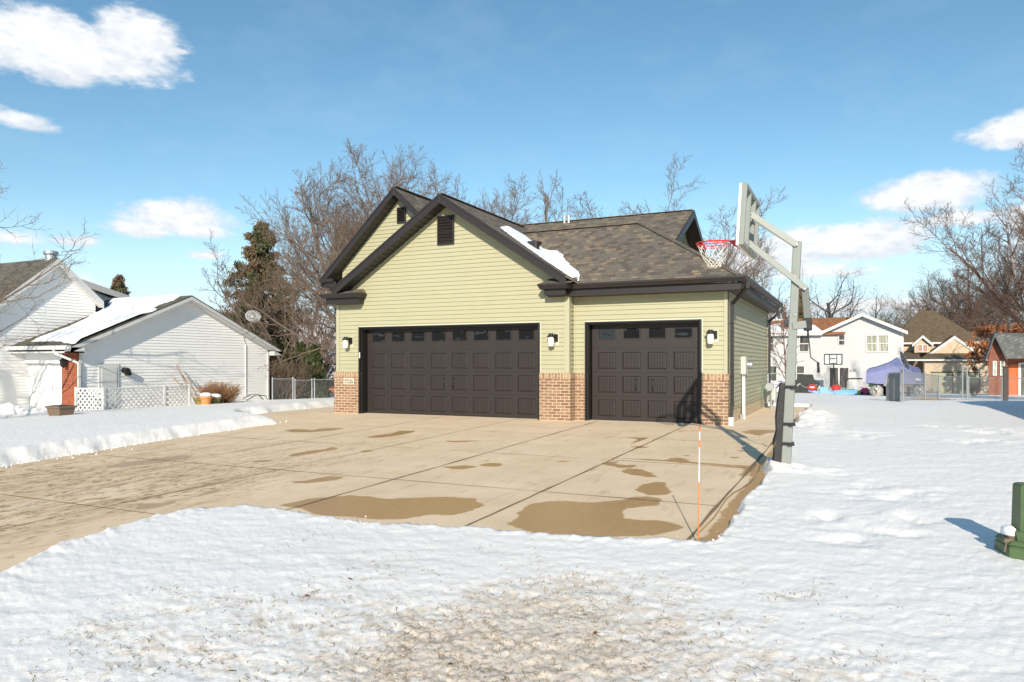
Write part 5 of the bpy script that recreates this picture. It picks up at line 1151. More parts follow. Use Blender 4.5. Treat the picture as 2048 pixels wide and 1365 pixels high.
m = MB(); C_ = at(160, 558, X=UX - 3.5); E_ = at(258, 592, X=UX - 3.5); m.prism([C_, E_, E_ + Vector((-5, 0, 0)), C_ + Vector((-5, 0, 0))], (0, 0, -.05)); CH_(m.build('rear_roof', sh_left)); m = MB(); m.prism([C_ + Vector((.01, 0, 0)), E_ + Vector((.01, 0, 0)), E_ + Vector((.01, 0, -.26)), C_ + Vector((.01, 0, -.30))], (.03, 0, 0)); CH_(m.build('rear_rake_board', white_trim)); m = MB(); m.prism([C_ + Vector((-.3, 0, -.2)), E_ + Vector((-.3, -.6, -.2)), E_ + Vector((-.3, -.6, -4)), C_ + Vector((-.3, 0, -4))], (-.1, 0, 0)); CH_(m.build('rear_gable_wall', white_near))
# satellite dish on the garage roof
p = at(506, 636, X=fp - .2); dish = empty('satellite_dish', (p.x, p.y, p.z - .5), 'grey oval satellite dish on the far roof slope of the white garage', 'satellite dish')
m = MB(); prof = [(.0, .0), (.12, .006), (.22, .022), (.31, .045)]; mt = Matrix.Translation((0, 0, .55)) @ Euler((R(62), 0, R(52))).to_matrix().to_4x4()
n = 24; rg = [[mt @ Vector((r_ * math.cos(2 * math.pi * j / n) * 1.12, r_ * math.sin(2 * math.pi * j / n), zz)) for j in range(n)] for r_, zz in prof[1:]]
for i in range(2):
    for j in range(n): m.face([rg[i][j], rg[i][(j + 1) % n], rg[i + 1][(j + 1) % n], rg[i + 1][j]])
m.face(rg[0]); m.face([v for v in rg[2]][::-1] if False else rg[0][::-1]); o = m.build('reflector', mat('dish_grey', (.40, .40, .38), .5), dish, smooth=True); sm_ = o.modifiers.new('t', 'SOLIDIFY'); sm_.thickness = .015
m = MB(); m.tube([(0, 0, .5), (-.08, -.05, .22), (-.02, .1, -.05)], .022, 8); m.build('mast', galv_m, dish)
m = MB(); a_ = mt @ Vector((0, -.30, .05)); b_ = mt @ Vector((0, -.1, .45)); m.tube([a_, b_], .012, 6); m.build('feed_arm', galv_m, dish)
# lattice screen
def lattice(A, B, z0, z1, par, step=.20):
    d_ = Vector((B[0] - A[0], B[1] - A[1], 0)); Ln = d_.length; d_.normalize(); nrm = Vector((d_.y, -d_.x, 0)); h = z1 - z0; m = MB(); o = Vector((A[0], A[1], 0))
    for s in (1, -1):
        u = -h if s > 0 else 0
        while u < Ln + (h if s < 0 else 0):
            p0, p1 = (u, 0), (u + h * s, h)
            # clip to the panel
            pts = []
            (ua, za), (ub, zb2) = p0, p1
            t0, t1 = 0., 1.; du = ub - ua
            for lim, sign in ((0, 1), (Ln, -1)):
                f0 = (ua - lim) * sign; f1 = (ub - lim) * sign
                if f0 < 0 and f1 < 0: t1 = -1
                elif f0 < 0: t0 = max(t0, f0 / (f0 - f1))
                elif f1 < 0: t1 = min(t1, f0 / (f0 - f1))
            if t1 > t0 + .02:
                a = o + d_ * (ua + du * t0) + Vector((0, 0, z0 + h * t0)) + nrm * .006 * s; b = o + d_ * (ua + du * t1) + Vector((0, 0, z0 + h * t1)) + nrm * .006 * s; m.bar(a, b, .010, .055, up=(0, 0, 1))
            u += step
    par_ob = m.build('lattice_panel', white_trim); CH_(par_ob, par)
lat = empty('lattice_screen', (-23.4, 18, T(-23.4, 18)), 'white diamond lattice screen in front of the white garage wall', 'lattice fence')
lx = -23.6; pA = at(208, 800, X=lx); pB = at(329, 800, X=lx); pC = at(379, 800, X=lx); ltz = at(208, 777, X=lx).z; lz0 = T(lx, 18) - .05
yW = pA.y
for (a, b) in (((GX_ + .1, yW - .15), (lx, yW)), ((lx, yW), (lx, pB.y)), ((lx, pB.y), (lx, pC.y))): lattice(a, b, lz0 + .03, ltz - .04, lat)
for (x_, y_) in ((GX_ + .15, yW - .15), (lx, yW), (lx, pB.y), (lx, pC.y)): m = MB(); m.box(x_ - .045, x_ + .045, y_ - .045, y_ + .045, lz0 - .2, ltz + .03); CH_(m.build('post', white_trim), lat)
for a, b in (((GX_ + .1, yW - .15), (lx, yW)), ((lx, yW), (lx, pC.y))):
    for zz in (ltz - .02, lz0 + .03): m = MB(); m.bar((a[0], a[1], zz), (b[0], b[1], zz), .05, .05); CH_(m.build('rail', white_trim), lat)
# planter, pots, leaning tools, ladder
p = on_ground(122, 838, .1); pot = empty('planter_box', (p.x, p.y, p.z), 'brown tapered planter beside the red brick garage corner', 'planter')
m = MB(); loft(m, [[(-.22, -.18, 0), (.22, -.18, 0), (.22, .18, 0), (-.22, .18, 0)], [(-.30, -.24, .33), (.30, -.24, .33), (.30, .24, .33), (-.30, .24, .33)]]); m.box(-.33, .33, -.27, .27, .33, .38); m.build('planter_body', mat('brown_plastic', (.16, .11, .075), .6), pot)
m = MB(); m.box(-.26, .26, -.2, .2, .375, .395); m.build('soil', mat('soil', (.05, .04, .03), .95), pot)
terra = mat('terracotta', (.55, .24, .08), .75, var=.15, vs=9); moss = mat('mossy_pot', (.20, .16, .04), .85, var=.5, vs=12)
pots = []
for px, d_, r_, h_, mt, lab in ((412, 27.4, .20, .42, terra, 'orange clay pot stacked by the brown shrub, taller one in front'), (402, 27.9, .24, .34, moss, 'mossy yellowish pot behind the orange clay pot'), (430, 28.0, .22, .36, moss, 'mossy pot with a snow cap right of the orange clay pot')):
    v = ray(px, HOR); x_, y_ = v[0] * d_, v[1] * d_; e = empty('flower_pot', (x_, y_, T(x_, y_) + .08), lab, 'flower pot', 'pots beside the brown shrub')
    m = MB(); m.lathe([(r_ * .7, 0), (r_ * .95, h_ * .8), (r_ * 1.12, h_ * .8), (r_ * 1.15, h_), (r_ * .9, h_), (r_ * .88, h_ * .9)], (0, 0, 0), 18); m.build('pot_body', mt, e)
    if 'snow' in lab or 'orange clay pot stacked' in lab: m = MB(); m.lathe([(r_ * 1.1, h_), (r_ * 1.0, h_ + .08), (r_ * .5, h_ + .13)], (0, 0, 0), 16); m.build('snow_cap', snow_roof, e, smooth=True)
wood_m = mat('weathered_wood', (.28, .20, .13), .85, var=.3, vs=8)
tl = empty('garden_tools', (-24, at(385, 800, X=-24).y, T(-24, 20)), 'long wooden garden tools leaning on the wall behind the lattice end', 'garden tools'); 
yb_ = at(385, 800, X=-24).y
for k, (dy, dz, lean) in enumerate(((0, 1.7, .3), (.2, 1.45, .55), (.35, 1.3, -.3), (-.1, 1.2, .5))):
    m = MB(); a_ = Vector((-23.9 + .1 * k, yb_ + dy + lean * .6, T(-24, 20) + .05)); b_ = Vector((-24.8, yb_ + dy - lean * .3, a_.z + dz)); m.tube([a_, b_], .02, 6); CH_(m.build('tool_handle', wood_m), tl)
ld = empty('step_ladder', (-24.2, at(510, 795, X=-24.2).y, T(-24.2, 26)), 'grey metal ladder frame lying in the snow below the white garage wall', 'ladder'); q = at(505, 797, X=-24.2)
m = MB(); P_ = [at(492, 802, X=-23.9), at(512, 790, X=-24.1), at(532, 792, X=-24.2), at(536, 804, X=-24.2)]
for i in range(3): m.tube([P_[i], P_[i + 1]], .025, 6)
m.tube([P_[1] + Vector((-.5, .2, 0)), P_[0] + Vector((-.5, .3, .05))], .025, 6); m.tube([P_[2] + Vector((-.4, 0, 0)), P_[3] + Vector((-.4, .2, 0))], .025, 6)
CH_(m.build('rails', mat('grey_paint', (.18, .22, .24), .5)), ld); m = MB(); 
for t_ in (.2, .5, .8): a_ = P_[1].lerp(P_[2], t_); m.tube([a_, a_ + Vector((-.45, .1, 0))], .018, 6)
m.tube([P_[1], P_[1] + Vector((-.5, .2, 0))], .02, 6); CH_(m.build('rungs', galv_m), ld)

# ------------------------------------------------------------------ wire fences
wire_m = mat('galvanised_wire', (.33, .34, .34), .5, metal=.5)
def chain_fence(pts, h, label, name='chain_link_fence', pitch=.075, wr=.0035, posts=None, rail=True, mesh=True):
    pts = [Vector((p[0], p[1], T(p[0], p[1]))) for p in pts]; e = empty(name, pts[0], label, 'fence')
    for p in pts: m = MB(); m.tube([p + Vector((0, 0, -.2)), p + Vector((0, 0, h + .04))], .032, 8); m.lathe([(.036, h + .03), (.03, h + .06), (.008, h + .075)], p, 8); CH_(m.build('post', galv_m), e)
    for i in range(len(pts) - 1):
        a, b = pts[i], pts[i + 1]
        if rail: m = MB(); m.tube([a + Vector((0, 0, h)), b + Vector((0, 0, h))], .020, 6); CH_(m.build('top_rail', galv_m), e)
        if not mesh: continue
        d_ = b - a; Ln = d_.length; m = MB(); u = -h
        for s in (1, -1):
            u = -h if s > 0 else 0
            while u < (Ln if s > 0 else Ln + h):
                ua, ub = u, u + h * s; t0, t1 = 0., 1.
                if s > 0: t0 = max(0, -ua / h); t1 = min(1, (Ln - ua) / h)
                else: t0 = max(0, (ua - Ln) / h); t1 = min(1, ua / h)
                if t1 > t0 + .01:
                    A_2 = a + d_ * ((ua + (ub - ua) * t0) / Ln) + Vector((0, 0, .04 + (h - .06) * t0)); B_2 = a + d_ * ((ua + (ub - ua) * t1) / Ln) + Vector((0, 0, .04 + (h - .06) * t1)); m.tube([A_2, B_2], wr, 3, cap=False)
                u += pitch * 1.41
        CH_(m.build('wire_mesh', wire_m), e)
    return e
def gp_(px, d): v = ray(px, HOR); return (v[0] * d, v[1] * d)
chain_fence([gp_(545, 33), gp_(586, 33.6)], 1.15, 'chain link fence section touching the white garage rear corner')
chain_fence([gp_(590, 33.7), gp_(624, 34.3)], 1.08, 'chain link gate between the two left fence sections', name='chain_link_gate')
chain_fence([gp_(629, 34.3), gp_(670, 34.8), gp_(720, 35.5)], 1.1, 'chain link fence section running behind the green house corner')
chain_fence([gp_(1803, 25.2), gp_(1850, 30), gp_(1878, 34), gp_(1925, 36)], 1.15, 'chain link fence running from the dish post towards the tan house', pitch=.09)
chain_fence([gp_(1925, 31), gp_(1934, 31.0)], 1.5, 'pair of tall steel gate posts before the tan house', name='gate_post_pair', mesh=False, rail=False)
chain_fence([gp_(1937, 31.2), gp_(2004, 31.8), gp_(2052, 32.2)], 1.05, 'chain link gate span at right with dark posts', name='chain_link_gate', pitch=.09)
dk = mat('dark_wood', (.06, .05, .045), .8, var=.2)
for px, hh_, lab in ((2011, 1.5, 'dark wooden post left of the orange brick house door'),):
    x_, y_ = gp_(px, 31); m = MB(); m.box(x_ - .09, x_ + .09, y_ - .09, y_ + .09, T(x_, y_) - .2, T(x_, y_) + hh_); m.box(x_ - .12, x_ + .12, y_ - .12, y_ + .12, T(x_, y_) + hh_, T(x_, y_) + hh_ + .05); o = m.build('wooden_post', dk); tag(o, lab, 'post')
# dish post at the near fence corner
v = ray(1806, HOR); dpx, dpy = v[0] * 24.9, v[1] * 24.9; e = empty('satellite_dish', (dpx, dpy, T(dpx, dpy)), 'dark satellite dish seen edge-on, on the pole at the near fence corner', 'satellite dish')
m = MB(); m.tube([(0, 0, -.2), (0, 0, 1.15)], .03, 8); m.tube([(0, 0, 1.15), (.01, 0, 1.34)], .022, 8); m.build('mast', galv_m, e)
m = MB(); mt = Matrix.Translation((-.04, 0, 1.36)) @ Euler((0, R(80), R(115))).to_matrix().to_4x4(); n = 24; prof = [(.06, .01), (.2, .03), (.32, .07)]
mt = Matrix.Translation((-.02, .0, 1.48)) @ Euler((R(68), 0, R(100))).to_matrix().to_4x4()
rg = [[mt @ Vector((r_ * math.cos(2 * math.pi * j / n), r_ * math.sin(2 * math.pi * j / n) * 1.05, zz)) for j in range(n)] for r_, zz in prof]
m.face(rg[0])
for i in range(2):
    for j in range(n): m.face([rg[i][j], rg[i][(j + 1) % n], rg[i + 1][(j + 1) % n], rg[i + 1][j]])
o = m.build('reflector', mat('dish_dark_grey', (.12, .13, .135), .5), e, smooth=True); o.modifiers.new('s', 'SOLIDIFY').thickness = .012
m = MB(); m.tube([(.0, 0, 1.20), (-.22, -.1, 1.17), (-.42, -.2, 1.30), (-.44, -.21, 1.36)], .014, 6); m.build('feed_arm', galv_m, e)
# arched grey board panel beside it
pan = empty('fence_panel', (0, 0, 0), 'weathered grey board panel with a curved top beside the dish post', 'fence panel'); a = gp_(1772, 26.2); b = gp_(1800, 25.4); pan.location = (a[0], a[1], T(*a))
va = Vector((a[0], a[1], T(*a) - .1)); vb = Vector((b[0], b[1], T(*b) - .1)); grey_w = mat('grey_boards', (.27, .28, .29), .8, var=.18, vs=6)
for k in range(9):
    t0, t1 = k / 9, (k + .93) / 9; f_ = lambda t: .75 + .42 * math.sqrt(max(0, 1 - max(0, 1 - t * 2.6) ** 2)); p0, p1 = va.lerp(vb, t0), va.lerp(vb, t1)
    if k == 0: pm = MB()
    pm.prism([p0, p1, p1 + Vector((0, 0, f_(t1))), p0 + Vector((0, 0, f_(t0)))], (.01, .03, 0))
CH_(pm.build('boards', grey_w), pan)
m = MB(); tp = [va.lerp(vb, i / 14) + Vector((-.01, -.01, (.76 + .42 * math.sqrt(max(0, 1 - max(0, 1 - i / 14 * 2.6) ** 2))))) for i in range(15)]; m.tube(tp, .028, 6); CH_(m.build('cap_rail', mat('grey_rail', (.34, .35, .34), .7)), pan)

# ------------------------------------------------------------------ white two-storey house beyond the yard
WY = 68.0; cw_ = lambda px, py, dy=0.: at(px, py, Y=WY + dy)
wh = empty('white_two_storey_house', (cw_(1700, 787).x, WY, T(0, WY)), 'white two-storey house with front gable and orange-brown snowy roof behind the yard', 'house')
gl = T(0, WY) - .3; P_pk = cw_(1724, 627); P_r = cw_(1815, 663); P_l = cw_(1640, 664); xR = cw_(1806, 700).x; xL = cw_(1520, 700).x; xm = cw_(1652, 700).x; ezw = cw_(1700, 667).z
sR = (P_pk.z - P_r.z) / (P_r.x - P_pk.x)
wt = lambda x: P_pk.z - .25 - sR * abs(x - P_pk.x)
f = siding([[(xm, gl), (xR, gl), (xR, wt(xR)), (P_pk.x, wt(P_pk.x)), (xm, wt(xm))], [(xL - 3, gl), (xm, gl), (xm, ezw), (xL - 3, ezw)]], (0, WY, 0), (1, 0, 0), (0, -1, 0), course=.16, lap=.035); CH_(f.build('front_wall', white_sid), wh)
m = MB(); m.box(xL - 3, xR - .02, WY + .1, WY + 9, gl, ezw); CH_(m.build('body_wall', white_sid), wh)
m = MB(); m.prism([(P_pk.x, WY - .5, P_pk.z), (P_r.x, WY - .5, P_r.z), (P_r.x, WY + 9, P_r.z), (P_pk.x, WY + 9, P_pk.z)], (0, 0, -.1)); m.prism([(P_pk.x, WY - .5, P_pk.z), (P_l.x, WY - .5, P_pk.z - sR * (P_pk.x - P_l.x)), (P_l.x, WY + 9, P_pk.z - sR * (P_pk.x - P_l.x)), (P_pk.x, WY + 9, P_pk.z)], (0, 0, -.1)); 
rg_z = cw_(1600, 637, 4.5).z; m.prism([(xL - 3, WY - .4, ezw), (xm + 1.5, WY - .4, ezw), (xm + 1.5, WY + 4.5, rg_z), (xL - 3, WY + 4.5, rg_z)], (0, 0, -.08)); m.prism([(xL - 3, WY + 4.5, rg_z), (xm + 3, WY + 4.5, rg_z), (xm + 3, WY + 9.4, ezw), (xL - 3, WY + 9.4, ezw)], (0, 0, -.08)); CH_(m.build('shingle_roof', sh_orange), wh)
for s_x, e_x in ((P_pk.x, P_r.x), (P_pk.x, P_l.x)):
    zE = P_pk.z - sR * abs(e_x - s_x); m = MB(); m.prism([(s_x, WY - .5, P_pk.z - .02), (e_x, WY - .5, zE - .02), (e_x, WY - .5, zE - .28), (s_x, WY - .5, P_pk.z - .28)], (0, -.05, 0)); m.prism([(s_x, WY - .5, P_pk.z - .26), (e_x, WY - .5, zE - .26), (e_x, WY, zE - .26), (s_x, WY, P_pk.z - .26)], (0, 0, .03)); CH_(m.build('rake_board', white_trim), wh)
m = MB(); m.box(xL - 3, P_l.x + .2, WY - .5, WY - .38, ezw - .14, ezw + .02); m.box(xL - 3, P_l.x + .2, WY - .38, WY, ezw - .14, ezw - .1); CH_(m.build('gutter', white_trim), wh)
m = MB(); m.box(xR - .12, xR + .04, WY - .03, WY + .1, gl, wt(xR)); CH_(m.build('corner_trim', white_trim), wh)
def win(px0, py0, px1, py1, par, Yp, pane=None, cols=1, sash=True, CHf=CH_, fr=.07, y_off=0.):
    a = at(px0, py0, Y=Yp); b = at(px1, py1, Y=Yp); x0, x1, z1, z0 = a.x, b.x, a.z, b.z; m = MB(); yy = Yp - .085
    m.box(x0 - fr, x0, yy, yy + .07, z0 - fr, z1 + fr); m.box(x1, x1 + fr, yy, yy + .05, z0 - fr, z1 + fr); m.box(x0, x1, yy, yy + .05, z1, z1 + fr); m.box(x0, x1, yy, yy + .05, z0 - fr, z0)
    for c in range(1, cols): xc = x0 + (x1 - x0) * c / cols; m.box(xc - .06, xc + .06, yy, yy + .05, z0, z1)
    if sash: zc = (z0 + z1) / 2; m.box(x0, x1, yy + .004, yy + .05, zc - .035, zc + .035)
    w = CHf(m.build('window', white_trim), par); m = MB(); m.face([(x0, yy + .045, z0), (x1, yy + .045, z0), (x1, yy + .045, z1), (x0, yy + .045, z1)]); o = m.build('pane', pane or farpane_m)
    o.parent = w; o.matrix_parent_inverse = (w.matrix_parent_inverse @ Matrix.Identity(4)).inverted() if False else Matrix.Translation(par.location) @ Matrix.Translation(par.location).inverted(); return w
for q in ((1537, 674, 1546, 702), (1600, 673, 1617, 703), (1537, 733, 1553, 762), (1594, 733, 1608, 762), (1678, 672, 1689, 690)): win(*q, wh, WY)
win(1734, 672, 1776.5, 703, wh, WY, curtain_m, cols=2)
win(1659, 736, 1697, 776, wh, WY, farpane_m, cols=2, sash=False)
m = MB()
sa = (xL - 3, WY - .4, ezw)
def rfp(px, py):
    k_ = (rg_z - ezw) / 4.9; v = ray(px, py); den = v[2] - k_ * v[1]; t = (ezw - k_ * (WY - .4) - CH) / den; return Vector((v[0] * t, v[1] * t, CH + v[2] * t + .05))
m.prism([rfp(*q) for q in ((1530, 667), (1650, 667), (1640, 660), (1628, 651), (1605, 655), (1583, 656), (1573, 660), (1561, 656), (1560, 648), (1545, 651), (1530, 654))], (0, 0, -.04)); m.prism([rfp(*q) for q in ((1541, 640), (1565, 638.5), (1565, 641), (1545, 642))], (0, 0, -.04)); CH_(m.build('roof_snow', snow_roof), wh)
m = MB(); q = [rfp(*z_) for z_ in ((1568, 654), (1584, 654), (1585, 642), (1569, 642))]; m.prism(q, (0, 0, .08)); CH_(m.build('skylight', farpane_m), wh)
m = MB(); q = cw_(1704, 742); m.box(q.x - .25, q.x - .05, WY - .06, WY - .02, q.z - .1, q.z + .1); m.box(q.x + .05, q.x + .3, WY - .08, WY - .02, q.z - .05, q.z + .15); CH_(m.build('wall_ornament', mat('grey_ornament', (.25, .24, .2), .7)), wh)
# things standing along the white house wall
def gat(px, d): x_, y_ = gp_(px, d); return x_, y_, T(x_, y_) + .08
x_, y_, z_ = gat(1672, 58); bh = empty('portable_basketball_hoop', (x_, y_, z_), 'small black portable basketball hoop before the glass door of the white house', 'basketball hoop')
m = MB(); m.tube([(0, 0, 0), (-.2, 0, 2.5)], .045, 8); m.build('pole', black_m, bh)
fr_ = mat('dark_board_frame', (.05, .06, .045), .6); m = MB()
for (a0, a1, b0, b1) in ((-.68, .68, 2.28, 2.36), (-.68, .68, 3.06, 3.14), (-.68, -.60, 2.36, 3.06), (.60, .68, 2.36, 3.06), (-.3, -.24, 2.36, 3.06), (.24, .3, 2.36, 3.06), (-.24, .24, 2.74, 2.80), (-.24, .24, 2.36, 2.40)): m.box(-.2 + a0, -.2 + a1, -.08, -.02, b0, b1)
m.build('board_frame', fr_, bh); m = MB(); m.box(-.2 - .62, -.2 + .62, -.04, -.03, 2.34, 3.08); m.build('backboard', white_m, bh)
m = MB(); m.tube([(-.2 + .22 * math.cos(t), -.32 + .22 * math.sin(t), 2.42) for t in np.linspace(0, 6.283, 17)], .012, 5); m.build('rim', mat('white_rim', (.6, .6, .58), .5), bh); m = MB(); m.box(-.1, 1.0, -.35, .35, 0, .18); m.tube([(0, 0, .9), (.7, 0, .15)], .03, 6); m.build('base', black_m, bh, bevel=.05)
x_, y_, z_ = gat(1607, 60); o_ = empty('covered_grill', (x_, y_, z_), 'black covered garden furniture heap under the white house wall', 'covered furniture'); blk = mat('black_tarp', (.022, .026, .022), .7, var=.3, vs=3, bump=.8, bs=3)
m = MB(); loft(m, [[(-1.1, -.6, 0), (1.0, -.6, 0), (1.0, .6, 0), (-1.1, .6, 0)], [(-1.2, -.6, .55), (1.15, -.6, .6), (1.1, .6, .6), (-1.2, .6, .55)], [(-1.0, -.5, .8), (1.3, -.5, .75), (1.2, .5, .8), (-1.0, .5, .85)], [(-.5, -.4, 1.1), (.8, -.4, 1.1), (.8, .4, 1.1), (-.5, .4, 1.1)], [(-.45, -.35, 1.5), (.72, -.35, 1.5), (.7, .35, 1.5), (-.4, .35, 1.5)]]); m.build('cover', blk, o_, bevel=.12)
m = MB(); m.tube([(-1.15, -.66, .2), (-.3, -.66, .75), (.2, -.66, .45), (1.1, -.66, .7)], .012, 5); m.build('tie_cord', net_m, o_)
x_, y_, z_ = gat(1724, 54); o_ = empty('practice_goal', (x_, y_, z_), 'black framed rounded goal with netting between the glass door and the covered boat', 'goal'); m = MB(); m.tube([(-1.1, 0, 0), (-1.1, 0, .9), (-1.0, 0, 1.08), (-.8, 0, 1.15), (.8, 0, 1.15), (1.0, 0, 1.08), (1.1, 0, .9), (1.1, 0, 0)], .05, 8); m.tube([(-1.1, 0, .08), (1.1, 0, .08)], .05, 8); m.tube([(.3, 0, 1.1), (.9, -.4, .1)], .03, 6); m.tube([(-1.1, 0, .6), (-1.1, .7, 0)], .04, 6); m.tube([(1.1, 0, .6), (1.1, .7, 0)], .04, 6); m.build('frame', black_m, o_)
m = MB()
for i in range(-9, 10): m.box(i * .11 - .006, i * .11 + .006, .02, .03, .1, 1.1)
for j in range(10): m.box(-1.05, 1.05, .018, .03, .12 + j * .11 - .006, .12 + j * .11 + .006)
m.build('net', net_m, o_)
x_, y_, z_ = gat(1684, 62.5); o_ = empty('deck_steps', (x_, y_, z_ - .1), 'low wooden steps under the glass door of the white house', 'steps'); m = MB(); m.box(-1.8, 1.8, 0, 1.2, .62, .72); m.box(-1.8, 1.8, -.5, 0, .30, .38); m.build('treads', mat('grey_deck', (.5, .48, .43), .8), o_); m = MB()
for i in range(6): m.box(-1.75 + i * .68, -1.65 + i * .68, -.3, 1.1, 0, .3); m.box(-1.75 + i * .68, -1.65 + i * .68, 0.05, 1.1, .38, .62)
m.build('supports', mat('tan_lumber', (.38, .24, .14), .8), o_)
def toy(px, d, nm, lab, cat, parts, rz=0.):
    x_, y_, z_ = gat(px, d); e = empty(nm, (x_, y_, z_), lab, cat, rz=rz)
    for pn, mt, fn in parts: m = MB(); fn(m); m.build(pn, mt, e, bevel=.02)
redp = mat('red_plastic', (.55, .04, .03), .4); bluep = mat('pale_blue_plastic', (.22, .42, .70), .4); cyanp = mat('cyan_plastic', (.10, .45, .65), .4); purp = mat('purple_plastic', (.12, .06, .22), .5); limep = mat('lime_plastic', (.40, .65, .08), .45); pinkp = mat('pink_plastic', (.62, .07, .17), .45); palegreen = mat('pale_green_bin', (.38, .52, .32), .5); navy = mat('navy_plastic', (.04, .07, .16), .5)
toy(1648, 56, 'teeter_toy', 'blue toy seesaw with two red seats in the snow under the white house', 'toy', [('base', bluep, lambda m: (m.tube([(-1.1, 0, .25), (-.5, 0, .05), (0, 0, .2), (.5, 0, .05), (1.1, 0, .25)], .12, 8), m.box(-.3, .3, -.2, .2, 0, .5))), ('seat', redp, lambda m: m.lathe([(.2, .2), (.34, .35), (.34, .55), (.2, .68)], (-.85, 0, 0), 14)), ('seat', redp, lambda m: m.lathe([(.2, .2), (.34, .35), (.34, .55), (.2, .68)], (.85, 0, 0), 14)), ('seat_shell', white_m, lambda m: m.lathe([(.1, .4), (.22, .45), (.2, .52)], (-.85, -.22, 0), 12))])
toy(1700, 50, 'snow_sled', 'pale blue toy sled lying in the snow before the black goal', 'sled', [('hull', bluep, lambda m: loft(m, [[(-.9, -.3, 0), (.6, -.3, 0), (.6, .3, 0), (-.9, .3, 0)], [(-1.0, -.4, .28), (.9, -.35, .36), (.9, .35, .36), (-1.0, .4, .28)]])), ('seat_pad', mat('teal_pad', (.05, .3, .25), .5), lambda m: m.box(-.5, .3, -.3, .3, .29, .38)), ('nose', navy, lambda m: loft(m, [[(.6, -.32, .0), (1.1, -.3, .0), (1.1, .3, .0), (.6, .32, .0)], [(.7, -.3, .3), (1.2, -.2, .42), (1.2, .2, .42), (.7, .3, .3)]]))])
toy(1719, 49, 'lime_ball', 'small lime green toy ball left of the pink toy car', 'toy ball', [('ball', limep, lambda m: m.lathe([(.02, 0), (.12, .05), (.17, .15), (.12, .27), (.02, .32)], (0, 0, 0), 14)), ('valve', white_m, lambda m: m.box(-.02, .02, -.18, -.15, .14, .18))])
toy(1731, 48.5, 'ride_on_toy', 'pink toy car with grey wheels between the ball and the green bin', 'toy car', [('body', pinkp, lambda m: loft(m, [[(-.32, -.2, .08), (.32, -.2, .08), (.32, .2, .08), (-.32, .2, .08)], [(-.32, -.2, .30), (.30, -.2, .30), (.30, .2, .30), (-.32, .2, .30)], [(-.18, -.16, .46), (.12, -.16, .46), (.12, .16, .46), (-.18, .16, .46)]])), ('wheel', blk, lambda m: m.tube([(-.2, -.24, .1), (-.2, -.18, .1)], .1, 12)), ('wheel', blk, lambda m: m.tube([(.2, -.24, .1), (.2, -.18, .1)], .1, 12))])
toy(1726.5, 50.5, 'snow_tub', 'pale toy box with lid behind the pink toy car', 'toy box', [('box', mat('pale_tub', (.5, .6, .68), .5), lambda m: m.box(-.2, .2, -.2, .2, 0, .45)), ('lid', pinkp, lambda m: m.box(-.23, .23, -.23, .23, .45, .50))])
toy(1749, 41, 'garden_bin', 'pale green plastic bin standing under the covered boat', 'bin', [('bin_body', palegreen, lambda m: loft(m, [[(-.24, -.2, 0), (.24, -.2, 0), (.24, .2, 0), (-.24, .2, 0)], [(-.32, -.26, .72), (.32, -.26, .72), (.32, .26, .72), (-.32, .26, .72)]])), ('bin_rim', palegreen, lambda m: m.box(-.35, .35, -.29, .29, .72, .77))])
toy(1629, 60, 'storage_crate', 'pale storage crate between the black covered heap and the toy seesaw', 'crate', [('crate_box', mat('tan_crate', (.42, .32, .24), .7), lambda m: m.box(-.5, .35, -.3, .3, 0, .35)), ('crate_lid', mat('grey_lid', (.5, .5, .48), .6), lambda m: m.box(-.45, .45, -.32, .32, .36, .62))])
def bike(m):
    for cx in (-.5, .5): m.tube([(cx + .3 * math.cos(t), 0, .32 + .3 * math.sin(t)) for t in np.linspace(0, 6.283, 21)], .025, 5)
toy(1566, 52, 'childs_bicycle', 'small purple bicycle at the wall near the gas meter side', 'bicycle', [('wheels', blk, bike), ('frame', purp, lambda m: (m.tube([(-.5, 0, .32), (-.15, 0, .75), (.35, 0, .8), (.5, 0, .32)], .05, 6), m.tube([(-.15, 0, .75), (0, 0, .3), (.35, 0, .8)], .05, 6), m.box(-.32, -.05, -.08, .08, .82, .90))), ('handlebar', galv_m, lambda m: m.tube([(.3, -.25, 1.02), (.36, 0, .9), (.3, .25, 1.02)], .02, 6))])
toy(1577, 53, 'red_wagon', 'small red toy wagon just left of the hoop pole base', 'wagon', [('tray', redp, lambda m: m.box(-.35, .35, -.2, .2, .18, .38)), ('wheel', blk, lambda m: m.tube([(-.25, -.25, .12), (-.25, -.2, .12)], .12, 12)), ('wheel', blk, lambda m: m.tube([(.25, -.25, .12), (.25, -.2, .12)], .12, 12)), ('pull_bar', white_m, lambda m: m.tube([(.35, 0, .25), (.8, 0, .75)], .02, 6))])

# pontoon boat under a blue cover
BD = 40.5; bx, by = gp_(1792, BD); bz = T(bx, by)
boat = empty('covered_boat', (bx, by, bz), 'pontoon boat on a trailer under a pale blue-violet cover in the yard', 'boat')
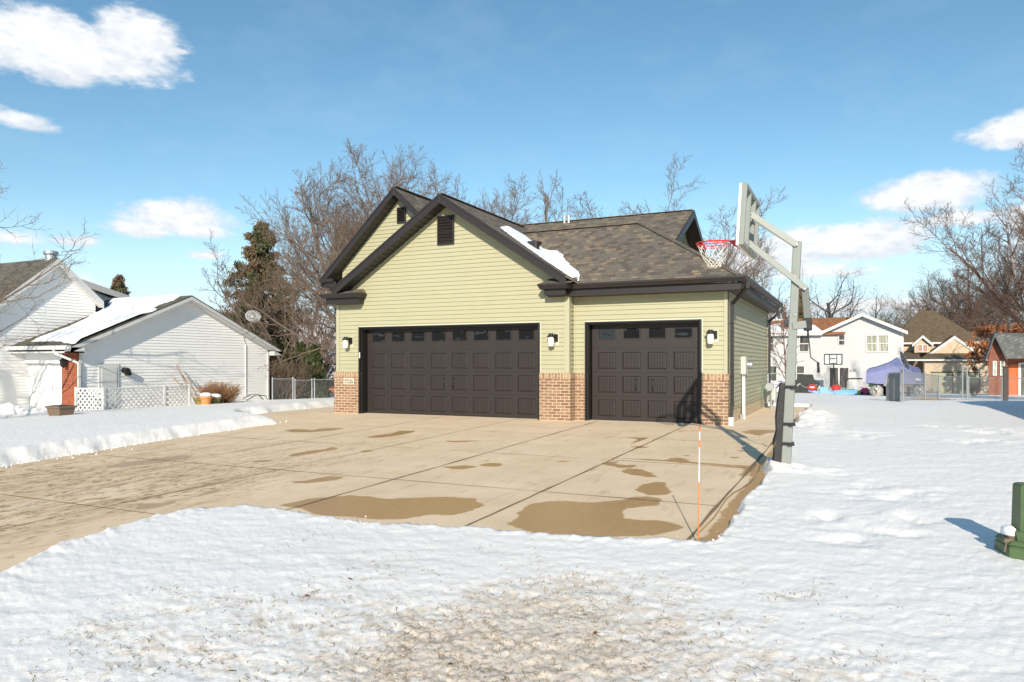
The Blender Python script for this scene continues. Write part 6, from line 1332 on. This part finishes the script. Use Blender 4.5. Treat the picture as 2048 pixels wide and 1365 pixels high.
# local axes: u across the picture, v away from it
Vv = Vector((bx, by, 0)).normalized(); U = Vector((Vv.y, -Vv.x, 0))
def bp(u, v, z_): return Vector((bx, by, bz)) + U * u + Vv * v + Vector((0, 0, z_))
blue_m = mat('blue_violet_tarp', (.19, .21, .39), .6, var=.10, vs=3, bump=.9, bs=3)
secs = [(-1.62, .85, 1.45, 1.45), (-1.40, .85, 1.66, 1.62), (-.95, .85, 1.78, 1.72), (-.35, .85, 2.02, 1.90), (.05, .85, 2.28, 2.1), (.45, .85, 2.02, 1.95), (.85, .85, 1.78, 1.75), (1.15, .85, 1.70, 1.66), (1.28, .85, 1.32, 1.3)]
m = MB(); rings = []
for u, zb_, zt_, ze in secs: rings.append([bp(u, -.7, zb_ + (0 if abs(u) > 1.2 else -.05)), bp(u, -.75, ze - .28), bp(u, -.45, zt_ - .05), bp(u, 1.8, zt_), bp(u, 5.2, zt_ - .1), bp(u, 5.6, zb_)])
for i in range(len(rings) - 1):
    for j in range(5): m.face([rings[i][j], rings[i + 1][j], rings[i + 1][j + 1], rings[i][j + 1]])
m.face(rings[0][::-1]); m.face(rings[-1]); m.v = [tuple(v) for v in m.v]
bc = CH_(m.build('boat_cover', blue_m), boat)
import bmesh
bm_ = bmesh.new(); bm_.from_mesh(bc.data); bmesh.ops.remove_doubles(bm_, verts=bm_.verts, dist=.001); bmesh.ops.recalc_face_normals(bm_, faces=bm_.faces); bm_.to_mesh(bc.data); bm_.free(); b_ = bc.modifiers.new('b', 'BEVEL'); b_.width = .06; b_.segments = 2
bcs = mat('brushed_aluminium_float', (.52, .50, .45), .38, metal=.3)
for u in (-.95, 1.12):
    m = MB(); c0 = bp(u, -1.2, .42); prof_ = [(0.02, -.30), (.16, -.24), (.28, -.08), (.33, .15), (.33, 6.0)]
    ring_ = []
    for r_, off in prof_:
        ring_.append([bp(u, -1.0 + off, .42) + U * (r_ * math.cos(2 * math.pi * j / 18)) + Vector((0, 0, r_ * math.sin(2 * math.pi * j / 18))) for j in range(18)])
    for i in range(len(ring_) - 1):
        for j in range(18): m.face([ring_[i][j], ring_[i][(j + 1) % 18], ring_[i + 1][(j + 1) % 18], ring_[i + 1][j]])
    CH_(m.build('pontoon', bcs, smooth=True), boat)
    m = MB(); m.bar(bp(u, -1.33, .30), bp(u, -1.05, .80), .05, .03); m.bar(bp(u - .12, -1.25, .55), bp(u, -1.33, .42), .04, .03); m.bar(bp(u + .12, -1.25, .55), bp(u, -1.33, .42), .04, .03); CH_(m.build('tie_strap', black_m), boat)
m = MB(); m.bar(bp(-1.3, -.3, .80), bp(1.3, -.3, .80), .1, .08); m.bar(bp(-1.45, -.2, .84), bp(-1.45, 4.5, .84), .08, .06); m.bar(bp(.1, -1.2, .18), bp(.1, 5, .18), .1, .1); m.bar(bp(-1.2, 2.5, .2), bp(1.2, 2.5, .2), .1, .1); CH_(m.build('trailer_frame', dk), boat)
for u in (-.55, .65):
    m = MB(); m.tube([bp(u - .1, 2.4, .3), bp(u + .1, 2.4, .3)], .3, 16); CH_(m.build('wheel', blk), boat)
m = MB(); m.prism([bp(-1.66, -.72, .88), bp(-1.50, -.74, .86), bp(-1.44, -.74, 1.55), bp(-1.62, -.72, 1.46)], Vv * .05 * -1); CH_(m.build('side_flap', mat('grey_tarp_edge', (.42, .42, .48), .6)), boat)
m = MB(); m.prism([bp(.92, -.80, 1.02), bp(1.16, -.80, 1.00), bp(1.20, -.80, 1.10), bp(.96, -.80, 1.14)], Vv * -.01); CH_(m.build('cover_emblem', white_m), boat)
m = MB(); m.prism([bp(.22, -.62, 1.60), bp(.30, -.62, 1.60), bp(.28, -.60, 1.66), bp(.24, -.60, 1.66)], Vv * -.06); CH_(m.build('cover_patch', white_m), boat)

# ------------------------------------------------------------------ tan house with hipped roof
TY = 92.0; ct = lambda px, py, dy=0.: at(px, py, Y=TY + dy)
th = empty('tan_hip_roof_house', (ct(1890, 778).x, TY, T(0, TY)), 'cream house with tall brown hipped roof, small dormer and twin garage doors', 'house')
gl = T(0, TY) - .6; xa, xb_ = ct(1790, 700).x, ct(1966, 700).x; ze_ = ct(1850, 685).z; hz_ = ct(1850, 622, 6).z
m = MB(); m.box(xa, xb_, TY + 1.2, TY + 12, gl, ze_ - .1); CH_(m.build('upper_wall', cream_far), th)
m = MB(); h1, h2 = ct(1838, 622, 6).x, ct(1868, 622, 6).x; e0, e1 = ct(1780, 686).x, ct(1968, 686).x
Cn = [(e0, TY + .8, ze_), (e1 + .3, TY + .8, ze_), (e1 + .3, TY + 12.5, ze_), (e0, TY + 12.5, ze_)]; H1, H2 = (h1, TY + 6, hz_), (h2, TY + 6, hz_)
m.face([Cn[0], Cn[1], H2, H1]); m.face([Cn[1], Cn[2], H2]); m.face([Cn[2], Cn[3], H1, H2]); m.face([Cn[3], Cn[0], H1]); m.face([Cn[0], Cn[3], Cn[2], Cn[1]]); CH_(m.build('hip_roof', sh_tan), th)
m = MB(); m.box(e0, e1 + .3, TY + .65, TY + .8, ze_ - .18, ze_ + .02); CH_(m.build('eave_gutter', white_trim), th)
gk = ct(1909, 672, -2.); g0_ = ct(1843, 718, -2.); g1_ = ct(1975, 718, -2.); gyy = TY - 2
m = MB(); m.prism([(gk.x, gyy, gk.z - .2), (g0_.x + .3, gyy, g0_.z), (g1_.x - .3, gyy, g0_.z)], (0, 3, 0)); CH_(m.build('front_gable_wall', cream_far), th)
for e_ in (g0_, g1_): m = MB(); m.prism([(gk.x, gyy - .1, gk.z), (e_.x, gyy - .1, g0_.z), (e_.x, gyy - .1, g0_.z - .3), (gk.x, gyy - .1, gk.z - .35)], (0, .12, 0)); CH_(m.build('gable_trim', white_trim), th)
m = MB(); m.prism([(gk.x, gyy, gk.z + .02), (g0_.x, gyy, g0_.z + .02), (g0_.x, TY + 3, g0_.z + .02), (gk.x, TY + 3, gk.z + .02)], (0, 0, .08)); m.prism([(gk.x, gyy, gk.z + .02), (g1_.x, gyy, g0_.z + .02), (g1_.x, TY + 3, g0_.z + .02), (gk.x, TY + 3, gk.z + .02)], (0, 0, .08)); CH_(m.build('gable_roof', sh_tan), th)
lo0 = at(1843, 719, Y=TY - 4).x; lo1 = at(1975, 719, Y=TY - 4).x; lz_ = at(1900, 719, Y=TY - 4).z; lt_ = at(1900, 707, Y=TY - 2.1).z
m = MB(); m.prism([(lo0, TY - 4, lz_), (lo1, TY - 4, lz_), (lo1, TY - 2.05, lt_), (lo0 + .6, TY - 2.05, lt_)], (0, 0, -.08)); CH_(m.build('porch_roof', sh_tan), th)
m = MB(); m.box(at(1780, 719, Y=TY - 4).x, lo1, TY - 4.12, TY - 4, lz_ - .16, lz_); CH_(m.build('porch_gutter', white_trim), th)
m = MB(); m.prism([(at(1780, 719, Y=TY - 3.9).x, TY - 3.9, lz_), (lo0, TY - 3.9, lz_), (lo0, TY + 1, at(1820, 703, Y=TY + 1).z), (at(1780, 719, Y=TY - 3.9).x, TY + 1, at(1820, 703, Y=TY + 1).z)], (0, 0, -.06)); CH_(m.build('side_porch_roof', sh_tan), th)
bw0 = at(1849, 740, Y=TY - 3.6).x; bw1 = at(1978, 740, Y=TY - 3.6).x; m = MB(); m.box(bw0, bw1, TY - 3.6, TY + 1, gl, lz_ - .1); CH_(m.build('brick_wall', brick_far), th)
m = MB(); m.box(at(1805, 740, Y=TY - 1).x, bw0, TY - 1, TY + 1, gl, lz_ - .1); CH_(m.build('recessed_wall', mat('brown_stucco', (.22, .15, .11), .8)), th)
for a_, b_ in ((1863, 1905), (1915, 1958)):
    A2 = at(a_, 746, Y=TY - 3.65); B2 = at(b_, 746, Y=TY - 3.65); m = MB(); m.box(A2.x, B2.x, TY - 3.66, TY - 3.61, gl, A2.z); 
    for j in range(5): m.box(A2.x + .05, B2.x - .05, TY - 3.68, TY - 3.66, A2.z - .15 - j * .55, A2.z - .12 - j * .55)
    CH_(m.build('garage_door', mat('sage_door', (.36, .34, .22), .6)), th); m = MB(); m.box(A2.x - .05, B2.x + .05, TY - 3.70, TY - 3.61, A2.z, A2.z + .1); m.box(B2.x, B2.x + .08, TY - 3.70, TY - 3.61, gl, A2.z); CH_(m.build('door_frame', dk), th)
dA = ct(1829, 679, -.6); dk0, dk1 = ct(1829, 706, -.6), ct(1860, 706, -.6); dp = ct(1845, 671, -.6)
m = MB(); m.box(dk0.x, dk1.x, TY - .6, TY + 2, dk0.z, dA.z - .5); m.prism([(dk0.x, TY - .6, dA.z - .5), (dk1.x, TY - .6, dA.z - .5), (dp.x, TY - .6, dp.z - .15)], (0, 2.5, 0)); CH_(m.build('dormer_wall', cream_far), th)
for s_ in (-1, 1):
    ex = dp.x + s_ * (dk1.x - dk0.x) * .68; m = MB(); m.prism([(dp.x, TY - .9, dp.z), (ex, TY - .9, dA.z - .55), (ex, TY - .9, dA.z - .85), (dp.x, TY - .9, dp.z - .3)], (0, -.08, 0)); CH_(m.build('dormer_trim', white_trim), th); m = MB(); m.prism([(dp.x, TY - .9, dp.z + .02), (ex, TY - .9, dA.z - .53), (ex, TY + 3, dA.z - .53), (dp.x, TY + 3, dp.z + .02)], (0, 0, -.05)); CH_(m.build('dormer_roof', sh_tan), th)
rose = mat('rosy_blinds', (.42, .22, .17), .6, var=.3, vs=6); win(1836, 691, 1854, 703, th, TY - .62, rose, cols=2, sash=False)

# ------------------------------------------------------------------ red brick house at the right edge
BYY = 68.0; cb = lambda px, py, dy=0.: at(px, py, Y=BYY + dy)
rb = empty('red_brick_house', (cb(2010, 770).x, BYY, T(0, BYY)), 'red brick house with grey snowy roof and orange door panel at the right edge', 'house')
gl = T(0, BYY) - .4; pkb = cb(1987, 667); l0_ = cb(1968, 720); r0_ = cb(2011, 716)
m = MB(); m.prism([(l0_.x + .3, BYY, gl), (r0_.x, BYY, gl), (r0_.x, BYY, r0_.z), (pkb.x, BYY, pkb.z - .25), (l0_.x + .3, BYY, l0_.z)], (2.5, 6, 0)); CH_(m.build('gable_wall', brick_dk), rb)
m = MB(); m.box(r0_.x, r0_.x + 9, BYY + 1.0, BYY + 6, gl, r0_.z); CH_(m.build('front_wall', brick_dk), rb)
m = MB(); a_, b_ = cb(2017, 729, 1), cb(2036, 729, 1); m.box(a_.x, b_.x, BYY + .9, BYY + .99, gl, a_.z); 
for j in range(3): m.box(a_.x + .5, a_.x + .8, BYY + .87, BYY + .9, a_.z - .5 - j * .4, a_.z - .45 - j * .4)
CH_(m.build('orange_panel', mat('orange_clapboard', (.48, .12, .03), .7, var=.2)), rb)
m = MB(); m.box(cb(2036, 729, 1).x, cb(2041, 729, 1).x, BYY + .85, BYY + .99, gl, cb(2036, 726, 1).z); m.box(cb(2041, 729, 1).x, cb(2060, 729, 1).x, BYY + .85, BYY + .99, cb(2036, 729, 1).z, cb(2036, 726, 1).z); CH_(m.build('door_frame', white_trim), rb)
m = MB(); m.box(cb(2041, 729, 1).x, cb(2052, 729, 1).x, BYY + .9, BYY + .98, gl, cb(2036, 729, 1).z); CH_(m.build('glass_door', farpane_m), rb)
for a_, b_ in ((1987, 1991.5), (2001.5, 2007)): win(a_, 724, b_, 750, rb, BYY, curtain_m, fr=.06)
m = MB(); top_r = cb(2100, 668, 5); m.prism([(pkb.x, BYY - .6, pkb.z), (r0_.x, BYY - .6, r0_.z), (r0_.x + 9, BYY - .6, r0_.z), (r0_.x + 9, BYY + 5, pkb.z)], (0, 0, -.08)); m.prism([(pkb.x, BYY - .6, pkb.z), (l0_.x, BYY - .6, l0_.z), (l0_.x, BYY + .3, l0_.z), (pkb.x, BYY + .3, pkb.z)], (0, 0, -.08)); m.face([(pkb.x, BYY - .6, pkb.z), (r0_.x + 9, BYY + 5, pkb.z), (pkb.x, BYY + 6, pkb.z)]); CH_(m.build('shingle_roof', sh_grey), rb)
m = MB(); m.prism([(pkb.x, BYY - .6, pkb.z), (l0_.x, BYY - .6, l0_.z), (l0_.x, BYY - .6, l0_.z - .25), (pkb.x, BYY - .6, pkb.z - .3)], (0, -.06, 0)); m.prism([(pkb.x, BYY - .6, pkb.z), (r0_.x, BYY - .6, r0_.z), (r0_.x, BYY - .6, r0_.z - .25), (pkb.x, BYY - .6, pkb.z - .3)], (0, -.06, 0)); CH_(m.build('rake_board', mat('dark_green_trim', (.06, .07, .06), .6)), rb)
def rbp(px, py):
    # plane of the right-hand slope: through the eave line and the ridge
    A_3, B_3, C_3 = Vector((r0_.x, BYY - .6, r0_.z)), Vector((r0_.x + 9, BYY - .6, r0_.z)), Vector((r0_.x + 9, BYY + 5, pkb.z)); n_ = (B_3 - A_3).cross(C_3 - A_3).normalized(); v = Vector(ray(px, py)); o = Vector((0, 0, CH)); t = (A_3 - o).dot(n_) / v.dot(n_); return o + v * t + n_ * .05 * (1 if n_.z > 0 else -1)
m = MB(); m.prism([rbp(*q) for q in ((2012, 715), (2048, 715), (2070, 714), (2070, 669), (2044, 671), (2036, 690), (2026, 694), (2010, 688), (2000, 682), (2006, 697))], (0, 0, -.04)); CH_(m.build('roof_snow', snow_roof), rb)

# neighbour's house just outside the frame on the right; its roof throws the long shadow on the snow
nh = empty('right_neighbour_house', (9.5, 18, T(9.5, 18)), 'beige house just beyond the right edge that shades the snow there', 'house')
m = MB(); m.box(5.6, 15, 13, 23.5, -.4, 2.7); CH_(m.build('wall', cream_far), nh)
m = MB(); m.prism([(5.1, 12.5, 2.65), (10.3, 12.5, 5.0), (10.3, 24, 5.0), (5.1, 24, 2.65)], (0, 0, .08)); m.prism([(15.5, 12.5, 2.65), (10.3, 12.5, 5.0), (10.3, 24, 5.0), (15.5, 24, 2.65)], (0, 0, .08)); m.prism([(5.6, 23.45, 2.7), (15, 23.45, 2.7), (10.3, 23.45, 4.95)], (0, -.1, 0)); CH_(m.build('roof', sh_grey), nh)
# far houses seen left of the green house
def far_house(px0, px1, ptop, pbase, d, wallm, roofm_, label, group):
    a = gp_(px0, d); b = gp_(px1, d); e = empty('distant_house', (a[0], a[1], T(*a)), label, 'house', group); zt_ = CH - (ptop - HOR) / F * d; zb_ = T(*a) - .3; A_4 = Vector((a[0], a[1], 0)); B_4 = Vector((b[0], b[1], 0)); dv = Vector((-sn_, cs_, 0)) * 7; ze_ = zt_ - 1.3
    m = MB(); m.prism([A_4 + Vector((0, 0, zb_)), B_4 + Vector((0, 0, zb_)), B_4 + Vector((0, 0, ze_)), A_4 + Vector((0, 0, ze_))], dv); CH_(m.build('wall', wallm), e)
    o2 = (A_4 - B_4).normalized() * .5; f_ = -dv.normalized() * .5
    m = MB(); m.prism([A_4 + o2 + f_ + Vector((0, 0, ze_)), B_4 - o2 + f_ + Vector((0, 0, ze_)), B_4 - o2 + dv / 2 + Vector((0, 0, zt_)), A_4 + o2 + dv / 2 + Vector((0, 0, zt_))], (0, 0, -.12)); CH_(m.build('snowy_roof', snow_roof), e)
    m = MB(); m.bar(A_4 + o2 + f_ * 1.1 + Vector((0, 0, ze_ - .05)), B_4 - o2 + f_ * 1.1 + Vector((0, 0, ze_ - .05)), .12, .16); CH_(m.build('fascia', dk), e)
    m = MB(); c0 = A_4.lerp(B_4, .3) + f_ * .05; c1 = A_4.lerp(B_4, .55) + f_ * .05; m.prism([c0 + Vector((0, 0, ze_ - 1.5)), c1 + Vector((0, 0, ze_ - 1.5)), c1 + Vector((0, 0, ze_ - .5)), c0 + Vector((0, 0, ze_ - .5))], f_ * .05); CH_(m.build('window', farpane_m), e)
GF = 'distant houses behind the wire fence'
far_house(648, 740, 731, 790, 62, mat('red_far_brick', (.30, .085, .045), .8, var=.2), None, 'low red brick house with snowy roof beside the green house corner', GF)
far_house(586, 634, 718, 770, 95, mat('cream_far_wall', (.55, .54, .5), .7), None, 'pale distant house with snowy roof behind the arborvitae', GF)

# ------------------------------------------------------------------ small ground things
straw = mat('dead_grass_blades', (.30, .22, .12), .9, var=.4, vs=12)
def blades(name, label, seed, pts_fn, n, hgt, mt=straw):
    rng = np.random.default_rng(seed); X2, Y2 = pts_fn(rng, n); z2, dr, ed = snow_fields(X2, Y2); n = len(X2)
    a = rng.random(n) * 6.283; l = hgt * rng.uniform(.4, 1.3, n); w = .0024; el = rng.uniform(.05, .7, n)
    B0 = np.stack([X2, Y2, z2 - .004], 1); dirs = np.stack([np.cos(a) * np.cos(el), np.sin(a) * np.cos(el), np.sin(el)], 1); sdv = np.stack([-np.sin(a), np.cos(a), np.zeros(n)], 1) * w
    M1 = B0 + dirs * (l * .55)[:, None]; E1 = B0 + dirs * l[:, None]; E1[:, 2] -= l * .25
    V = np.stack([B0 - sdv, B0 + sdv, M1 + sdv * .8, M1 - sdv * .8, E1 + sdv * .3, E1 - sdv * .3], 1).reshape(-1, 3); b = np.arange(n)[:, None] * 6
    Q = np.concatenate([b + np.array([[0, 1, 2, 3]]), b + np.array([[3, 2, 4, 5]])]); o = np_mesh(name, V, Q, mt, smooth=False); tag(o, label, 'grass', kind='stuff')
def in_dirt(rng, n):
    X2 = DC[0] + rng.uniform(-2.6, 3.2, n * 6) * 1.; Y2 = DC[1] + rng.uniform(-2.6, 2.2, n * 6); d_ = dirt_field(X2, Y2) + .10 * (vn(X2 * 3, Y2 * 3, 91) > .25); k = rng.random(len(X2)) < d_ * .9 * (vn(X2 * 9, Y2 * 9, 92) > -.05); return X2[k][:n], Y2[k][:n]
blades('dead_grass', 'dead straw-coloured grass poking through the thin dirty snow in front', 5, in_dirt, 9000, .045)
def at_fence(rng, n):
    a = np.array(gp_(1835, 27)); b = np.array(gp_(1895, 29.5)); t = rng.random(n)[:, None]; P = a + (b - a) * t + rng.normal(0, .22, (n, 2)); return P[:, 0], P[:, 1]
blades('tan_grass', 'tan dry grass tufts along the foot of the right chain link fence', 6, at_fence, 1600, .22, mat('tan_grass_blades', (.42, .28, .14), .9, var=.3, vs=3))
# crumbs of snow fallen from the cut edge onto the slab
rng = np.random.default_rng(77); cx = rng.uniform(-12.2, -.9, 60000); cy = rng.uniform(3.0, 13.5, 60000); e_ = poly_sd(cx, cy, DRIVE); k = (e_ < .03) & (rng.random(60000) < .20 * (~((cx > -1.5) & (cy > 6.6))) * np.exp(np.minimum(e_, 0) / .10)) & (vn(cx * 2, cy * 2, 78) > -.1)
cx, cy = cx[k], cy[k]; n = len(cx); r_ = .005 + .014 * rng.random(n) ** 3 + .006 * (cx < -9); oc = np.array([(1, 0, 0), (0, 1, 0), (-1, 0, 0), (0, -1, 0), (0, 0, 1), (0, 0, -.6)]); C_ = np.stack([cx, cy, terr(cx, cy) + .002], 1)
V = (C_[:, None, :] + oc[None] * (r_[:, None, None] * rng.uniform(.6, 1.3, (n, 6, 1)))).reshape(-1, 3); fc = np.array([(0, 1, 4), (1, 2, 4), (2, 3, 4), (3, 0, 4), (1, 0, 5), (2, 1, 5), (3, 2, 5), (0, 3, 5)]); Q = (np.arange(n)[:, None, None] * 6 + fc[None]).reshape(-1, 3)
o = np_mesh('snow_crumbs', V, Q, snow_roof, smooth=False, k=3); tag(o, 'crumbs of snow scattered on the slab along the cut snow edges', 'snow', kind='stuff')
# dark clods and leaves lying on the near snow
for i, (px, py) in enumerate(((1170, 1232), (1045, 1253), (612, 1198), (462, 1346), (900, 1330), (1190, 1268), (700, 1165))):
    p = on_ground(px, py, .08); zz = float(snow_fields(np.array([p.x]), np.array([p.y]))[0][0]); m = MB(); r_ = .016; rg = random.Random(i); m.face([Vector((p.x, p.y, zz + .008)) + Vector((rg.uniform(.6, 1.) * r_ * math.cos(t), rg.uniform(.6, 1.) * r_ * math.sin(t), rg.uniform(0, .012))) for t in (0, 1, 2, 3, 4, 5)]); o = m.build('fallen_leaf', mat('brown_leaf', (.16, .06, .03), .8)); o.modifiers.new('s', 'SOLIDIFY').thickness = .001
    tag(o, ('brown leaf on the dirty snow patch nearest below the driveway marker side', 'brown leaf near the middle of the dirty snow patch', 'dark leaf on the upper left edge of the dirty snow patch', 'dark leaf lowest and farthest left on the foreground snow', 'dark leaf at the bottom middle of the dirty snow patch', 'brown leaf on the right half of the dirty snow patch', 'small dark leaf on clean snow above the dirty patch')[i], 'leaf', 'fallen leaves on the foreground snow')

# ------------------------------------------------------------------ across the street (seen only mirrored in the door panes)
for x0, x1, wm, lab in ((-48, -27, brick_dk, 'brick house with dark roof standing across the street'), (-19, -3, cream_far, 'cream house with dark roof standing across the street')):
    ac_ = empty('opposite_house', (x0, -34, T(x0, -34)), lab, 'house'); m = MB(); m.box(x0, x1, -44, -34, -.8, 3.0); CH_(m.build('wall', wm), ac_); m = MB(); m.prism([(x0 - 1, -33.4, 3), (x1 + 1, -33.4, 3), (x1 + 1, -39, 6.2), (x0 - 1, -39, 6.2)], (0, 0, -.1)); CH_(m.build('roof', sh_grey), ac_)
for x_, y_, s_, lab in ((-24, -32, .85, 'dark bare oak between the two houses across the street'), (-36, -27, .8, 'dark bare oak before the brick house across the street'), (-10, -28, .75, 'dark bare oak before the cream house across the street')):
    t = copy_thing(oakD, lab, 'trees across the street'); place(t, x=x_, y=y_, rz=x_, s=s_)
for x_, lab in ((-30, 'spruce before the brick house across the street'), (-17, 'spruce beside the cream house across the street')): t = copy_thing(sp, lab, 'spruces across the street'); place(t, x=x_, y=-28, rz=1, s=1.0)
